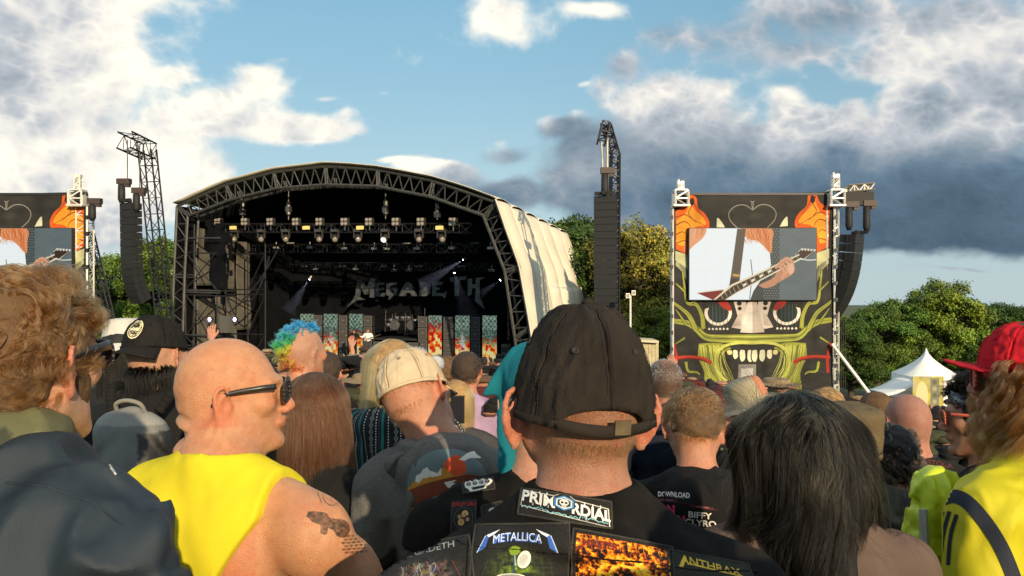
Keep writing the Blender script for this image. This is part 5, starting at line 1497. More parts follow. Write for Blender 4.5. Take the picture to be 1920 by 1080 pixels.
def push_out(p, solids):
    for c, r in solids:
        c = np.array(c); r = np.array(r); q = (p - c) / r; L_ = np.linalg.norm(q, axis=-1, keepdims=True)
        p = np.where(L_ < 1, c + q / np.maximum(L_, 1e-4) * r, p)
    return p
def grow(roots, nrm, k, L_, stiff, comb, solids, g, curl=0.0, cf=8.0, noise_=0.0, nf=12.0, grav=.6):
    """comb(p) -> preferred direction; returns (n,k,3)"""
    n = len(roots); st = (L_ if np.ndim(L_) else np.full(n, L_)) / (k - 1)
    P_ = np.zeros((n, k, 3)); P_[:, 0] = roots; d = nrm.copy(); p = roots.copy(); ph = g.uniform(0, 6.28, n)
    for i in range(1, k):
        t = i / (k - 1)
        c = comb(p); w = np.clip((1 - stiff) * (t * 3), 0, 1) if np.isscalar(stiff) else stiff(t)
        dd = d * (1 - w) + c * w + np.array([0, 0, -grav]) * w * .3
        if noise_: dd = dd + noise_ * np.stack([vnoise(p[:, 0] * nf + 7 * q, p[:, 1] * nf, p[:, 2] * nf + q * 3) for q in range(3)], 1)
        dd /= np.linalg.norm(dd, axis=1)[:, None] + 1e-9
        d = dd; p = p + d * st[:, None]
        p = push_out(p, solids); P_[:, i] = p
    return P_
def children(G, per, r0, r1, g, curl=0.0, freq=0.0, clumpy=1.0, lenv=.25):
    """each guide becomes a lock of per strands that gathers or fans towards its end"""
    n, k, _ = G.shape; t = np.linspace(0, 1, k)[None, :, None]
    T_ = np.gradient(G, axis=1); T_ /= np.linalg.norm(T_, axis=2, keepdims=True) + 1e-9
    a = np.cross(T_, np.array([.3, .5, .81])); a /= np.linalg.norm(a, axis=2, keepdims=True) + 1e-9; b = np.cross(T_, a)
    out_ = []
    ph = g.uniform(0, 6.28, (n, 1, 1))
    hel = curl * np.minimum(t * 4, 1) * (a * np.cos(freq * 6.28 * t + ph) + b * np.sin(freq * 6.28 * t + ph)) if curl else 0
    for _ in range(per):
        an = g.uniform(0, 6.28, (n, 1, 1)); r = np.sqrt(g.random((n, 1, 1)))
        off = (a * np.cos(an) + b * np.sin(an)) * r * (r0 + (r1 - r0) * t ** clumpy)
        wob = (a * np.sin(t * 9 + an * 3) + b * np.cos(t * 7 + an * 2)) * r1 * .25 * t
        q = G + hel + off + wob
        if lenv:
            f_ = 1 - lenv * g.random((n, 1)); ti_ = np.linspace(0, 1, k)[None] * f_ * (k - 1)
            i0 = np.minimum(ti_.astype(int), k - 2); fr = (ti_ - i0)[..., None]
            q = np.take_along_axis(q, i0[..., None], 1) * (1 - fr) + np.take_along_axis(q, i0[..., None] + 1, 1) * fr
        out_.append(q)
    return np.vstack(out_)
def hair_shell(s, name, m, mask_z=-.03, grow_=.006, face_y=.055, noise_=.004, low=-.075, seed=1, colfn=None):
    """solid under-layer of hair so that no scalp shows: a closed cap in head space"""
    g = .006 * s.hs
    f = Field(axis((-.11, .11, g)), axis((-.14, .12, g)), axis((-.12, .15, g)))
    f.ell((0, -.018, .036), (.0775 + grow_, .095 + grow_, .084 + grow_), .02); f.ell((0, -.045, .002), (.065 + grow_, .063 + grow_, .063 + grow_), .03)
    f.ell((0, .028, -.012), (.064 + grow_ * .6, .062 + grow_ * .6, .087 + grow_), .02)
    f.displace(lambda x, y, z: noise_ * fbm(x * 40 + seed, y * 40, z * 40, 3))
    f.cut(lambda X, Y, Z: np.maximum(np.minimum(Y - face_y + .0 * X, .6 * (.045 - Z)), np.minimum(mask_z - Z + .0 * X, Y + .035 + .9 * (Z - mask_z) * 0)))
    f.cut(lambda X, Y, Z: low - Z + 0 * X + 0 * Y)
    # hole for the ears
    for x in (-1, 1): f.ell((x * .085, -.008, -.022), (.03, .028, .038), .006, op='-')
    v, q = f.mesh()
    return obj(name, rawmesh(name, s.H(v), q, m, True, col=None if colfn is None else colfn(v)), s.t)

# ================================================================ caps and glasses
def cap(s, m, name='cap', z0=-.012, tilt=0, visor=None, back_arc=True, size=1.0, yaw=0, height=1.0, visor_mat=None, wr=.0022, logo=None, peak=.0, seamm=None, visor_len=.07, visor_drop=.02, sweat=True, roll=0):
    """six-panel cap in head space; yaw turns it on the head (180 = back to front)"""
    e = thing_part = empty(name); e.parent = s.t
    RM = rot(yaw, tilt, roll); c0 = np.array([0, -.016, z0 + .02])
    rx, ry = .0865 * size, .104 * size; rz = .128 * height - (z0 + .02)
    def surf(th, ph, off=0.0):
        """th: around (0 = front +y, towards +x), ph: 0 crown top .. 1 rim"""
        a = ph * math.pi / 2
        q = np.sin(a) ** .82; h_ = np.cos(a)
        k = np.abs(((th / (math.pi / 3)) % 1.0) - 0.0); k = np.minimum(k, 1 - k)
        seam = (-.0011 * np.exp(-(k / .02) ** 2) + .0007 * np.exp(-((k - .05) / .03) ** 2)) * (ph > .08)
        puff = .0022 * np.sin(np.clip(k * 2, 0, 1) * math.pi / 2) * q
        wv = wr * fbm(np.sin(th) * q * 5 + s.px_, np.cos(th) * q * 5, h_ * 5, 4) * 2 + wr * .7 * (1 - 2 * np.abs(vnoise(np.sin(th) * q * 9, np.cos(th) * q * 9 + 3, h_ * 7 + 4)))
        o = off + seam + puff + wv
        x = (rx + o) * np.sin(th) * q; y = (ry + o) * np.cos(th) * q; z = (rz + o) * h_ - .012 * (ph ** 3) * 0 + peak * np.exp(-(ph / .25) ** 2)
        # front panels stand up more
        z = z + .008 * np.clip(np.cos(th), 0, 1) * np.sin(a) * (1 - ph)
        x = x * (1 + .03 * (1 - ph)); 
        return np.stack([x, y, z], -1)
    toH = lambda q: s.H(q @ RM.T + c0)
    thick = .0022
    for k in range(6):
        U, V = np.meshgrid(np.linspace(k, k + 1, 29) * math.pi / 3, np.linspace(.012, 1.0, 34), indexing='ij')
        if back_arc: V = V * (np.arccos(np.clip(.027 * size * np.sqrt(np.clip(1 - ((U - math.pi) / .66) ** 2, 0, 1)) / rz, 0, 1)) / (math.pi / 2))
        p = surf(U, V)
        v, f_, uv = grid(p)
        solid(obj('panel', rawmesh('panel', toH(v), f_, m, True), e), thick * s.hs, -1)
    mb = []
    def tubepath(pts, r, nm, mm, flat=1.0, n=8, closed=False):
        M_ = MB(); 
        for a_, b_ in zip(pts[:-1], pts[1:]): M_.tube(a_, b_, r, n=n)
        return M_.build(nm, mm, e, True)
    # button
    bt = toH(surf(np.array([0.]), np.array([0.01])))[0]; upv = s.T[0] @ (RM @ np.array([0, 0, 1.])); e1 = np.cross(upv, [0, 1, .1]); e1 /= np.linalg.norm(e1)
    MB().lathe(bt - upv * .002, [(.0085 * s.hs, 0), (.0085 * s.hs, .003), (.006 * s.hs, .0065), (.002, .0078)], 14, [e1, np.cross(upv, e1), upv]).build('button', m, e, True)
    # seams stitched beside the joints, eyelets
    for k in range(6):
        th = k * math.pi / 3
        lo_ = .97 if not (back_arc and k == 3) else .80
        for dth in (-.035, .035):
            vv_ = np.linspace(.08, lo_, 40); q = surf(th + dth / np.maximum(vv_, .3), vv_, .0006)
            tubepath(toH(q), .00045 * s.hs, 'stitching', seamm or m, n=4)
        q = surf(np.array([th + math.pi / 6]), np.array([.56]), .0008); q2 = surf(np.array([th + math.pi / 6]), np.array([.56]), .003)
        nn = toH(q2)[0] - toH(q)[0]; nn /= np.linalg.norm(nn); e1 = np.cross(nn, [0, 0, 1.]); e1 /= np.linalg.norm(e1) + 1e-9
        MB().lathe(toH(q)[0], [(.0055, 0), (.0055, .0012), (.0035, .0018), (.0022, .0002)], 14, [e1, np.cross(nn, e1), nn]).build('eyelet', seamm or m, e, True)
    if sweat:
        U = np.linspace(0, 2 * math.pi, 90); ang = np.abs(U - math.pi)
        U = U[ang > (.66 if back_arc else -1)] if not back_arc else np.concatenate([np.linspace(-(math.pi - .62), math.pi - .62, 90)])
        P2 = []
        for zz in (0, 1):
            q = surf(U, np.full_like(U, .955 + .045 * zz), .0012); P2.append(q)
        v, f_, uv = grid(np.stack(P2, 1)); solid(obj('rim_band', rawmesh('rim', toH(v), f_, m, True), e), .002, 1)
    if back_arc:
        # strap across the opening with a metal buckle
        a = np.linspace(-.70, .70, 26); rows = []
        for zz in (.0, .014):
            x = np.sin(a) * (rx + .003); y = -np.cos(a) * (ry + .003); rows.append(np.stack([x, y, np.full_like(a, zz) - .004 * np.cos(a / .7 * 1.57)], -1))
        v, f_, uv = grid(np.stack(rows, 1)); solid(obj('strap', rawmesh('strap', toH(v), f_, m, True), e), .0025, 1)
        am = .16; M_ = MB(); bx = np.array([math.sin(am) * (rx + .006), -math.cos(am) * (ry + .006), .008]); tx = np.array([math.cos(am), math.sin(am), 0]); ny_ = np.array([math.sin(am), -math.cos(am), 0])
        RR = s.T[0] @ RM
        M_.box(toH(bx[None])[0], (.022 * s.hs, .003, .018 * s.hs), [RR @ tx, RR @ ny_, RR @ np.array([0, 0, 1.])]); M_.build('buckle', mat('dull_brass', (.22, .17, .10), .4, .8, var=.3, scale=60), e)
    # visor
    if visor is not False:
        U, V = np.meshgrid(np.linspace(-.92, .92, 25), np.linspace(0, 1, 9), indexing='ij')
        bx = np.sin(U) * rx * .985; by_ = np.cos(U) * ry * .985
        ext = visor_len * np.cos(U / .92 * 1.35) ** .6
        x = bx * (1 + .06 * V); y = by_ + ext * V
        z = .002 - visor_drop * V * .8 - .030 * (np.abs(x) / rx) ** 2 * (.25 + .75 * V) + .010 * V
        v, f_, uv = grid(np.stack([x, y, z], -1)); solid(obj('visor', rawmesh('visor', toH(v), f_, visor_mat or m, True), e), .004, 0)
    s.cap_surf = (surf, toH, rx, ry, rz)
    return e
def hat(s, m, name, prof, c0=(0, -.014, .0), tilt=0, roll=0, yaw=0, ox=1.0, oy=1.2, wob=.01, wobn=3, fold=0.0, nseg=64, band=None, colfn=None, attr=False, crease=0, seed=0):
    """hat of revolution: prof = [(r, z), ...] from crown top to brim edge"""
    RM = rot(yaw, tilt, roll); c0 = np.array(c0)
    pr = np.array(spline([np.array(q) for q in prof], 5)); th = np.linspace(0, 2 * math.pi, nseg, endpoint=False)
    U, V = np.meshgrid(th, np.arange(len(pr)), indexing='ij')
    r = pr[V, 0]; z = pr[V, 1]; br = smooth(.085, .15, r)
    z = z + br * (wob * np.sin(wobn * U + seed) + fold * np.sin(U) ** 2) + .0022 * fbm(np.cos(U) * r * 16 + seed, np.sin(U) * r * 16, z * 14, 2)
    if crease: z = z - crease * np.exp(-(r * np.sin(U) / .02) ** 2) * (z > .07)
    v, f_, uv = grid(np.stack([r * np.sin(U) * ox, r * np.cos(U) * oy, z], -1), True)
    o = solid(obj(name, rawmesh(name, s.H(v @ RM.T + c0), f_, m, True, col=None if colfn is None else colfn(v)), s.t), .0028, 0)
    return o, (RM, c0)
def glasses(s, m_frame, m_lens, temple_h=.010, lens_h=.040, y=.098, z=.010):
    e = empty('sunglasses'); e.parent = s.t
    R_ = s.T[0]
    for x in (-1, 1):
        pts = [(x * .068, y - .010, z + .010), (x * .079, y - .04, z + .010), (x * .083, .01, z + .006), (x * .084, -.012, z), (x * .080, -.034, z - .018)]
        q = np.array(spline(pts, 6)); v = []
        hh = temple_h * np.linspace(1.0, .55, len(q)); rows = np.stack([q + np.array([0, 0, 1]) * hh[:, None] / 2, q - np.array([0, 0, 1]) * hh[:, None] / 2], 1)
        v, f_, _ = grid(rows); solid(obj('temple', rawmesh('temple', s.H(v), f_, m_frame), e), .0035, 0)
        # rim and lens: rounded square
        t = np.linspace(0, 2 * math.pi, 25)[:-1]; sx = np.sign(np.cos(t)) * np.abs(np.cos(t)) ** .6 * .027; sz = np.sign(np.sin(t)) * np.abs(np.sin(t)) ** .6 * lens_h / 2
        cx = x * .034; yy = y + .012 - .25 * np.abs(cx + sx) ** 1.0 * .55
        ring = np.stack([cx + sx, yy, z - .004 + sz], 1); M_ = MB()
        rH = s.H(ring); M_.path(list(rH) + [rH[0]], .0028 * s.hs, n=6); M_.build('rim', m_frame, e, True)
        obj('lens', rawmesh('lens', rH, [list(range(24))], m_lens), e)
    M_ = MB(); M_.path(list(s.H(np.array([(-.010, y + .008, z + .006), (0, y + .012, z + .008), (.010, y + .008, z + .006)]))), .0028); M_.build('bridge', m_frame, e, True)
    return e

# ================================================================ prints and patches laid on cloth
def bvh_of(o):
    me = o.data; v = np.empty(len(me.vertices) * 3, np.float32); me.vertices.foreach_get('co', v)
    return BVHTree.FromPolygons([Vector(q) for q in v.reshape(-1, 3)], [tuple(p.vertices) for p in me.polygons])
def patch(name, host, parent, corners, m, nu=24, nv=18, off=.0015, dirn=(0, 1, 0), back=.3, thick=0.0, bvh=None, warp=None, smoothk=0):
    """corners: four points (tl, tr, br, bl) near the surface in the parent's space; the sheet is pressed on along dirn"""
    bv = bvh or bvh_of(host); dv = Vector(dirn).normalized(); tl, tr, br_, bl = [np.array(c, float) for c in corners]
    U, V = np.meshgrid(np.linspace(0, 1, nu), np.linspace(0, 1, nv), indexing='ij')
    p = (bl[None, None] * (1 - V)[..., None] * (1 - U)[..., None] + br_ * ((1 - V) * U)[..., None] + tr * (V * U)[..., None] + tl * (V * (1 - U))[..., None])
    hit = np.full((nu, nv), np.nan); q = p.copy()
    dn = np.array(dv)
    for i in range(nu):
        for j in range(nv):
            o_ = Vector(p[i, j]) - dv * back
            h_, n_, _, dist = bv.ray_cast(o_, dv, 1.0)
            if h_ is not None: hit[i, j] = dist
    miss = ~np.isfinite(hit); med = np.nanmedian(hit) if np.isfinite(hit).any() else back
    hit = np.where(np.isfinite(hit), hit, med)
    for _ in range(smoothk):
        h2 = hit.copy(); h2[1:-1, 1:-1] = (hit[1:-1, 1:-1] * 2 + hit[:-2, 1:-1] + hit[2:, 1:-1] + hit[1:-1, :-2] + hit[1:-1, 2:]) / 6; hit = np.minimum(h2, hit)
    q = p - dn * back + dn * (hit - off)[..., None]
    v, f_, uv = grid(q)
    f_ = f_[~miss.ravel()[f_].any(1)]
    if not len(f_): f_ = np.array([[0, 1, 2, 3]])
    o = obj(name, rawmesh(name, v, f_, m, True, uv=uv), parent)
    if thick:
        solid(o, thick, 0); ok = ~miss
        ring = [(i, 0) for i in range(nu)] + [(nu - 1, j) for j in range(nv)] + [(i, nv - 1) for i in range(nu - 1, -1, -1)] + [(0, j) for j in range(nv - 1, -1, -1)]
        M_ = MB(); any_ = False
        for a_, b_ in zip(ring[:-1], ring[1:]):
            if ok[a_] and ok[b_] and a_ != b_: M_.tube(q[a_] - dn * .0008, q[b_] - dn * .0008, .0015, n=5); any_ = True
        if any_: M_.build('stitched_edge', mat('patch_thread', (.035, .032, .028), .9, var=.6, scale=400), o)
    return o
def local(s, px, py, d):
    """photo pixel at distance d -> the person's own space"""
    w = P(px, py, d) - s.loc; c, q = math.cos(-s.by), math.sin(-s.by)
    return np.array([c * w[0] - q * w[1], q * w[0] + c * w[1], w[2]])
def ldir(s, v=(0, 1, 0)):
    c, q = math.cos(-s.by), math.sin(-s.by); return (c * v[0] - q * v[1], q * v[0] + c * v[1], v[2])
def pxpatch(s, name, host, pts, d, m, **k):
    """lay a print where the photograph shows it; pts tl, tr, br, bl in photo pixels"""
    C_ = [local(s, x, y, d) for x, y in pts]
    c = (C_[0] + C_[2]) / 2; 
    cw = (P(*[(pts[0][i] + pts[2][i]) / 2 for i in (0, 1)], d) - [0, 0, CZ]); cw /= np.linalg.norm(cw)
    return patch(name, host, s.t, C_, m, dirn=ldir(s, cw), **k)

# ================================================================ PEOPLE
def m_full(x, y, z): return ~(((y > .045) & (z < .066)) | (z < -.062) | ((y > -.002) & (z < .004))) * 1.0
def m_long(x, y, z): return ~(((y > .052) & (z < .072)) | (z < -.05)) * 1.0
def m_buzz(x, y, z): return m_full(x, y, z)
def down_comb(side=5.0, back=.3, part=0.0):
    def c(p):
        top = smooth(.02, .10, p[:, 2])[:, None]
        v = np.stack([(p[:, 0] - part) * side, -back * np.ones(len(p)) - 2.0 * np.clip(p[:, 1], -1, .03), -np.ones(len(p)) * .35], 1) * top + np.array([0, -.05, -1.0]) * (1 - top)
        return v / (np.linalg.norm(v, axis=1)[:, None] + 1e-9)
    return c
def fwd_comb(p):
    v = np.stack([p[:, 0] * 3, .6 + 0 * p[:, 1], -.5 - 0 * p[:, 2]], 1); low = smooth(.03, -.02, p[:, 2])[:, None]
    v = v * (1 - low) + np.array([0, -.1, -1]) * low
    return v / np.linalg.norm(v, axis=1)[:, None]
TORSO = [((0, -.035, -.13), (.066, .066, .11)), ((0, -.02, -.345), (.215, .125, .17)), ((0, -.02, -.55), (.19, .13, .30))]
def hairdo(s, m, ng, per, L_, mask=m_full, comb=fwd_comb, k=9, stiff=.45, noise_=.3, nf=14, r0=.006, r1=.006, curl=0, freq=0, rad=.00022, seed=1, grav=.3, solids=None, clumpy=1.0, lenv=.3, lfn=None, name='hair', under=None, shell=None, taper=.35):
    g = np.random.default_rng(seed)
    if under is not None: hair_shell(s, 'hair_base', under, **(shell or {}))
    r, n = scalp(ng, mask, g)
    LL = L_ * g.uniform(.75, 1.1, len(r))
    if lfn is not None: LL = LL * lfn(r)
    G = grow(r, n, k, LL, stiff, comb, solids or HEADC, g, noise_=noise_, nf=nf, grav=grav)
    C_ = children(G, per, r0, r1, g, curl, freq, clumpy, lenv)
    return strands(name, s.H(C_), rad * s.hs, m, s.t, taper)
HM = {}
def hm(name, **k):
    if name not in HM: HM[name] = hairmat(name, **k)
    return HM[name]
H_BROWN = hm('light_brown_hair', tint=(.13, .060, .020), rough=.28); U_BROWN = mat('brown_underhair', (.10, .052, .02), .8, var=.4, scale=60, bump=.8, bscale=150)
H_DBROWN = hm('dark_brown_hair', tint=(.05, .025, .012), rough=.3); U_DBROWN = mat('dark_underhair', (.035, .02, .012), .8, var=.4, scale=60, bump=.8, bscale=150)
H_BLACK = hm('black_hair', tint=(.0015, .0012, .001), rough=.26, rand=.3, ior=1.33); U_BLACK = mat('black_underhair', (.004, .0035, .003), .7, var=.3, scale=60, bump=.6, bscale=150)
H_BLONDE = hm('blonde_hair', tint=(.42, .25, .085), rough=.3); U_BLONDE = mat('blonde_underhair', (.30, .18, .07), .8, var=.3, scale=60, bump=.8, bscale=150)
H_BOB = hm('chestnut_hair', tint=(.070, .024, .009), rough=.28); U_BOB = mat('chestnut_underhair', (.06, .028, .013), .8, var=.4, scale=60, bump=.8, bscale=150)
H_GREY = hm('grey_hair', tint=(.28, .22, .17), rough=.35); U_GREY = mat('greying_underhair', (.10, .075, .055), .8, var=.4, scale=80, bump=.5, bscale=200)
DEN = (.022, .028, .045)
M_lens = mat('dark_lens', (.008, .008, .010), .08, spec=.8, var=0)

# ---------------------------------------------------------------- prints
def jag(pts, amp, seed=0):
    r = random.Random(seed); o = []
    for a, b in zip(pts, pts[1:] + pts[:1]):
        for t in (0, .33, .66): o.append((a[0] + (b[0] - a[0]) * t + r.uniform(-amp, amp), a[1] + (b[1] - a[1]) * t + r.uniform(-amp, amp)))
    return o
def fray(c, base=(.05, .045, .04)):
    """woven cloth of the patch with a worn, frayed edge"""
    w, h = c.w, c.h
    def fn(X, Y):
        e = np.minimum(np.minimum(X, w - X), np.minimum(Y, h - Y)); n = vnoise(X * .9, Y * .9, X * 0)
        return np.ones((*X.shape, 3)) * .30, ((e < 5 + 2.5 * n) & (n > .1)) * .8
    return c.field(fn)
def pr_primordial():
    c = Canvas(340, 150, '#16130f'); o = lambda p: [(x - 548, y - 745) for x, y in p]
    K = '#14110e'; W_ = '#f2efe6'; sl = lambda q: q + np.stack([0 * q[:, 0], q[:, 0] * .12], 1)
    c.poly([(8, 8), (130, 16), (150, 2), (186, 2), (205, 22), (330, 42), (334, 148), (6, 100)], '#d9d6cc'); c.poly([(12, 12), (128, 20), (150, 6), (186, 6), (206, 27), (326, 46), (330, 144), (10, 97)], K)
    for t_, x, y, sx in (('PRIM', 72, 76, .74), ('RDIAL', 268, 106, .62)):
        c.text(t_, x, y, 60, W_, .035, sx, warp=sl)
        for dx in (-26, 4, 32): c.line([(x + dx, y - 74), (x + dx, y - 56)], 4, W_); c.line([(x + dx + 8, y - 2), (x + dx + 8, y + 14)], 3, W_)
    hx = lambda r: [(716 + r * math.cos(R(60 * k + 30)), 795 + r * math.sin(R(60 * k + 30))) for k in range(6)]
    c.poly(o(hx(46)), '#16130f'); c.poly(o(hx(42)), '#3a79b4'); c.poly(o(hx(33)), '#dfe2dc'); c.poly(o(hx(28)), '#2a3038')
    c.ell(168, 46, 17, 19, '#cfd0c8'); c.ell(161, 48, 5, 6, K); c.ell(175, 48, 5, 6, K); c.poly(o([(706, 805), (726, 805), (722, 822), (710, 822)]), '#b9bab2'); c.line(o([(716, 806), (716, 820)]), 2, K)
    r = random.Random(3); p = []; 
    for k in range(46): x = 560 + k * 7; p.append((x, 842 + (x - 560) * .085 + r.choice([-9, 10, -4, 4, 0, 14 * (k % 5 == 0)])))
    c.line(o(p), 3.5, '#6fc6dc'); c.line(o([(x, y + 3) for x, y in p]), 1.3, '#dff4f4')
    for k in range(0, 330, 4): c.line([(5 + k, 5 + k * .14 - 12 * (120 < k < 190)), (8 + k, 9 + k * .14 - 12 * (120 < k < 190))], 1, '#c9c4b8', .5)
    return fray(c).image('collar_patch')
def pr_metal():
    c = Canvas(330, 200, '#131211'); fray(c)
    c.field(lambda X, Y: (np.ones((*X.shape, 3)) * [.48, .62, .12], np.clip(1.2 * np.exp(-(((X - 155) / 70) ** 2 + ((Y - 160) / 55) ** 2)) * (.5 + fbm(X / 12, Y / 12, X * 0, 4)), 0, 1)))
    for k in range(9): c.line([(60 + k * 26, 125), (40 + k * 30, 200)], 1.2, '#3f5a1c', .8)
    for k in range(4): c.line([(55, 140 + k * 17), (285, 140 + k * 17)], 1.2, '#3f5a1c', .8)
    c.poly(jag([(130, 90), (146, 80), (165, 88), (168, 105), (150, 116), (134, 108)], 5, 3), '#7d9a1e')
    c.line([(148, 112), (150, 150), (146, 185)], 7, '#27405a', 1); c.line([(150, 112), (153, 150)], 2.5, '#c9dbe6')
    c.ell(182, 128, 22, 32, '#dcdcd0', rot=15); c.ell(180, 130, 14, 22, '#b9bab0', rot=15); c.ell(140, 188, 48, 11, '#d6d8c8'); c.ell(140, 187, 36, 7, '#7b8272')
    arch = lambda q: q + np.stack([0 * q[:, 0], (q[:, 0] / 118.0) ** 2 * 22], 1)
    for dy, col, b in ((2, '#0c0c10', .09), (0, '#2f5fb8', .055), (-1, '#e4ecf6', .0)): c.text('METALLICA', 156, 62 + dy, 30, col, b, .76, warp=arch)
    for f_ in (1, -1):
        q = [(18, 106), (44, 44), (92, 22), (70, 42), (56, 50), (46, 88)] if f_ == 1 else [(294, 106), (268, 44), (220, 22), (242, 42), (256, 50), (266, 88)]
        c.poly(q, '#3a68c4'); c.poly([(x + 3 * f_, y - 2) for x, y in q[1:4]] + [q[4]], '#e9f0fa'); c.line([q[0], q[1]], 3, '#cfe0f6')
    return c.image('blue_logo_patch')
def pr_mega():
    c = Canvas(290, 170, '#141210'); fray(c)
    for b, col in ((.06, '#0a0a0a'), (.01, '#b9b4aa')): c.text('MEGADETH', 150, 46, 25, col, b, .98, warp=lambda q: q + np.stack([0 * q[:, 0], -q[:, 0] * .12 + (q[:, 0] / 110) ** 2 * 4], 1))
    c.field(lambda X, Y: (np.stack([.38 + .3 * fbm(X / 9, Y / 14, X * 0, 4), .35 + .27 * fbm(X / 9, Y / 14, X * 0, 4), .33 + .2 * fbm(X / 11, Y / 14, X * 0, 4)], -1), np.clip(1.5 * np.exp(-(((X - 150) / 75) ** 2 + ((Y - 130) / 50) ** 2)) * (.7 + fbm(X / 14, Y / 9, X * 0 + 4, 4) * 1.2), 0, 1)))
    r = random.Random(8)
    for k in range(26): x = 60 + r.random() * 180; c.curve([(x, 80 + r.random() * 20), (x + r.uniform(-20, 20), 115), (x + r.uniform(-35, 35), 165)], r.uniform(2, 5), r.choice(['#8b857a', '#5a4a42', '#a2463c', '#2b2622', '#b0aaa0']), .8, 1)
    return c.image('grey_art_patch')
def pr_fire():
    c = Canvas(340, 170, '#12100e'); 
    def fn(X, Y):
        n = fbm(X / 10, Y / 10, X * 0, 5, .6); n2 = 1 - np.abs(fbm(X / 18 + n, Y / 18, X * 0 + 3, 4)) * 4
        cx = np.hypot((X - 175) / 1.3, Y - 135); ring = np.exp(-((cx - 62) / 10) ** 2) + np.exp(-((cx - 38) / 7) ** 2)
        h = np.clip(.30 + n * .9 + n2 * .35 + ring * .5, 0, 1)
        return np.stack([np.clip(h * 1.5, 0, .95), np.clip(h * 1.15 - .2, 0, .8), np.clip(h - .72, 0, .3)], -1), (np.minimum(np.minimum(X, 340 - X), Y) > 12) * 1.0
    c.field(fn)
    for k in range(12): c.curve([(15 + k * 28, 18), (30 + k * 26, 34), (20 + k * 28, 52)], 5, '#e8a53a', .8, 1)
    c.text('MASTER', 95, 48, 22, '#6e1f10', .05, 1.1); 
    c.ell(150, 168, 16, 14, '#f2c84a'); c.ell(150, 168, 7, 6, '#2a120a'); c.ell(205, 168, 14, 12, '#d98a2a')
    return fray(c).image('fire_art_patch')
def pr_anthrax():
    c = Canvas(300, 110, '#23251b'); fray(c)
    for b, col in ((.07, '#1b160c'), (.02, '#d9b23a')): c.text('ANTHRAX', 150, 52, 30, col, b, 1.05, warp=lambda q: q + np.stack([0 * q[:, 0], q[:, 0] * .10], 1))
    c.poly([(36, 55), (60, 14), (66, 20), (52, 56)], '#d9b23a'); c.poly([(70, 36), (262, 62), (262, 68), (66, 42)], '#d9b23a')
    c.ell(150, 100, 60, 20, '#3f5b5c')
    return c.image('yellow_logo_patch')
def pr_crue():
    c = Canvas(110, 170, '#15110f'); fray(c)
    c.text('MOTLEY CRUE', 55, 28, 20, '#b3261e', .03, .66)
    c.ell(55, 92, 44, 58, '#26453f'); c.ell(55, 92, 40, 54, '#12100f')
    for x, y, h_ in ((38, 82, '#2a1c14'), (62, 70, '#c9a45c'), (74, 96, '#2a1c14'), (46, 112, '#b58a4a')): c.ell(x, y, 15, 19, h_); c.ell(x, y + 2, 8, 10, '#b08a6a'); c.ell(x - 3, y, 2, 1.5, '#2a1a12'); c.ell(x + 3, y, 2, 1.5, '#2a1a12')
    c.text('1981', 55, 160, 15, '#3f8a86', .02, .9)
    return c.image('band_portrait_patch')
def pr_knuckle():
    c = Canvas(120, 62, '#16130f', 1); 
    c.poly(spline([(8, 22), (14, 8), (30, 6), (40, 12), (52, 3), (66, 10), (80, 2), (94, 10), (108, 6), (116, 20), (104, 36), (90, 44), (84, 54), (30, 58), (22, 46), (10, 36)], 4), '#d8d4c8')
    for k, ch in enumerate('STDP'): x = 24 + k * 24; c.ell(x, 22 - k * 1, 8.5, 8.5, '#1a1714'); c.text(ch, x, 27 - k, 10, '#d8d4c8', .02)
    c.poly([(34, 40), (86, 36), (80, 48), (38, 52)], '#1a1714')
    return c.image('white_knuckle_patch')
def pr_face():
    c = Canvas(90, 90, '#141210'); fray(c); c.poly(spline([(22, 20), (45, 8), (70, 20), (76, 60), (60, 84), (30, 84), (18, 60)], 4), '#2b2825')
    c.poly(spline([(32, 26), (48, 20), (62, 28), (60, 60), (48, 74), (36, 60)], 4), '#c9c6bc'); c.ell(40, 40, 5, 3.5, '#15130f'); c.ell(55, 40, 5, 3.5, '#15130f'); c.poly([(40, 60), (56, 60), (52, 66), (44, 66)], '#15130f'); c.line([(48, 42), (48, 54)], 2.5, '#6b675f')
    return c.image('pale_face_patch')
def pr_badge():
    c = Canvas(160, 160, (0, 0, 0), 0); c.ell(80, 80, 78, 78, '#e9dfb4', n=60); c.ell(80, 80, 70, 70, '#14130f', n=60)
    def ringtext(txt, r, a0, top):
        n = len(txt)
        for i, ch in enumerate(txt):
            a = R(a0 + (i - (n - 1) / 2) * 14.5 * (1 if top else -1))
            def w(q, a=a, top=top):
                b = a if top else a + math.pi
                return np.stack([q[:, 0] * math.cos(b) - q[:, 1] * math.sin(b), q[:, 0] * math.sin(b) + q[:, 1] * math.cos(b)], 1)
            if ch != ' ': c.text(ch, 80 + r * math.sin(a), 80 - r * math.cos(a), 17, '#e9dfb4', .03, warp=w)
    ringtext('WEST COAST', 49, 0, True); ringtext('CALIFORNIA', 64, 180, False)
    c.text('Fender', 80, 96, 32, '#e9dfb4', .03, .95, slant=.25); c.line([(36, 100), (124, 92)], 3, '#e9dfb4'); c.text('EST. 1946', 80, 114, 9, '#e9dfb4', .02); c.text('U.S.A', 80, 58, 8, '#e9dfb4', .02)
    return c.image('round_cap_badge')
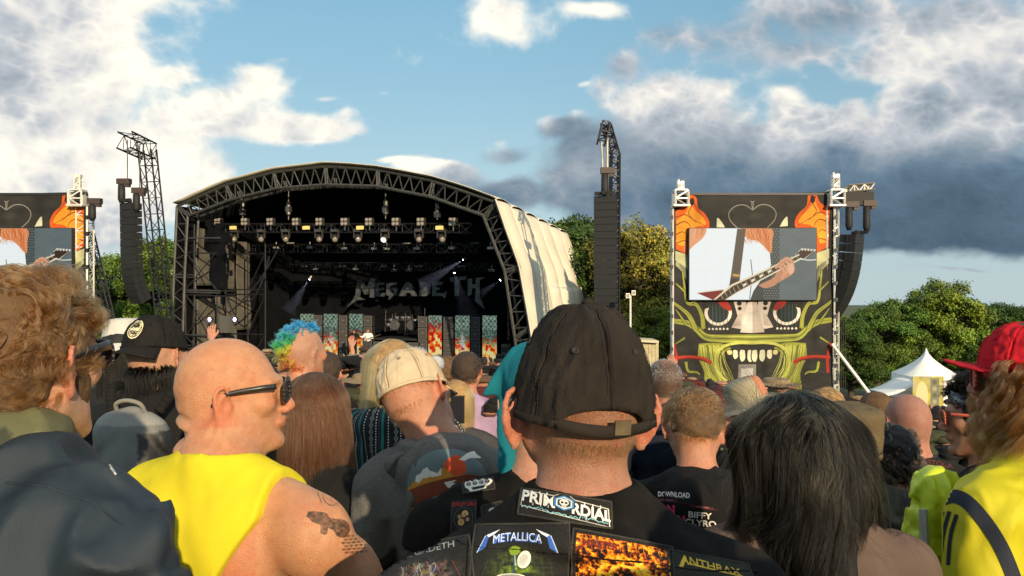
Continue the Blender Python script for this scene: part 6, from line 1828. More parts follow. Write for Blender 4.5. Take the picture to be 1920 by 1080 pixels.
def pr_sunset():
    c = Canvas(360, 310, (0, 0, 0), 0); o = lambda p: [((x - 660), (y - 610)) for x, y in p]
    c.ell(845 - 660, 770 - 610, 172, 150, '#6a7a7c', n=60)
    c.poly(spline(o([(830, 680), (850, 660), (880, 648), (905, 660), (918, 690), (915, 725), (860, 735), (820, 720)]), 5), '#e0532a')
    c.poly(o([(672, 795), (700, 760), (730, 752), (760, 735), (800, 720), (830, 700), (870, 735), (905, 730), (900, 750), (840, 775), (760, 800), (680, 850)]), '#c98a2c')
    c.poly(o([(670, 800), (740, 770), (850, 742), (930, 728), (1000, 738), (1010, 760), (900, 790), (820, 810), (740, 840), (690, 865), (672, 830)]), '#7d3a22')
    c.poly(o([(690, 865), (760, 835), (830, 815), (850, 830), (790, 870), (735, 920), (700, 895)]), '#c98a2c'); c.poly(o([(770, 870), (860, 820), (900, 800), (860, 850), (800, 900), (740, 925)]), '#2f8a7c')
    c.poly(jag(o([(705, 752), (740, 708), (760, 700), (772, 718), (800, 722), (820, 705), (815, 730), (780, 738), (740, 745), (720, 765)]), 4, 2), '#e6e2d8')
    c.poly(spline(o([(890, 668), (925, 640), (955, 630), (965, 642), (985, 660), (940, 660), (915, 672)]), 4), '#e6e2d8'); c.poly(spline(o([(828, 762), (880, 752), (865, 765), (905, 768), (870, 788), (842, 782)]), 4), '#e6e2d8')
    for k in range(6): c.curve(o([(930 + k * 14, 735), (940 + k * 12, 700), (955 + k * 9, 675 + k * 8)]), 1.5, '#4f5c5e', .7)
    c.a[..., :3] *= .92 + .08 * np.random.default_rng(1).random((c.h, c.w, 1))
    return c.image('mountain_sunset_print')
def pr_fest():
    """boy's hoodie: festival bill"""
    c = Canvas(520, 400, (0, 0, 0), 0); o = lambda x, y: (x - 10, y - 660)
    W_ = '#cfcac4'; sl = lambda q: q + np.stack([0 * q[:, 0], q[:, 0] * .10], 1)
    T = lambda t, x, y, h, col, b=.02, sx=1.0: c.text(t, *o(x, y), h, col, b, sx, warp=sl)
    T('DOWNLOAD', 290, 705, 24, W_, .05, .75); T('FESTIVAL', 318, 716, 7, W_, .0)
    for x0, x1, y in ((50, 150, 684), (205, 305, 712), (370, 470, 748)):
        c.line([o(x0, y), o(x1, y + 14)], 12, '#7d2333'); c.line([o(x0 + 2, y), o(x1 - 2, y + 13)], 8, '#1a1014'); T('FRIDAY 7 JUNE' if x0 == 50 else 'SATURDAY 8 JUNE' if x0 == 205 else 'SUNDAY 9 JUNE', (x0 + x1) / 2, y + 10, 6, '#c9808a', .02, .9)
    c.line([o(150, 700), o(205, 712)], 2, '#7d2333'); c.line([o(305, 728), o(370, 745)], 2, '#7d2333'); c.line([o(470, 765), o(490, 768)], 2, '#7d2333')
    T('KISS', 108, 768, 50, '#a8431c', .09, .85); T('KISS', 108, 766, 48, '#c9742c', .03, .85)
    T('IRON', 235, 778, 40, '#b31f45', .08, .95); T('MAIDEN', 255, 822, 38, '#b31f45', .08, .92); T('IRON', 235, 777, 38, '#e0466a', .01, .95); T('MAIDEN', 255, 821, 36, '#e0466a', .01, .92)
    T('LEGACY OF THE BEAST TOUR', 262, 834, 7, W_, .0, .9)
    T('BIFFY', 410, 805, 28, W_, .03, 1.15); T('CLYRO', 412, 840, 28, W_, .03, 1.15)
    T('TO', 118, 810, 22, W_, .06); T('ROB ZOMBIE', 100, 838, 20, W_, .05, .6); T('Deftones', 235, 868, 36, '#bdb8b2', .0, .95); T('Korn', 402, 896, 42, '#d8d3cc', .02, .75)
    T('SHINEDOWN', 232, 905, 22, W_, .03, 1.0); T('BLACK LABEL SOCIETY', 230, 930, 13, W_, .03, .95); T('VOLBEAT', 390, 932, 28, W_, .08, .8)
    for i, (t, x, y) in enumerate((('MONSTER TRUCK', 228, 942), ('GODSMACK', 232, 953), ('LACUNA COIL', 234, 964), ('RISE AGAINST', 384, 950), ('ALESTORM', 388, 962), ('ENTER SHIKARI', 100, 870), ('HALESTORM', 100, 890), ('MUNICIPAL WASTE', 384, 976), ('BLACKBERRY SMOKE', 236, 976), ('WHILE SHE SLEEPS', 98, 908))): T(t, x, y, 9, '#a9a4a0', .02, .9)
    return c.image('festival_bill_print')
def pr_tour(lines, w=300, h=300, name='tour_print'):
    c = Canvas(w, h, (0, 0, 0), 0)
    for (t, x, y, s_, col, b, sx) in lines: c.text(t, x, y, s_, col, b, sx)
    return c.image(name)
def decal(name, im, rough=.8): return mat(name, img=im, rough=rough, alpha_img=True, var=.12, scale=40)
def patchmat(name, im): return mat(name, img=im, rough=.85, var=.18, scale=60, bump=.5, bscale=400)

# ---------------------------------------------------------------- man in the black cap, centre
s = Person('person', 'man in a faded black cap and patch-covered black vest, largest figure in the middle', 1086, 758, 1.16, body_yaw=2, yaw=12, pitch=7, roll=3, hs=1.05, w=1.12, dep=1.08, fine=.0045, skin=SK_RED, earout=2.5, neck=.98, red=.6, necklen=-.025, jaw=1.08, drop=.045)
x, y, z = s.hloc.T
nn_ = fbm(s.v[:, 0] * 90, s.v[:, 1] * 90, s.v[:, 2] * 40, 3)
s.paint(smooth(-.115, -.045, z + .012 * nn_) * smooth(.03, -.02, y) * (np.abs(x) < .069) * (z < .06), (.16, .09, .05), .55)
s.paint(np.clip(.5 * nn_, 0, 1), (.42, .13, .08), .7)
s.body()
M_capb = cloth('washed_black_twill', (.040, .032, .026), var=.40, bump=.8, weave=420, bscale=260, scale=11)
M_stitch = mat('black_stitching', (.012, .010, .009), .7)
cap(s, M_capb, tilt=-5, z0=-.032, size=1.075, height=1.065, peak=.004, wr=.0034, seamm=M_stitch)
hairdo(s, H_BROWN, 2600, 5, .011, mask=lambda x, y, z: ((z < .035) & (z > -.085) & (y < .02) & (np.abs(x) < .072)) * 1., k=4, stiff=.6, r0=.002, r1=.003, rad=.00016, seed=4)
hairdo(s, hm('ginger_beard', tint=(.45, .20, .08)), 500, 5, .022, mask=lambda x, y, z: ((z < -.02) & (z > -.10) & (y > -.01) & (x > .03)) * 1., k=5, stiff=.7, r0=.003, r1=.006, rad=.00015, seed=6, name='beard')
M_vest = cloth('black_denim', (.017, .0155, .015), var=.45, bump=.9, weave=600, bscale=220, scale=26)
def collar(f, s):
    zn = s.B['zn']
    f.ell((0, -.014, zn + .020), (.088, .088, .046), .012); f.ell((0, -.035, zn - .012), (.105, .092, .036), .012)
o = s.garment('vest', M_vest, .022, sleeve=.04, folds=.0045, seed=3, fine=.0065, neck=.074, neckz=.032, necky=-.010, extra=collar)
bv = bvh_of(o)
z4 = lambda l: [(700 + x / 2, 540 + y / 2) for x, y in l]
CP = dict(nu=26, nv=14, bvh=bv, thick=.0012, off=.0022)
pxpatch(s, 'collar_patch', o, z4([(556, 750), (882, 804), (882, 896), (548, 846)]), 1.1, patchmat('m_primordial', pr_primordial()), **CP)
pxpatch(s, 'patch', o, z4([(388, 890), (718, 892), (712, 1085), (376, 1085)]), 1.12, patchmat('m_metal', pr_metal()), **CP)['label'] = 'patch with jagged blue and white letters'
pxpatch(s, 'patch', o, z4([(50, 975), (352, 930), (362, 1090), (20, 1120)]), 1.12, patchmat('m_mega', pr_mega()), **CP)['label'] = 'grey patch on the left shoulder'
pxpatch(s, 'patch', o, z4([(768, 912), (1108, 975), (1112, 1130), (760, 1095)]), 1.12, patchmat('m_fire', pr_fire()), **CP)['label'] = 'fiery orange patch'
pxpatch(s, 'patch', o, z4([(1118, 985), (1400, 1035), (1430, 1120), (1122, 1095)]), 1.12, patchmat('m_anthrax', pr_anthrax()), **CP)['label'] = 'olive patch with yellow letters'
for q in ([(366, 900), (362, 1080)], [(742, 902), (738, 1080)], [(1116, 985), (1112, 1100)], [(40, 960), (372, 912), (740, 890), (1110, 965), (1400, 1020)]):
    pts = []
    for (x0, y0), (x1, y1) in zip(z4(q)[:-1], z4(q)[1:]):
        for t in np.linspace(0, 1, 14):
            C_ = local(s, x0 + (x1 - x0) * t, y0 + (y1 - y0) * t, 1.12); dv = Vector(ldir(s)); h_, n_, _, _ = bv.ray_cast(Vector(C_) - dv * .3, dv, 1.0)
            if h_ is not None: pts.append(np.array(h_) - np.array(dv) * .001)
    MB().path(pts, .0022, n=5).build('seam', M_vest, s.t, True)
s.base_clothes(DEN)

# ---------------------------------------------------------------- bald man in yellow
s = Person('person', 'bald tattooed man in a bright yellow sleeveless top and dark sunglasses, in profile', 440, 742, 1.70, body_yaw=-18, yaw=-78, pitch=3, roll=0, hs=1.04, w=1.10, dep=1.30, aw=1.25, fine=.0045, skin=(.50, .265, .145), earout=1.0, neck=1.28, crease=2.0, red=.55, necklen=-.012, shrug=.015, lean=(-.02, .02), jaw=1.12,
    arms=[((-.232, -.02, -.115), (-.31, .02, -.40), (-.15, .22, -.50)), ((.225, -.03, -.105), (.318, .12, -.345), (.12, .34, -.33))])
x, y, z = s.hloc.T
s.v = s.v + 0
# creases at the back of the neck
s.paint(s.stubble * (.5 + .5 * fbm(s.v[:, 0] * 200, s.v[:, 1] * 200, s.v[:, 2] * 200, 2)), (.34, .20, .13), .55)
A_, E_, H_ = [np.array(q) for q in s.B['arms'][1]]
t_ = ((s.v - A_) @ (E_ - A_)) / ((E_ - A_) @ (E_ - A_)); nz = fbm(s.v[:, 0] * 22, s.v[:, 1] * 22, s.v[:, 2] * 22, 4); nz2 = np.abs(fbm(s.v[:, 0] * 45 + 4, s.v[:, 1] * 45, s.v[:, 2] * 45, 3))
tat = smooth(-.28, -.12, t_) * smooth(1.15, 1.0, t_) * smooth(.17, .20, s.v[:, 0]) * (np.linalg.norm(s.v - A_, axis=1) < .40) * np.maximum(smooth(-.02, .08, nz) * .85, smooth(.05, .02, nz2) * .7)

s.body()
c = Canvas(240, 330, (.2, .16, .13), 0); IK = '#3b312b'
for q in ([(60, 20), (95, 8), (130, 30), (150, 80), (140, 130), (100, 150), (70, 120), (80, 70), (60, 20)], [(90, 30), (118, 60), (120, 110), (96, 128)], [(150, 60), (185, 90), (205, 150), (200, 190)], [(60, 60), (50, 100), (66, 140)], [(100, 60), (108, 80), (98, 96)], [(165, 120), (180, 160), (172, 190)], [(75, 25), (92, 60), (84, 100)], [(130, 45), (168, 82), (188, 130)]):
    c.curve(q, 7, IK, .55, 3)
c.poly(spline([(8, 190), (20, 172), (80, 178), (96, 196), (150, 206), (168, 236), (150, 268), (118, 262), (104, 240), (60, 222), (30, 210)], 5), IK, .80); c.poly(spline([(60, 215), (84, 222), (80, 256), (58, 250)], 4), IK, .7)
c.ell(52, 190, 14, 6, '#6a5344', .5); c.ell(128, 232, 18, 9, '#6a5344', .5, rot=30)
for r_ in range(6):
    for k in range(5): c.ell(140 + k * 19 + (r_ % 2) * 9, 262 + r_ * 12, 9, 7, IK, .55, n=12, a0=0, a1=180); c.ell(140 + k * 19 + (r_ % 2) * 9, 260 + r_ * 12, 6, 5, '#7a604e', .35, n=12, a0=0, a1=180)
c.field(lambda X, Y: (c.a[..., :3], np.zeros_like(X))); c.a[..., 3] *= np.clip(.72 + .5 * fbm(*np.meshgrid(np.arange(240) / 9., np.arange(330) / 9.), 0 * c.a[..., 3], 3), 0, 1)
pxpatch(s, 'tattoo', s.bo, [(575, 878), (678, 878), (692, 1032), (578, 1032)], 1.65, mat('tattoo_ink', img=c.image('tattoo'), rough=.5, alpha_img=True, var=.15, scale=60, bump=.5, bscale=380), nu=34, nv=40, off=.0007)
glasses(s, mat('dark_frame', (.018, .017, .018), .35), M_lens, temple_h=.012)
M_yel = cloth('yellow_cotton', (.60, .52, .022), var=.06, bump=.3, bscale=700, wrinkle=.018, wscale=4)
def tank(X, Y, Z):      # deep arm openings
    dz = s.B['zn'] - .06 - Z
    wr_ = .150 - .55 * np.clip(dz, 0, .16) + .25 * np.clip(dz - .2, 0, .3)
    wl_ = .262 - .25 * np.clip(dz - .06, 0, .12)
    return np.where(Z > s.B['zn'] - .45, np.maximum(X - wr_ + 0 * Y, -X - wl_ + 0 * Y), np.abs(X) - .21 + 0 * Y)
s.garment('sleeveless_top', M_yel, .019, parts=('torso', 'arms'), folds=.0045, seed=11, fine=.0065, neck=.088, neckz=.032, necky=.004, cutfn=tank)
s.base_clothes((.05, .05, .05))

# ---------------------------------------------------------------- curly-haired man, far left
s = Person('person', 'curly light-brown haired man in a dark navy jacket, at the lower left', 46, 692, 1.2, body_yaw=-20, yaw=-12, pitch=2, roll=-3, hs=1.08, w=1.32, dep=1.25, fine=.0055, skin=SK_PALE, earout=1.0, neck=1.1, red=.7, necklen=-.045, drop=.025, lean=(0, .02))
s.body()
hairdo(s, H_BROWN, 1500, 30, .085, mask=lambda x, y, z: m_full(x, y, z) * np.clip(.45 + smooth(-.05, .03, z), 0, 1), comb=lambda p: (lambda v: v / np.linalg.norm(v, axis=1)[:, None])(np.stack([vnoise(p[:, 0] * 24, p[:, 1] * 24, p[:, 2] * 24) + p[:, 0] * 4, vnoise(p[:, 0] * 24 + 9, p[:, 1] * 24, p[:, 2] * 24) - .1, vnoise(p[:, 0] * 24, p[:, 1] * 24 + 5, p[:, 2] * 24) - .35], 1)),
    k=16, stiff=.35, noise_=.45, nf=24, r0=.0032, r1=.0062, curl=.0095, freq=1.25, rad=.00018, seed=12, grav=.3, lfn=lambda r: .26 + .24 * smooth(-.05, .02, r[:, 2]) + .62 * smooth(.05, .10, r[:, 2]), under=U_BROWN, shell=dict(mask_z=-.066, grow_=.010, low=-.075, noise_=.010), lenv=.25)
hairdo(s, H_BROWN, 1500, 8, .02, mask=lambda x, y, z: ((z < .0) & (z > -.075) & (y < .01)) * 1., comb=lambda p: np.tile([0, -.2, -1.], (len(p), 1)), k=5, stiff=.5, r0=.004, r1=.006, rad=.0002, seed=14)
glasses(s, mat('dark_frame', (.018, .017, .018), .35), M_lens, temple_h=.014, z=.012)
M_navy = cloth('navy_softshell', (.016, .026, .038), rough=.6, var=.15, bump=.35, bscale=900, spec=.4, wrinkle=.04, wscale=4)
def jc(f, s):
    zn = s.B['zn']
    f.ell((0, -.01, zn + .012), (.100, .098, .052), .02); f.ell((0, -.03, zn - .025), (.15, .115, .045), .03); f.ell((0, -.12, zn - .07), (.12, .05, .05), .03)
NAVY = s; s.jk = s.garment('jacket', M_navy, .030, folds=.022, seed=5, fine=.0075, neck=.082, neckz=.030, necky=-.005, extra=jc, sc=.8)
M_camo = mat('camo_lining', attr=True, rough=.8, var=.1, bump=.4, bscale=60)
def camo(v, s, base=((.10, .10, .045), (.035, .04, .022), (.17, .15, .075))):
    a = fbm(v[:, 0] * 16, v[:, 1] * 16, v[:, 2] * 22, 2); b = fbm(v[:, 0] * 20 + 9, v[:, 1] * 20, v[:, 2] * 26, 2)
    c = np.ones((len(v), 3)) * base[0]; c[a > .12] = base[1]; c[(b > .15)] = base[2]; return c
def lin_(f, s):
    zn = s.B['zn']; f.D[:] = .08; f.ell((0, -.006, zn + .042), (.112, .104, .050), .01)
s.garment('camouflage_collar', M_camo, .0, parts=(), folds=.010, seed=7, fine=.007, neck=.080, neckz=.060, necky=.0, extra=lin_, hem=-.05, colfn=camo)
bvj = bvh_of(s.jk); zp_ = []
for t_ in np.linspace(0, 1, 12):
    dv = Vector(ldir(s, P(205 + 35 * t_, 872 + 50 * t_, 1.0) - np.array([0, 0, CZ]))).normalized(); h_ = bvj.ray_cast(Vector(local(s, 205 + 35 * t_, 872 + 50 * t_, .5)), dv, 3)[0]
    if h_ is not None: zp_.append(np.array(h_))
if len(zp_) > 1: MB().path(zp_[:5], .0018, n=6).build('zip', mat('zip_metal', (.5, .48, .44), .35, .8), s.t)
s.base_clothes(DEN)

# ---------------------------------------------------------------- woman with long black hair
s = Person('person', 'woman with long straight black hair and a brown-grey top, lower right of centre', 1480, 850, 1.64, body_yaw=6, yaw=14, pitch=-2, roll=2, hs=.95, w=1.08, shrug=.015, fine=.007, skin=SK_PALE, face=False)
s.body()
lc = down_comb(7.0, .25, -.008)
hairdo(s, H_BLACK, 900, 48, .56, mask=m_long, comb=lc, k=22, stiff=lambda t: min(1, .25 + t * 6), noise_=.30, nf=7, r0=.008, r1=.013, rad=.00020, seed=31, curl=.009, freq=1.5, grav=.2, solids=HEADC[:1] + [(HEADC[1][0], (.066, .068, .092))] + TORSO, lenv=.35, under=U_BLACK, shell=dict(mask_z=-.10, grow_=.010, low=-.10, face_y=.07))
hairdo(s, hm('black_hair_painted_highlight', tint=(.10, .078, .04), rough=.24, ior=1.4), 420, 8, .22, mask=lambda x, y, z: m_long(x, y, z) * (z > .0) * (y < .03), comb=lambda p: (lambda v: v / np.linalg.norm(v, axis=1)[:, None])(lc(p) + .35 * np.stack([vnoise(p[:, 0] * 20, p[:, 1] * 20, p[:, 2] * 20 + q * 7) for q in range(3)], 1)), k=14, stiff=lambda t: min(.9, .15 + t * 4), noise_=.55, nf=12, r0=.006, r1=.035, rad=.00017, seed=33, solids=[((0, -.018, .034), (.088, .107, .096))] + TORSO)  # paler strands put the sun's highlights into the black hair's colour
hairdo(s, H_BLACK, 110, 4, .34, mask=m_long, comb=lambda p: (lambda v: v / np.linalg.norm(v, axis=1)[:, None])(lc(p) + .5 * np.stack([vnoise(p[:, 0] * 9, p[:, 1] * 9, p[:, 2] * 9 + q * 7) for q in range(3)], 1)), k=20, stiff=lambda t: min(.8, .1 + t * 2), noise_=.9, nf=9, r0=.01, r1=.05, curl=.008, freq=1.5, rad=.00022, seed=37, solids=[((0, -.018, .034), (.092, .110, .100))] + TORSO, name='flyaway_hair')
# solid fall of hair behind the strands
f = Field(axis((-.16, .16, .008)), axis((-.22, .12, .008)), axis((-.62, .06, .010)))
f.ell((0, -.03, -.02), (.085, .085, .10), .04); f.ell((0, -.060, -.14), (.095, .075, .12), .05); f.ell((.01, -.105, -.30), (.125, .060, .16), .06); f.ell((.02, -.115, -.46), (.13, .055, .12), .06)
f.displace(lambda x, y, z: .010 * fbm(x * 26, y * 26, z * 5, 3)); f.cut(lambda X, Y, Z: Y - .035 + 0 * X + 0 * Z)
v, q = f.mesh(); obj('hair_mass', rawmesh('hm', s.H(v), q, U_BLACK, True), s.t)
M_taupe = cloth('taupe_jersey', (.115, .080, .066), var=.15)
s.garment('top', M_taupe, .016, folds=.007, seed=9, neck=.08)
s.base_clothes()

# ---------------------------------------------------------------- right edge: red cap, long curls, yellow track top
s = Person('person', 'person with long wavy brown hair, red cap and yellow track jacket, at the right edge', 1926, 712, 1.9, body_yaw=26, yaw=62, pitch=0, roll=0, hs=1.06, w=1.06, dep=1.1, aw=1.1, drop=.02, fine=.0055, skin=SK_TAN, red=.5)
s.body()
cap(s, cloth('red_cotton', (.46, .012, .022), var=.12, bump=.5, bscale=500), tilt=-1, z0=.006, size=1.06, height=1.0, back_arc=False, visor_len=.075, visor_drop=-.004, wr=.003)
glasses(s, mat('red_frame', (.35, .015, .015), .35), M_lens, temple_h=.016, z=.006, lens_h=.046)
H_CURL = hm('auburn_waves', tint=(.13, .058, .018), rough=.28)
hairdo(s, H_CURL, 420, 36, .36, mask=lambda x, y, z: ~(((y > .058) & (z < .066)) | (z < -.05) | (z > .045)) * 1.0, comb=lambda p: np.tile([.02, -.12, -1.0], (len(p), 1)), k=26, stiff=lambda t: min(.85, .1 + t * 3), noise_=.36, nf=11, r0=.004, r1=.018, curl=.013, freq=3.2, rad=.00024, seed=41, solids=[(c, (r[0] + .022, r[1] + .022, r[2] + .02)) for c, r in HEADC + TORSO], lenv=.4, under=mat('auburn_underhair', (.08, .042, .017), .8, var=.4, scale=50), shell=dict(mask_z=-.07, grow_=.010, low=-.08, face_y=.03))
hairdo(s, H_CURL, 160, 5, .30, mask=lambda x, y, z: ((y < .02) & (z < .0) & (z > -.05)) * 1.0, comb=lambda p: np.tile([-.12, .12, -1.0], (len(p), 1)), k=20, stiff=lambda t: min(.85, .1 + t * 3), noise_=.45, nf=13, r0=.01, r1=.04, curl=.010, freq=3.0, rad=.0002, seed=43, solids=HEADC + TORSO, name='flyaway_hair')
M_track = cloth('yellow_track_cloth', (.50, .45, .012), rough=.6, var=.06, bump=.3, spec=.3, wrinkle=.03, wscale=5)
def hoodx(f, s):
    zn = s.B['zn']; f.ell((0, -.01, zn + .0), (.10, .10, .045), .02); f.ell((0, -.10, zn - .03), (.11, .06, .06), .04)
tj = s.garment('track_jacket', M_track, .026, folds=.010, seed=15, fine=.0065, neck=.075, extra=hoodx)
c = Canvas(400, 420, (0, 0, 0), 0); o7 = lambda l: [((x - 370) * .96, (y - 690) * .96) for x, y in l]; NV = '#141c2c'
c.line(spline(o7([(405, 800), (470, 775), (530, 800), (600, 880), (660, 980), (715, 1120)]), 8), 50, NV)
for q in ([(437, 832), (412, 900), (400, 1000)], [(462, 832), (440, 910), (428, 1010)], [(490, 845), (468, 920), (458, 1030)]): c.line(spline(o7(q), 6), 15, NV)
pxpatch(s, 'navy_stripes', tj, [(1560 + x / 2.077, 560 + y / 2.077) for x, y in ((370, 690), (787, 690), (787, 1127), (370, 1127))], 1.85, decal('m_stripes', c.image('stripes')), nu=50, nv=50, off=.002)
s.base_clothes()
# hi-vis jacket bundled over the arm beside it
p0 = P(1748, 945, 1.95); t = thing('bundled_jacket', 'crumpled neon yellow-green jacket held beside the track jacket', 'jacket', p0)
f = Field(axis((-.08, .08, .005)), axis((-.07, .07, .005)), axis((-.20, .12, .005)))
f.ell((0, 0, 0), (.046, .045, .075), .03); f.ell((-.012, .0, -.07), (.036, .04, .06), .03); f.ell((.02, 0, .045), (.04, .04, .03), .03); f.bone((-.02, 0, -.08), (-.015, 0, -.17), .03, .022, .03)
f.displace(lambda x, y, z: .012 * (1 - 2 * np.abs(vnoise(x * 26, y * 20, z * 14))) + .006 * fbm(x * 60, y * 60, z * 40, 2), .03)
v, q = f.mesh(); obj('cloth', rawmesh('c', v, q, mat('neon_nylon', (.52, .62, .03), .42, var=.1, bump=.3, bscale=60), True), t)
MB().tube((-.045, -.045, .0), (-.045, -.06, -.16), .010, n=6).build('reflective_strip', mat('reflective_grey', (.45, .45, .42), .35, .3), t)

# ---------------------------------------------------------------- second row
def simple(name_lab, px, py, d, top=(.02, .02, .02), topname=None, **k):
    g_ = k.pop('folds', .007); nk = k.pop('neckhole', .075); sl = k.pop('sleeve', 1.0); ex = k.pop('extra', None); cf = k.pop('colfn', None); mm = k.pop('topmat', None); gr = k.pop('grow', .016); seed = k.pop('seed', px * .037); gn = k.pop('gname', 'shirt'); nz_ = k.pop('neckz', 0.0); gf = k.pop('gfine', None)
    tr = k.pop('trousers', DEN); sp_ = k.pop('skinpaint', None)
    s = Person('person', name_lab, px, py, d, **k)
    if sp_: sp_(s)
    s.body(); s.shirt = s.garment(gn, mm or cloth(topname or 'cloth_%d' % px, top), gr, folds=g_, seed=seed, neck=nk, sleeve=sl, extra=ex, colfn=cf, fine=gf or max(k.get('fine', .008), .008), neckz=nz_)
    s.base_clothes(tr); return s
def hood(f, s):
    zn = s.B['zn']; f.ell((0, -.008, zn + .012), (.102, .100, .050), .02); f.ell((0, -.10, zn - .02), (.130, .075, .080), .025); f.ell((0, -.130, zn - .085), (.075, .045, .06), .03)
def add_hood(s, m, seed=1, k=1.0, dx=0.0):
    """the hood lying crumpled on the back"""
    zn = s.B['zn']
    f = Field(axis((-.20, .20, .007)), axis((-.26, .12, .007)), axis((-.20, .12, .007)))
    f.ell((dx, -.03, .015), (.108 * k, .098 * k, .040), .02); f.ell((dx, -.105, -.020), (.122 * k, .060, .070), .03); f.ell((dx * 1.5, -.125, -.085), (.070 * k, .045, .055), .03)
    f.displace(foldfn(.016, seed, 1.6, 1.8), .03)
    f.ell((dx, -.010, .050), (.075 * k, .075 * k, .060), .01, op='-'); f.ell((dx, -.085, .045), (.050, .028, .035), .012, op='-')
    v, q = f.mesh(); obj('hood', rawmesh('hood', v + [0, 0, zn], q, m, True), s.t)
# man in beige cap and grey hoodie
M_heather = cloth('grey_marl', (.125, .118, .112), var=.22, bump=.5, bscale=300, scale=160)
s = simple('man in a beige cap and grey hoodie with a mountain sunset print, head tilted left', 783, 742, 2.3, topmat=M_heather, gname='hoodie', extra=hood, grow=.022, body_yaw=-4, yaw=-26, pitch=-2, roll=-26, hs=1.04, w=.92, dep=1.0, fine=.006, skin=SK_RED, lean=(-.095, .01), earout=1.2, red=.6, necklen=-.02, neckhole=.074, folds=.010, shrug=.0, neck=1.1)
cap(s, cloth('beige_cotton', (.50, .40, .27), var=.15, bump=.4, bscale=400), tilt=-8, z0=-.012, size=1.03, height=1.05, back_arc=False, wr=.002, yaw=0, seamm=mat('brown_thread', (.22, .15, .09), .8))
hairdo(s, H_BROWN, 1500, 6, .012, mask=lambda x, y, z: m_full(x, y, z) * (z < .03), k=4, stiff=.6, r0=.003, r1=.004, rad=.0002, seed=51)
add_hood(s, M_heather, 2.2, 1.0, -.02)
z2 = lambda l: [(480 + x / 2.348, 580 + y / 2.348) for x, y in l]
pxpatch(s, 'print', s.shirt, z2([(660, 610), (1020, 610), (1020, 920), (660, 920)]), 2.2, decal('m_sunset', pr_sunset()), nu=40, nv=34, off=.0022)
# brown bob woman
s = simple('woman with a straight chestnut bob and a black top beside the yellow top', 600, 778, 2.4, top=(.012, .012, .012), gname='top', body_yaw=-14, yaw=-28, pitch=0, roll=-3, hs=1.0, w=.98, fine=.008, skin=SK_TAN)
hairdo(s, H_BOB, 1700, 14, .235, mask=m_long, comb=down_comb(7, .2, .01), k=16, stiff=lambda t: min(1, .25 + t * 6), noise_=.14, nf=9, r0=.012, r1=.012, rad=.0003, seed=52, solids=HEADC + TORSO[:1], lenv=.12, under=U_BOB, shell=dict(mask_z=-.10, grow_=.010, low=-.11, face_y=.065))
# blonde in patterned baja hoodie
c = Canvas(512, 512, '#14161a')
for i in range(16):
    x0 = i * 32; k = i % 4
    if k == 0: c.poly([(x0, 0), (x0 + 14, 0), (x0 + 14, 512), (x0, 512)], '#1f6a68')
    if k in (1, 3):
        for j in range(0, 512, 10): c.poly([(x0 + 2, j), (x0 + 8, j), (x0 + 8, j + 5), (x0 + 2, j + 5)], '#c9c6bb')
    if k == 2:
        for j in range(0, 512, 24): c.line([(x0 + 2, j), (x0 + 12, j + 12), (x0 + 2, j + 24)], 2.2, '#b9b7ad'); c.line([(x0 + 22, j), (x0 + 12, j + 12), (x0 + 22, j + 24)], 2.2, '#b9b7ad'); c.ell(x0 + 12, j, 3, 4, '#8d8b83')
    if k == 3: c.poly([(x0 + 16, 0), (x0 + 26, 0), (x0 + 26, 512), (x0 + 16, 512)], '#2c2f3a')
IM_BAJA = c.image('woven_stripes')
def uv_cyl(v, sc=(2.0, 1.6)): return np.stack([np.arctan2(v[:, 0], -v[:, 1]) / 6.283 * sc[0] + v[:, 0] * .6 + .5, v[:, 2] * sc[1]], 1)
s = Person('person', 'blonde woman in a teal and white striped woven hoodie', 737, 698, 3.2, body_yaw=-4, yaw=-8, pitch=0, roll=4, hs=1.03, w=1.05, fine=.009, skin=SK_PALE)
s.body(); s.shirt = s.garment('woven_hoodie', mat('m_baja', img=IM_BAJA, rough=.9, var=.1, bump=.4, bscale=300), .03, folds=.010, seed=4.4, fine=.011, extra=hood, uvfn=lambda v: uv_cyl(v, (2.2, 1.9))); s.base_clothes()
hairdo(s, H_BLONDE, 1400, 14, .27, mask=m_long, comb=down_comb(7, .2, -.01), k=16, stiff=lambda t: min(1, .25 + t * 6), noise_=.14, nf=9, r0=.012, r1=.014, rad=.0004, seed=53, solids=HEADC + TORSO[:1], lenv=.2, under=U_BLONDE, shell=dict(mask_z=-.10, grow_=.010, low=-.11, face_y=.065))
# round-badge cap man with backpack
s = simple('person in a black cap with round pale badge, black jacket and grey backpack', 298, 668, 2.75, top=(.012, .012, .012), gname='jacket', body_yaw=-8, yaw=-18, pitch=2, roll=-4, hs=1.03, w=1.05, fine=.008, skin=SK_PALE, grow=.022, extra=jc, red=.5)
M_bk = cloth('black_cotton', (.014, .013, .012), var=.2)
e = cap(s, M_bk, tilt=10, z0=.004, size=1.06, height=1.04, back_arc=False, yaw=186, visor_len=.085, visor_drop=.045)
surf, toH, rx, ry, rz = s.cap_surf
U, V = np.meshgrid(np.linspace(-.30, .30, 16), np.linspace(.44, .86, 16), indexing='ij')
p_ = toH(surf(U, V, .0035)); v, f_, uv = grid(p_); uv = np.stack([1 - uv[:, 0], 1 - uv[:, 1]], 1); uv[:, 0] = 1 - uv[:, 0]
obj('badge', rawmesh('badge', v, f_, decal('m_badge', pr_badge()), True, uv=uv), e)
hairdo(s, H_BLACK, 260, 14, .12, mask=lambda x, y, z: ((z < .0) & (z > -.05) & (y < .0)) * 1., comb=lambda p: np.tile([0, -.2, -1.], (len(p), 1)), k=8, stiff=.3, r0=.005, r1=.012, rad=.0004, seed=54, solids=HEADC + TORSO[:1])
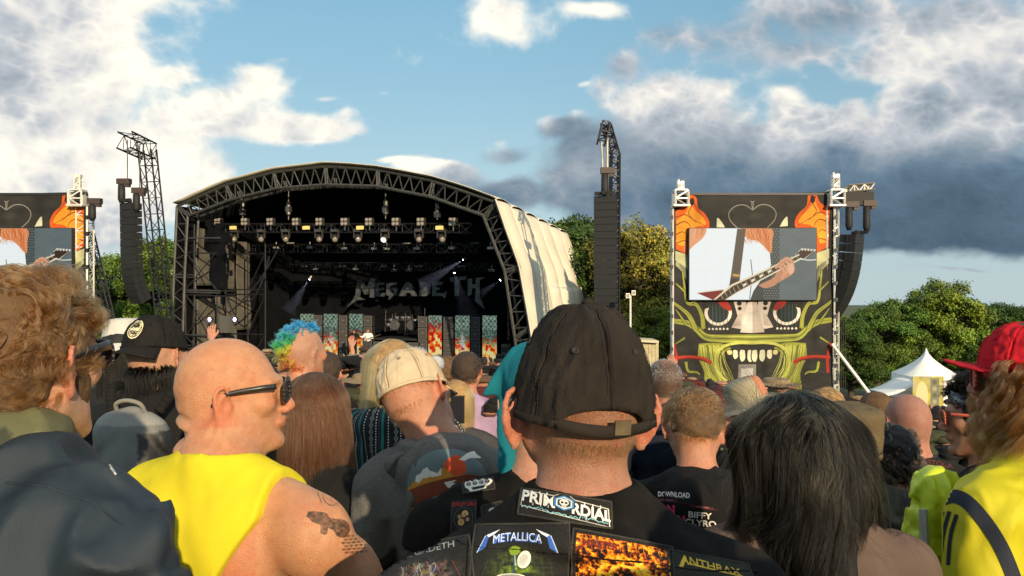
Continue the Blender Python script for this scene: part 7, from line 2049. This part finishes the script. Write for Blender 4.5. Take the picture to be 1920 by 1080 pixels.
bp0 = P(240, 796, 2.42); t = thing('backpack', 'grey and black backpack on the back of the round-badge cap wearer', 'backpack', bp0)
f = Field(axis((-.19, .19, .008)), axis((-.12, .14, .008)), axis((-.40, .12, .008)))
f.ell((0, .03, -.15), (.135, .075, .20), .05); f.ell((0, .02, -.05), (.115, .06, .09), .03); f.ell((.01, -.02, -.20), (.10, .06, .15), .03)
f.displace(foldfn(.010, 3.0)); v, q = f.mesh()
g1 = np.array([.115, .115, .11]); cc = np.ones((len(v), 3)) * g1; nzz = fbm(v[:, 0] * 10, v[:, 1] * 10, v[:, 2] * 10, 2); cc[(v[:, 0] + .03 * nzz > .045) & (v[:, 2] < -.02)] = (.012, .012, .013); cc[(v[:, 2] > .0) & (nzz > -.25)] = (.20, .195, .18)
obj('bag', rawmesh('bag', v, q, mat('backpack_nylon', attr=True, rough=.6, var=.12, bump=.4, bscale=80), True, col=cc), t)
MB().path([np.array(q) for q in spline([(-.040, .02, .030), (-.036, 0, .062), (0, -.01, .074), (.036, 0, .062), (.045, .02, .03)], 9)], .0065, n=8).build('handle', mat('strap_grey', (.22, .21, .18), .8), t, True)
for sx in (-1, 1): MB().path([np.array(q) for q in spline([(sx * .07, .05, .03), (sx * .10, .10, .09), (sx * .11, .17, .10)], 5)], .016, n=7).build('shoulder_strap', M_bk, t, True)
# bucket hat
s = simple('person in a pale grey bucket hat with long black hair', 240, 662, 3.6, top=(.02, .02, .022), body_yaw=-5, yaw=-12, hs=1.03, w=1.0, fine=.010)
hairdo(s, H_BLACK, 420, 22, .42, mask=lambda x, y, z: m_long(x, y, z) * (z < .05), comb=down_comb(7, .2), k=16, stiff=lambda t: min(1, .25 + t * 6), noise_=.12, r0=.006, r1=.016, rad=.0005, seed=55, solids=HEADC + TORSO, under=U_BLACK, shell=dict(mask_z=-.10, grow_=.012, low=-.11))
BUCK = [(.001, .138), (.05, .137), (.074, .124), (.082, .085), (.087, .04), (.094, .030), (.112, .008), (.126, -.012)]
hat(s, cloth('pale_grey_canvas', (.50, .49, .46), var=.12), 'bucket_hat', BUCK, wob=.005, roll=-6, tilt=-3, c0=(0, -.012, .012))
# rainbow mohawk
s = simple('person with a curly rainbow mohawk and shaved right side', 572, 662, 3.6, top=(.08, .05, .03), body_yaw=-10, yaw=-34, pitch=0, hs=1.0, w=1.0, fine=.009, skin=SK_RED, skinpaint=lambda s: s.paint((m_full(*s.hloc.T)), (.36, .22, .16), .5))
for nm, zlo, zhi, tc in (('blue', .07, .2, (.02, .16, .42)), ('green', .035, .08, (.03, .30, .10)), ('yellow', -.03, .045, (.62, .52, .03)), ('orange', -.075, -.02, (.55, .10, .03))):
    hairdo(s, hm(nm + '_dyed_hair', tint=tc, rough=.35), 170, 22, .06, mask=lambda x, y, z, a=zlo, b=zhi: ((x < .035) & (x > -.07) & (z > a) & (z < b) & (y < .05)) * 1., comb=lambda p: (lambda v: v / np.linalg.norm(v, axis=1)[:, None])(np.stack([vnoise(p[:, 0] * 40, p[:, 1] * 40, p[:, 2] * 40), vnoise(p[:, 0] * 40 + 9, p[:, 1] * 40, p[:, 2] * 40) - .3, vnoise(p[:, 0] * 40, p[:, 1] * 40 + 5, p[:, 2] * 40)], 1)),
        k=9, stiff=.4, noise_=.5, nf=30, r0=.004, r1=.006, curl=.007, freq=1.4, rad=.0004, seed=56, lenv=.3)
# lilac shirt man, small blonde
s = simple('man with short dark brown hair in a lilac shirt', 876, 698, 4.8, top=(.33, .24, .38), body_yaw=0, yaw=-10, hs=1.0, fine=.011, skin=SK_RED)
hairdo(s, H_DBROWN, 1200, 9, .03, k=5, stiff=.5, r0=.005, r1=.006, rad=.0005, seed=57, under=U_DBROWN, shell=dict(mask_z=-.05))
s = simple('small blonde person holding up a dark phone', 858, 754, 4.6, top=(.05, .05, .055), yaw=-15, hs=1.0, w=.9, fine=.011, arms=[((-.18, -.01, -.10), (-.22, .08, -.33), (-.10, .22, -.20)), ((.18, -.01, -.10), (.20, .16, -.28), (.05, .24, -.06))])
hairdo(s, H_BLONDE, 420, 22, .24, mask=m_long, comb=down_comb(7, .2), k=14, stiff=lambda t: min(1, .25 + t * 6), noise_=.12, r0=.006, r1=.012, rad=.0006, seed=58, solids=HEADC + TORSO[:1], under=U_BLONDE, shell=dict(mask_z=-.10, grow_=.010, low=-.11))
p_ = P(858, 768, 4.3); t = thing('phone', 'dark phone held below the small blonde head', 'phone', p_)
MB().box((0, 0, 0), (.075, .009, .15)).build('case', M_cab, t); MB().box((0, -.006, 0), (.068, .003, .14)).build('screen', mat('phone_glass', (.02, .02, .025), .1), t)
# man in navy tee right of centre
s = simple('man with cropped greying hair in a dark navy T-shirt, right of the black cap', 1244, 718, 4.1, top=(.012, .016, .028), yaw=14, hs=1.03, w=1.05, fine=.009, skin=(.36, .18, .11), neck=1.15, skinpaint=lambda s: s.paint(m_full(*s.hloc.T) * smooth(.13, .09, s.hloc[:, 2]), (.08, .055, .04), .9))
hairdo(s, H_GREY, 1600, 8, .010, mask=lambda x, y, z: m_full(x, y, z) * (.3 + .7 * (z < .07)), k=4, stiff=.5, r0=.004, r1=.005, rad=.0004, seed=59)
# boy in festival hoodie
s = simple('boy with short light-brown hair in a black hoodie printed with a list of bands', 1302, 802, 2.45, top=(.011, .011, .012), topname='black_fleece', gname='hoodie', extra=hood, grow=.020, body_yaw=-3, yaw=-8, pitch=-16, roll=3, hs=.98, w=.98, fine=.007, skin=SK_RED, earout=1.5, neckhole=.068, lean=(0, .03), folds=.009, red=.35)
hairdo(s, hm('boy_hair', tint=(.17, .075, .022), rough=.3), 1600, 16, .045, k=7, stiff=.35, noise_=.35, nf=18, r0=.004, r1=.006, rad=.0003, seed=60, lfn=lambda r: .3 + .9 * smooth(-.03, .06, r[:, 2]), under=U_BROWN, shell=dict(mask_z=-.055, grow_=.004))
add_hood(s, cloth('black_fleece', (0, 0, 0)), 5.1, .95)
f = Field(axis((-.10, .10, .006)), axis((-.20, .05, .006)), axis((-.12, .10, .006))); f.ell((0, -.085, .012), (.050, .034, .030), .01)
v, q = f.mesh(); obj('hood_lining', rawmesh('hl', v + [0, 0, s.B['zn']], q, cloth('red_lining', (.42, .015, .02)), True), s.t)
z5 = lambda l: [(1150 + x / 2.5714, 660 + y / 2.5714) for x, y in l]
pxpatch(s, 'print', s.shirt, z5([(10, 660), (530, 660), (530, 1060), (10, 1060)]), 2.35, decal('m_fest', pr_fest()), nu=48, nv=36, off=.002)
# wide-brimmed sun hat
s = simple('person in a wide-brimmed tan sun hat and black band T-shirt', 1408, 772, 3.5, top=(.013, .013, .012), topname='black_tee', yaw=10, roll=-14, hs=1.02, fine=.010, skin=SK_TAN, w=1.05)
WIDE = [(.001, .138), (.045, .136), (.074, .122), (.084, .080), (.089, .035), (.105, .024), (.128, .012), (.150, -.004)]
hat(s, mat('tan_canvas', attr=True, rough=.85, var=.1, bump=.3, bscale=300), 'sun_hat', WIDE, wob=.012, wobn=2, fold=.018, roll=-6, tilt=-10, c0=(0, -.012, .012), colfn=lambda v: np.where((v[:, :1] > .02) & (v[:, 2:] > .05), np.array([.42, .17, .09]), np.array([.30, .26, .17])))
hairdo(s, H_DBROWN, 200, 14, .16, mask=lambda x, y, z: ((z < .0) & (z > -.05) & (y < .02)) * 1., comb=lambda p: np.tile([0, -.2, -1.], (len(p), 1)), k=8, stiff=.3, noise_=.3, r0=.006, r1=.012, rad=.0005, seed=61, solids=HEADC + TORSO[:1])
im = pr_tour([('MEGADETH', 190, 70, 62, '#b9a878', .05, .80), ('TRUTHS', 250, 130, 24, '#b58a2c', .03, 1), ('OF', 250, 165, 24, '#b58a2c', .03, 1), ('COPY THE', 250, 200, 24, '#b58a2c', .03, 1), ('SOUL', 250, 235, 24, '#b58a2c', .03, 1)], 380, 260, 'tee_print')
pxpatch(s, 'print', s.shirt, [(1345, 820), (1470, 815), (1470, 900), (1345, 905)], 3.4, decal('m_tee', im), nu=24, nv=18, off=.003)
# military cap, camouflage jacket
s = simple('person in an olive flat-topped field cap and camouflage jacket', 1592, 834, 2.8, topmat=M_camo, colfn=lambda v, s: camo(v, s, ((.045, .045, .02), (.014, .014, .012), (.085, .075, .035))), gname='jacket', grow=.024, body_yaw=6, yaw=14, pitch=2, hs=1.04, w=1.06, fine=.007, skin=(.50, .27, .15), neck=1.15, extra=jc, red=.5, folds=.010)
x_, y_, z_h = s.hloc.T
FC = [(.001, .140), (.05, .139), (.078, .130), (.0855, .110), (.0860, .060), (.085, .02), (.084, .0)]
M_ol = cloth('olive_twill', (.15, .115, .065), var=.2, bump=.5, weave=300)
hat(s, M_ol, 'field_cap', FC, wob=0, tilt=4, c0=(0, -.014, -.002), ox=1.02, oy=1.22)
a = np.linspace(math.pi - .8, math.pi + .8, 20); rows = np.stack([np.stack([np.sin(a) * .087, np.cos(a) * .104 - .014, np.full_like(a, zz)], -1) for zz in (-.028, -.010)], 1); v, f_, uv = grid(rows); solid(obj('strap', rawmesh('strap', s.H(v), f_, M_ol, True), s.t), .003)
# shaved head man
im = pr_tour([('OF THE UKs NO.1 METAL FESTIVAL', 150, 40, 13, '#8d8884', .02, .95), ('BLOODSTOCK', 150, 85, 34, '#4a1a14', .04, .95), ('AUGUST', 130, 125, 15, '#8a7a3c', .02, 1), ('KREATOR', 120, 175, 32, '#c9c5be', .08, .9), ('PARKWAY DRIVE', 150, 205, 13, '#8d8884', .03, 1), ('SCORPIONS', 150, 228, 13, '#8d8884', .03, 1)], 300, 260, 'bloodstock_print')
s = simple('man with a shaved head in a black band T-shirt with small lettering', 1697, 793, 3.3, top=(.013, .013, .014), topname='black_tee', yaw=10, pitch=2, hs=1.02, w=1.05, fine=.008, skin=(.40, .19, .13), neck=1.2, necklen=-.01, skinpaint=lambda s: s.paint(m_full(*s.hloc.T), (.25, .14, .11), .45))
pxpatch(s, 'print', s.shirt, [(1690, 838), (1790, 850), (1785, 935), (1685, 925)], 3.2, decal('m_blood', im), nu=20, nv=18, off=.003)
# curly dark hair in front of him
s = simple('person with a mass of curly black hair below the shaved head', 1660, 862, 2.95, top=(.02, .02, .02), yaw=10, hs=.98, fine=.010, face=False)
hairdo(s, hm('dark_curls', tint=(.055, .035, .022), rough=.3), 380, 26, .10, mask=m_long, comb=lambda p: (lambda v: v / np.linalg.norm(v, axis=1)[:, None])(np.stack([vnoise(p[:, 0] * 30, p[:, 1] * 30, p[:, 2] * 30), vnoise(p[:, 0] * 30 + 9, p[:, 1] * 30, p[:, 2] * 30), vnoise(p[:, 0] * 30, p[:, 1] * 30 + 5, p[:, 2] * 30) - .4], 1)), k=12, stiff=.3, noise_=.6, nf=24, r0=.004, r1=.006, curl=.009, freq=2.0, rad=.0004, seed=62, under=U_BLACK, shell=dict(mask_z=-.09, grow_=.018, low=-.10, noise_=.012))
# tied-up brown hair
s = simple('person with tied-up golden brown hair left of the shaved head', 1640, 780, 4.3, top=(.06, .05, .045), yaw=14, hs=1.0, fine=.011)
hairdo(s, H_BROWN, 500, 18, .09, mask=m_long, comb=down_comb(3, .9), k=9, stiff=lambda t: min(1, .3 + t * 4), noise_=.3, nf=18, r0=.006, r1=.008, curl=.004, freq=1, rad=.0005, seed=63, under=U_BROWN, shell=dict(mask_z=-.07, grow_=.012))
# bandana man
s = simple('bearded man with a grey paisley bandana and pink-framed sunglasses, in profile', 1840, 784, 2.5, top=(.012, .012, .013), topname='black_knit', body_yaw=25, yaw=66, pitch=-3, hs=1.03, w=1.05, fine=.007, skin=SK_TAN, neck=1.1, red=.5, earout=1.1)
hairdo(s, H_BLACK, 420, 22, .055, mask=lambda x, y, z: m_full(x, y, z) * (z > .03), comb=lambda p: np.stack([0 * p[:, 0], .7 + 0 * p[:, 0], .5 + 0 * p[:, 0]], 1), k=9, stiff=.4, noise_=.6, nf=24, r0=.004, r1=.006, curl=.007, freq=1.5, rad=.0004, seed=64, under=U_BLACK, shell=dict(mask_z=-.05, grow_=.006))
hairdo(s, H_BLACK, 700, 8, .018, mask=lambda x, y, z: ((z < -.03) & (y > -.0) & (z > -.13)) * 1., comb=lambda p: np.tile([0, .2, -1.], (len(p), 1)), k=4, stiff=.4, r0=.004, r1=.005, rad=.0004, seed=65, name='beard')
s.me  # keep
c = Canvas(512, 64, '#5b5e66')
rr = random.Random(6)
for k in range(60): x = rr.random() * 512; y = rr.random() * 64; c.ell(x, y, 7, 5, '#c9cbd0', rot=rr.random() * 180); c.ell(x, y, 4, 3, '#3a3d46'); c.ell(rr.random() * 512, rr.random() * 64, 2, 2, '#d9dade')
a = np.linspace(0, 2 * math.pi, 60); tl_ = lambda zz, gr: np.stack([np.sin(a) * (.080 + gr), np.cos(a) * (.098 + gr) - .016, zz + .030 * np.cos(a)], -1)
v, f_, uv = grid(np.stack([tl_(.022, .004), tl_(.040, .006), tl_(.058, .002)], 1)); solid(obj('bandana', rawmesh('bd', s.H(v), f_, mat('m_bandana', img=c.image('paisley'), rough=.85, var=.1), True, uv=uv), s.t), .002, 1)
f = Field(axis((-.05, .05, .005)), axis((-.08, .04, .005)), axis((-.14, .04, .005))); f.bone((0, 0, 0), (.0, -.02, -.10), .018, .010, .01, sq=(0, 2.0)); f.bone((.01, 0, 0), (.02, -.04, -.07), .016, .008, .01, sq=(0, 2.0)); f.displace(lambda x, y, z: .006 * fbm(x * 60, y * 60, z * 60, 2))
v, q = f.mesh(); obj('bandana_tail', rawmesh('bt', s.H(v + [.0, -.118, .0]), q, mat('m_bandana', img=None), True, uv=v[:, [1, 2]] * 5), s.t)
glasses(s, mat('pink_frame', (.45, .09, .06), .4), M_lens, temple_h=.010)
# teal hat person behind the central man
s = simple('person in a floppy turquoise pointed hat and patched black vest behind the black cap', 1008, 752, 1.8, topmat=M_vest, gname='vest', yaw=5, roll=-4, hs=.98, w=1.06, fine=.008, grow=.022, sleeve=.06, folds=.008, earout=.8, necklen=.03)
M_teal = cloth('turquoise_felt', (.008, .13, .17), var=.15, bump=.5, bscale=60)
f = Field(axis((-.22, .12, .006)), axis((-.14, .12, .006)), axis((-.26, .18, .006)))
f.ell((0, -.015, .045), (.085, .105, .085), .02); f.bone((-.03, -.02, .08), (-.135, -.03, .022), .052, .004, .02, sq=(1, 2.6)); f.bone((.02, 0, .10), (.07, 0, .16), .05, .01, .03)
f.bone((-.070, -.02, .0), (-.082, -.05, -.13), .028, .020, .02, sq=(1, 2.2)); f.bone((-.080, -.05, -.12), (-.070, -.06, -.21), .020, .012, .02, sq=(1, 2.0))
f.displace(lambda x, y, z: .004 * fbm(x * 30, y * 30, z * 20, 3)); f.ell((0, .06, -.03), (.07, .09, .10), .01, op='-')
v, q = f.mesh(); obj('turquoise_hat', rawmesh('th', s.H(v), q, M_teal, True), s.t)
z6 = lambda l: [(480 + x / 2.348, 580 + y / 2.348) for x, y in l]
for nm, im, q, lb in (('m_kn', pr_knuckle(), [(905, 752), (1045, 738), (1052, 790), (912, 812)], 'white knuckle-duster patch'), ('m_cr', pr_crue(), [(862, 845), (970, 840), (962, 985), (858, 985)], 'patch with four faces and red letters'), ('m_fc', pr_face(), [(992, 865), (1080, 845), (1085, 940), (996, 940)], 'patch with a pale face')):
    pxpatch(s, 'patch', s.shirt, z6(q), 1.7, patchmat(nm, im), nu=14, nv=14, off=.002, thick=.001)['label'] = lb

def seam_on(s, host, pts, d, r, m):
    bv = bvh_of(host); o_ = []
    for (x0, y0), (x1, y1) in zip(pts[:-1], pts[1:]):
        for t in np.linspace(0, 1, 16):
            x, y = x0 + (x1 - x0) * t, y0 + (y1 - y0) * t; dv = Vector(ldir(s, P(x, y, 1.0) - np.array([0, 0, CZ]))).normalized(); h_ = bv.ray_cast(Vector(local(s, x, y, d)), dv, 3)[0]
            if h_ is not None: o_.append(np.array(h_))
    if len(o_) > 2: MB().path([q for i, q in enumerate(o_) if i == 0 or np.linalg.norm(q - o_[i - 1]) < .05], r, n=5).build('seam', m, s.t, True)
seam_on(NAVY, NAVY.jk, [(372, 1000), (364, 1040), (358, 1078)], .5, .0016, M_navy)
seam_on(NAVY, NAVY.jk, [(10, 905), (90, 912), (170, 940), (230, 985)], .5, .0018, M_navy)

# ================================================================ the rest of the crowd
PROTO = []
def proto(k):
    spec = [((0, 0), 'cropped brown hair', 'black'), ((1, 0), 'long dark hair', 'black'), ((0, 1), 'short dark hair', 'grey'), ((2, 0), 'blonde hair', 'dark blue'), ((3, 0), 'black cap', 'black'), ((4, 0), 'shaved head', 'black'), ((5, 0), 'brown hair', 'maroon'), ((6, 0), 'tan hat', 'olive')][k]
    hairc = [U_DBROWN, U_BLACK, U_DBROWN, U_BLONDE, M_bk, None, U_BROWN, mat('tan_felt', (.25, .17, .09), .8)][k]
    tops = [(.014, .014, .015), (.02, .018, .02), (.10, .10, .10), (.02, .03, .07), (.012, .012, .013), (.018, .016, .015), (.09, .02, .02), (.05, .055, .03)]
    s = Person('person', 'crowd member', 960 + k, 560, 60, yaw=0, fine=.015, hs=1.0, w=[1.05, .9, 1.0, .9, 1.05, 1.1, .95, 1.0][k], skin=[SK_PALE, SK_TAN, SK_RED, SK_PALE][k % 4])
    s.body()
    s.garment('shirt', cloth('crowd_top_%s' % spec[2].replace(' ', '_') + ('' if k not in (1, 4, 5) else '_%s' % 'bcd'[(1, 4, 5).index(k)]), tops[k]), .016, folds=.008, seed=k * 3.3, fine=.016, sleeve=[.45, 1, .45, 1, .45, .45, 1, .45][k])
    s.trousers(cloth('denim', DEN)); s.shoes(mat('shoe_leather', (.03, .025, .02), .5))
    if k in (0, 2, 6): hair_shell(s, 'hair', hairc, mask_z=-.055, grow_=.010, noise_=.010, seed=k)
    elif k in (1, 3): hair_shell(s, 'hair', hairc, mask_z=-.115, grow_=.018, low=-.118, noise_=.012, seed=k)
    elif k == 4: hair_shell(s, 'cap', hairc, mask_z=.0, grow_=.012, low=-.01, noise_=.001)
    elif k == 7: hat(s, hairc, 'hat', WIDE, wob=.01, nseg=20)
    s.top = spec[2]; s.hair = spec[1]
    return s
PR = [proto(k) for k in range(8)]
Hs = [p_.hz + .12 for p_ in PR]
g = random.Random(77)
taken = []
for o in list(COL.objects):
    if o.type == 'EMPTY' and o.get('category') == 'person' and o.get('label') != 'crowd member': taken.append((o.location.x, o.location.y))
def where(px):
    if px < 330: return 'left of the stage'
    if px < 560: return 'before the left half of the stage'
    if px < 780: return 'before the video columns'
    if px < 960: return 'before the right video columns'
    if px < 1260: return 'below the straight speaker array'
    if px < 1560: return 'below the printed screen'
    return 'before the pagoda tent'
def dist(d): return 'nearby ' if d < 7 else 'mid-distance ' if d < 13 else 'far '
cnt = 0; first = [True] * 8
rows = [4.9, 5.8, 6.8, 7.9, 9.0, 10.2, 11.5, 12.9, 14.4, 16.0]
for d in rows:
    wdt = 1.40 * d; n = int(wdt / (.80 + .012 * d)); 
    for i in range(n):
        x = -wdt / 2 + (i + .5) * wdt / n + g.uniform(-.22, .22); y = d + g.uniform(-.35, .35)
        if any((x - a) ** 2 + (y - b) ** 2 < .40 ** 2 for a, b in taken): continue
        px = 960 + x / y * F
        if px < -60 or px > 1980: continue
        k = g.choice([0, 1, 2, 3, 4, 5, 6, 7, 0, 1, 2, 4, 5])
        r = PR[k].t if first[k] else copy_tree(PR[k].t); first[k] = False
        h = g.uniform(1.60, 1.84); sc = h / Hs[k]
        sc = sc if sc < 2 else 1.0
        r.location = (x, y, float(ground(x, y))); r.rotation_euler = (0, 0, R(g.uniform(-22, 22)) + math.atan2(-x, y) * 0 ); r.scale = (1.0 * (.97 + .06 * g.random()), 1.0, sc)
        r['label'] = '%sperson with %s and %s top, %s' % (dist(y), PR[k].hair, PR[k].top, where(px)); r['group'] = 'people standing further forward in the crowd'
        taken.append((x, y)); cnt += 1
# a few arms held up towards the stage
for px, y, lab, up2 in ((338, 7.2, 'person with both arms raised left of the stage, seen from behind', True), (1768, 10.5, 'person with one arm raised before the pagoda tent', False), (622, 10.0, 'person with one arm raised before the video columns', False), (1232, 9.0, 'person with both arms raised below the printed screen', True)):
    x = (px - 960) / F * y; gz = float(ground(x, y)); pyh = 540 + (CZ - gz - 1.62) / y * F
    dn_ = ((-.20, -.01, -.10), (-.255, -.03, -.38), (-.235, .10, -.60)); s = Person('person', lab, px, pyh, y, fine=.013, arms=[((-.20, -.01, -.09), (-.27, .10, .12), (-.20, .20, .36)) if up2 else dn_, ((.20, -.01, -.09), (.27, .10, .14), (.22, .20, .38))])
    s.body(); s.garment('shirt', cloth('raised_top_%d' % px, (.02, .02, .022) if px != 622 else (.12, .02, .02)), .016, folds=.006, fine=.014, sleeve=.35); s.base_clothes(); hair_shell(s, 'hair', U_DBROWN, mask_z=-.055, grow_=.010, noise_=.010)
# far crowd as one mass
V = []; Q = []; Cc = []; n0 = 0
def low_person(g_):
    f = Field(axis((-.30, .30, .028)), axis((-.18, .18, .028)), axis((-.2, 1.76, .034)))
    f.ell((0, 0, 1.62), (.078, .095, .115), .02); f.bone((0, -.01, 1.55), (0, -.01, 1.42), .055, .06, .03); f.ell((0, 0, 1.22), (.17, .11, .24), .05); f.bone((-.16, 0, 1.38), (.16, 0, 1.38), .055, .055, .05)
    f.ell((0, 0, .95), (.16, .11, .2), .05)
    for x in (-1, 1): f.bone((x * .2, 0, 1.36), (x * .25, .02, 1.08), .048, .04, .03); f.bone((x * .25, .02, 1.08), (x * .20, .14, .90), .04, .03, .02); f.bone((x * .09, 0, .9), (x * .1, 0, .1), .08, .045, .03)
    return f.mesh()
lv, lq = low_person(g)
for d in np.arange(17.2, 39.5, 1.05):
    wdt = 1.36 * d; n = int(wdt / .72)
    for i in range(n):
        x = -wdt / 2 + (i + g.random()) * wdt / n; y = d + g.uniform(-.5, .5)
        if x < 2 and y > 38.5 + .0 * x: continue
        if x < 0 and ((np.array([x, y, 0]) - S0) @ SV) > -1.6: continue
        h = g.uniform(.92, 1.06); sc = np.array([g.uniform(.9, 1.1), 1, h]); v = lv * sc
        hc_ = [(.02, .013, .009), (.008, .007, .006), (.012, .012, .012), (.10, .055, .02), (.26, .16, .07), (.36, .19, .12), (.30, .26, .2)][g.choice([0, 0, 1, 1, 2, 2, 3, 4, 5, 6])]
        tc_ = [(.012, .012, .013), (.02, .02, .022), (.05, .05, .06), (.20, .03, .03), (.3, .3, .3), (.03, .05, .12), (.07, .06, .04)][g.choice([0, 0, 0, 0, 1, 1, 2, 3, 4, 5, 6])]
        col = np.where((lv[:, 2:] > 1.54), np.array(hc_), np.where(lv[:, 2:] > .95, np.array(tc_), np.array([.02, .025, .04])))
        col = np.where((lv[:, 2:] > 1.42) & (lv[:, 2:] < 1.55), np.array([.38, .2, .13]), col)
        V.append(v + [x, y, float(ground(x, y))]); Q.append(lq + n0); Cc.append(col); n0 += len(v)
tag(obj('distant_crowd', rawmesh('distant_crowd', np.vstack(V), np.vstack(Q).astype(np.int32), mat('crowd_mass', attr=True, rough=.85, var=.2), True, col=np.vstack(Cc))), 'dense distant crowd filling the field up to the stage', 'crowd', kind='stuff')

# two musicians on the deck
def musician(px, lab, shirt, hairm, gcol):
    b_ = 4.6; p = onstage(px, 650, b_); p[2] = DECK
    s = Person('person', lab, px, 632, p[1], yaw=180, body_yaw=180, fine=.014, arms=[((-.2, 0, -.10), (-.30, .08, -.36), (-.08, .24, -.40)), ((.2, 0, -.10), (.34, .06, -.34), (.42, .22, -.22))])
    s.body(); s.garment('shirt', cloth('musician_' + lab[:5].strip(), shirt), .02, folds=.006, fine=.016); s.base_clothes((.05, .08, .15) if shirt[0] > .3 else (.01, .01, .01))
    s.t.location = tuple(p); 
    k = (onstage(px, 618, b_)[2] - DECK) / (s.hz + .12); s.t.scale = (1, 1, k)
    hair_shell(s, 'hair', hairm, mask_z=-.117, grow_=.022, low=-.118, noise_=.014)
    gp = np.array([0, .26, s.B['zn'] - .42])
    t = thing('guitar', gcol + ' electric guitar held by the %s musician' % ('white-shirted' if shirt[0] > .3 else 'dark-clothed'), 'guitar', p + np.array([0, -.27, gp[2] * k]))
    m = MB(); m.add([(-.22, -.02, -.12), (.05, -.02, -.05), (.05, -.02, .05), (-.26, -.02, .14), (-.14, -.02, .01), (-.22, .02, -.12), (.05, .02, -.05), (.05, .02, .05), (-.26, .02, .14), (-.14, .02, .01)], [[0, 1, 2, 3, 4], [9, 8, 7, 6, 5], [0, 5, 6, 1], [1, 6, 7, 2], [2, 7, 8, 3], [3, 8, 9, 4], [4, 9, 5, 0]]); m.build('body', mat('guitar_' + gcol, (.3, .02, .02) if gcol == 'red' else (.4, .35, .3), .3), t)
    MB().tube((.04, -.0, 0), (.70, -.02, .24), .022, n=6).build('neck', mat('fretboard', (.12, .07, .04), .5), t); MB().box((.76, -.02, .26), (.14, .02, .06)).build('headstock', M_cab, t)
musician(690, 'guitarist in a white shirt with long reddish hair, on stage', (.75, .75, .72), mat('red_hair_mass', (.30, .10, .03), .7), 'pale')
musician(664, 'dark-clothed long-haired musician on stage beside the guitarist', (.012, .012, .012), U_BLACK, 'red')

# extra heads the photograph shows between the near figures
def extra_head(lab, px, py, d, hairm=None, top=(.02, .02, .02), hatf=None, **k):
    s = simple(lab, px, py, d, top=top, fine=.012, **k)
    if hairm: hair_shell(s, 'hair', hairm, mask_z=-.06, grow_=.010, noise_=.010, seed=px)
    if hatf: hatf(s)
    return s
extra_head('person in a fluffy white pompom hat beyond the beige cap', 790, 690, 5.4, hatf=lambda s: None, hairm=None, top=(.05, .05, .05))
s_ = extra_head('person with brown hair beside the white pompom hat', 838, 700, 6.0, U_BROWN)
extra_head('person with short dark hair behind the chestnut bob', 612, 700, 4.6, U_DBROWN, skin=SK_RED)
s_ = extra_head('person in a brown cowboy hat below the video columns', 656, 704, 6.2, hatf=lambda s: hat(s, mat('brown_leather', (.10, .035, .02), .6, var=.2), 'cowboy_hat', [(.001, .115), (.04, .125), (.07, .118), (.082, .07), (.088, .03), (.12, .03), (.16, .035), (.18, .045)], wob=0, fold=.05, crease=.03, oy=1.35, c0=(0, -.012, .02)))
extra_head('person with a tuft of pale curly hair right of the sun hat', 1548, 775, 3.9, U_BLONDE, top=(.08, .07, .05))
extra_head('person with reddish hair left of the sun hat', 1308, 764, 5.0, U_BROWN)
extra_head('person wearing a black head scarf with red pattern beside the sun hat', 1345, 768, 4.2, None, hatf=lambda s: hair_shell(s, 'head_scarf', mat('red_black_scarf', (.06, .006, .008), .8, var=.9, scale=30), mask_z=-.05, grow_=.010))
# pompom hat: a cluster of fluffy balls
for o in COL.objects:
    if o.get('label', '').startswith('person in a fluffy white'): pomo = o
M_fluff = mat('white_fluff', (.75, .66, .52), .95, var=.1, bump=.8, bscale=100)
hd = P(790, 690, 5.4) - np.array(pomo.location)
gg = np.random.default_rng(3)
e = empty('pompom_hat'); e.parent = pomo
for c_, r_ in ((( -.03, .0, .06), .085), ((.10, 0, .03), .055), ((-.10, 0, .09), .05)):
    d_ = gg.normal(size=(1500, 3)); d_ /= np.linalg.norm(d_, axis=1)[:, None]
    c0_ = np.array([hd[0], hd[1] * 1.0, hd[2]]) + c_
    pts = c0_ + d_[:, None, :] * (r_ * np.linspace(.3, 1.0, 4))[None, :, None] * gg.uniform(.85, 1.1, (1500, 1, 1))
    strands('pompom', pts, .0016, hm('white_yarn', tint=(.85, .78, .66), rough=.6), e)

# people standing just behind the photographer: their shadows reach the nearest backs
for k, (x, y, h) in enumerate(((.62, -.75, 1.80), (1.42, -.55, 1.74), (-.35, -1.05, 1.86), (2.2, -.9, 1.78), (.64, .10, 1.78), (1.9, .28, 1.70), (-.72, -.25, 1.80))):
    j = [0, 1, 2, 6, 5, 0, 2][k]; r = copy_tree(PR[j].t); r.location = (x, y, float(ground(x, y))); r.rotation_euler = (0, 0, R([5, -8, 12, 3, 6, -4, 0][k])); r.scale = (1, 1, h / Hs[j])
    r['label'] = 'person standing %s' % ['behind the photographer, to the right', 'behind the photographer, second to the right', 'behind the photographer, to the left', 'behind the photographer, far right', 'beside the photographer, close on the right', 'beside the photographer, second on the right', 'beside the photographer on the left'][k]; r['group'] = 'people around the photographer'
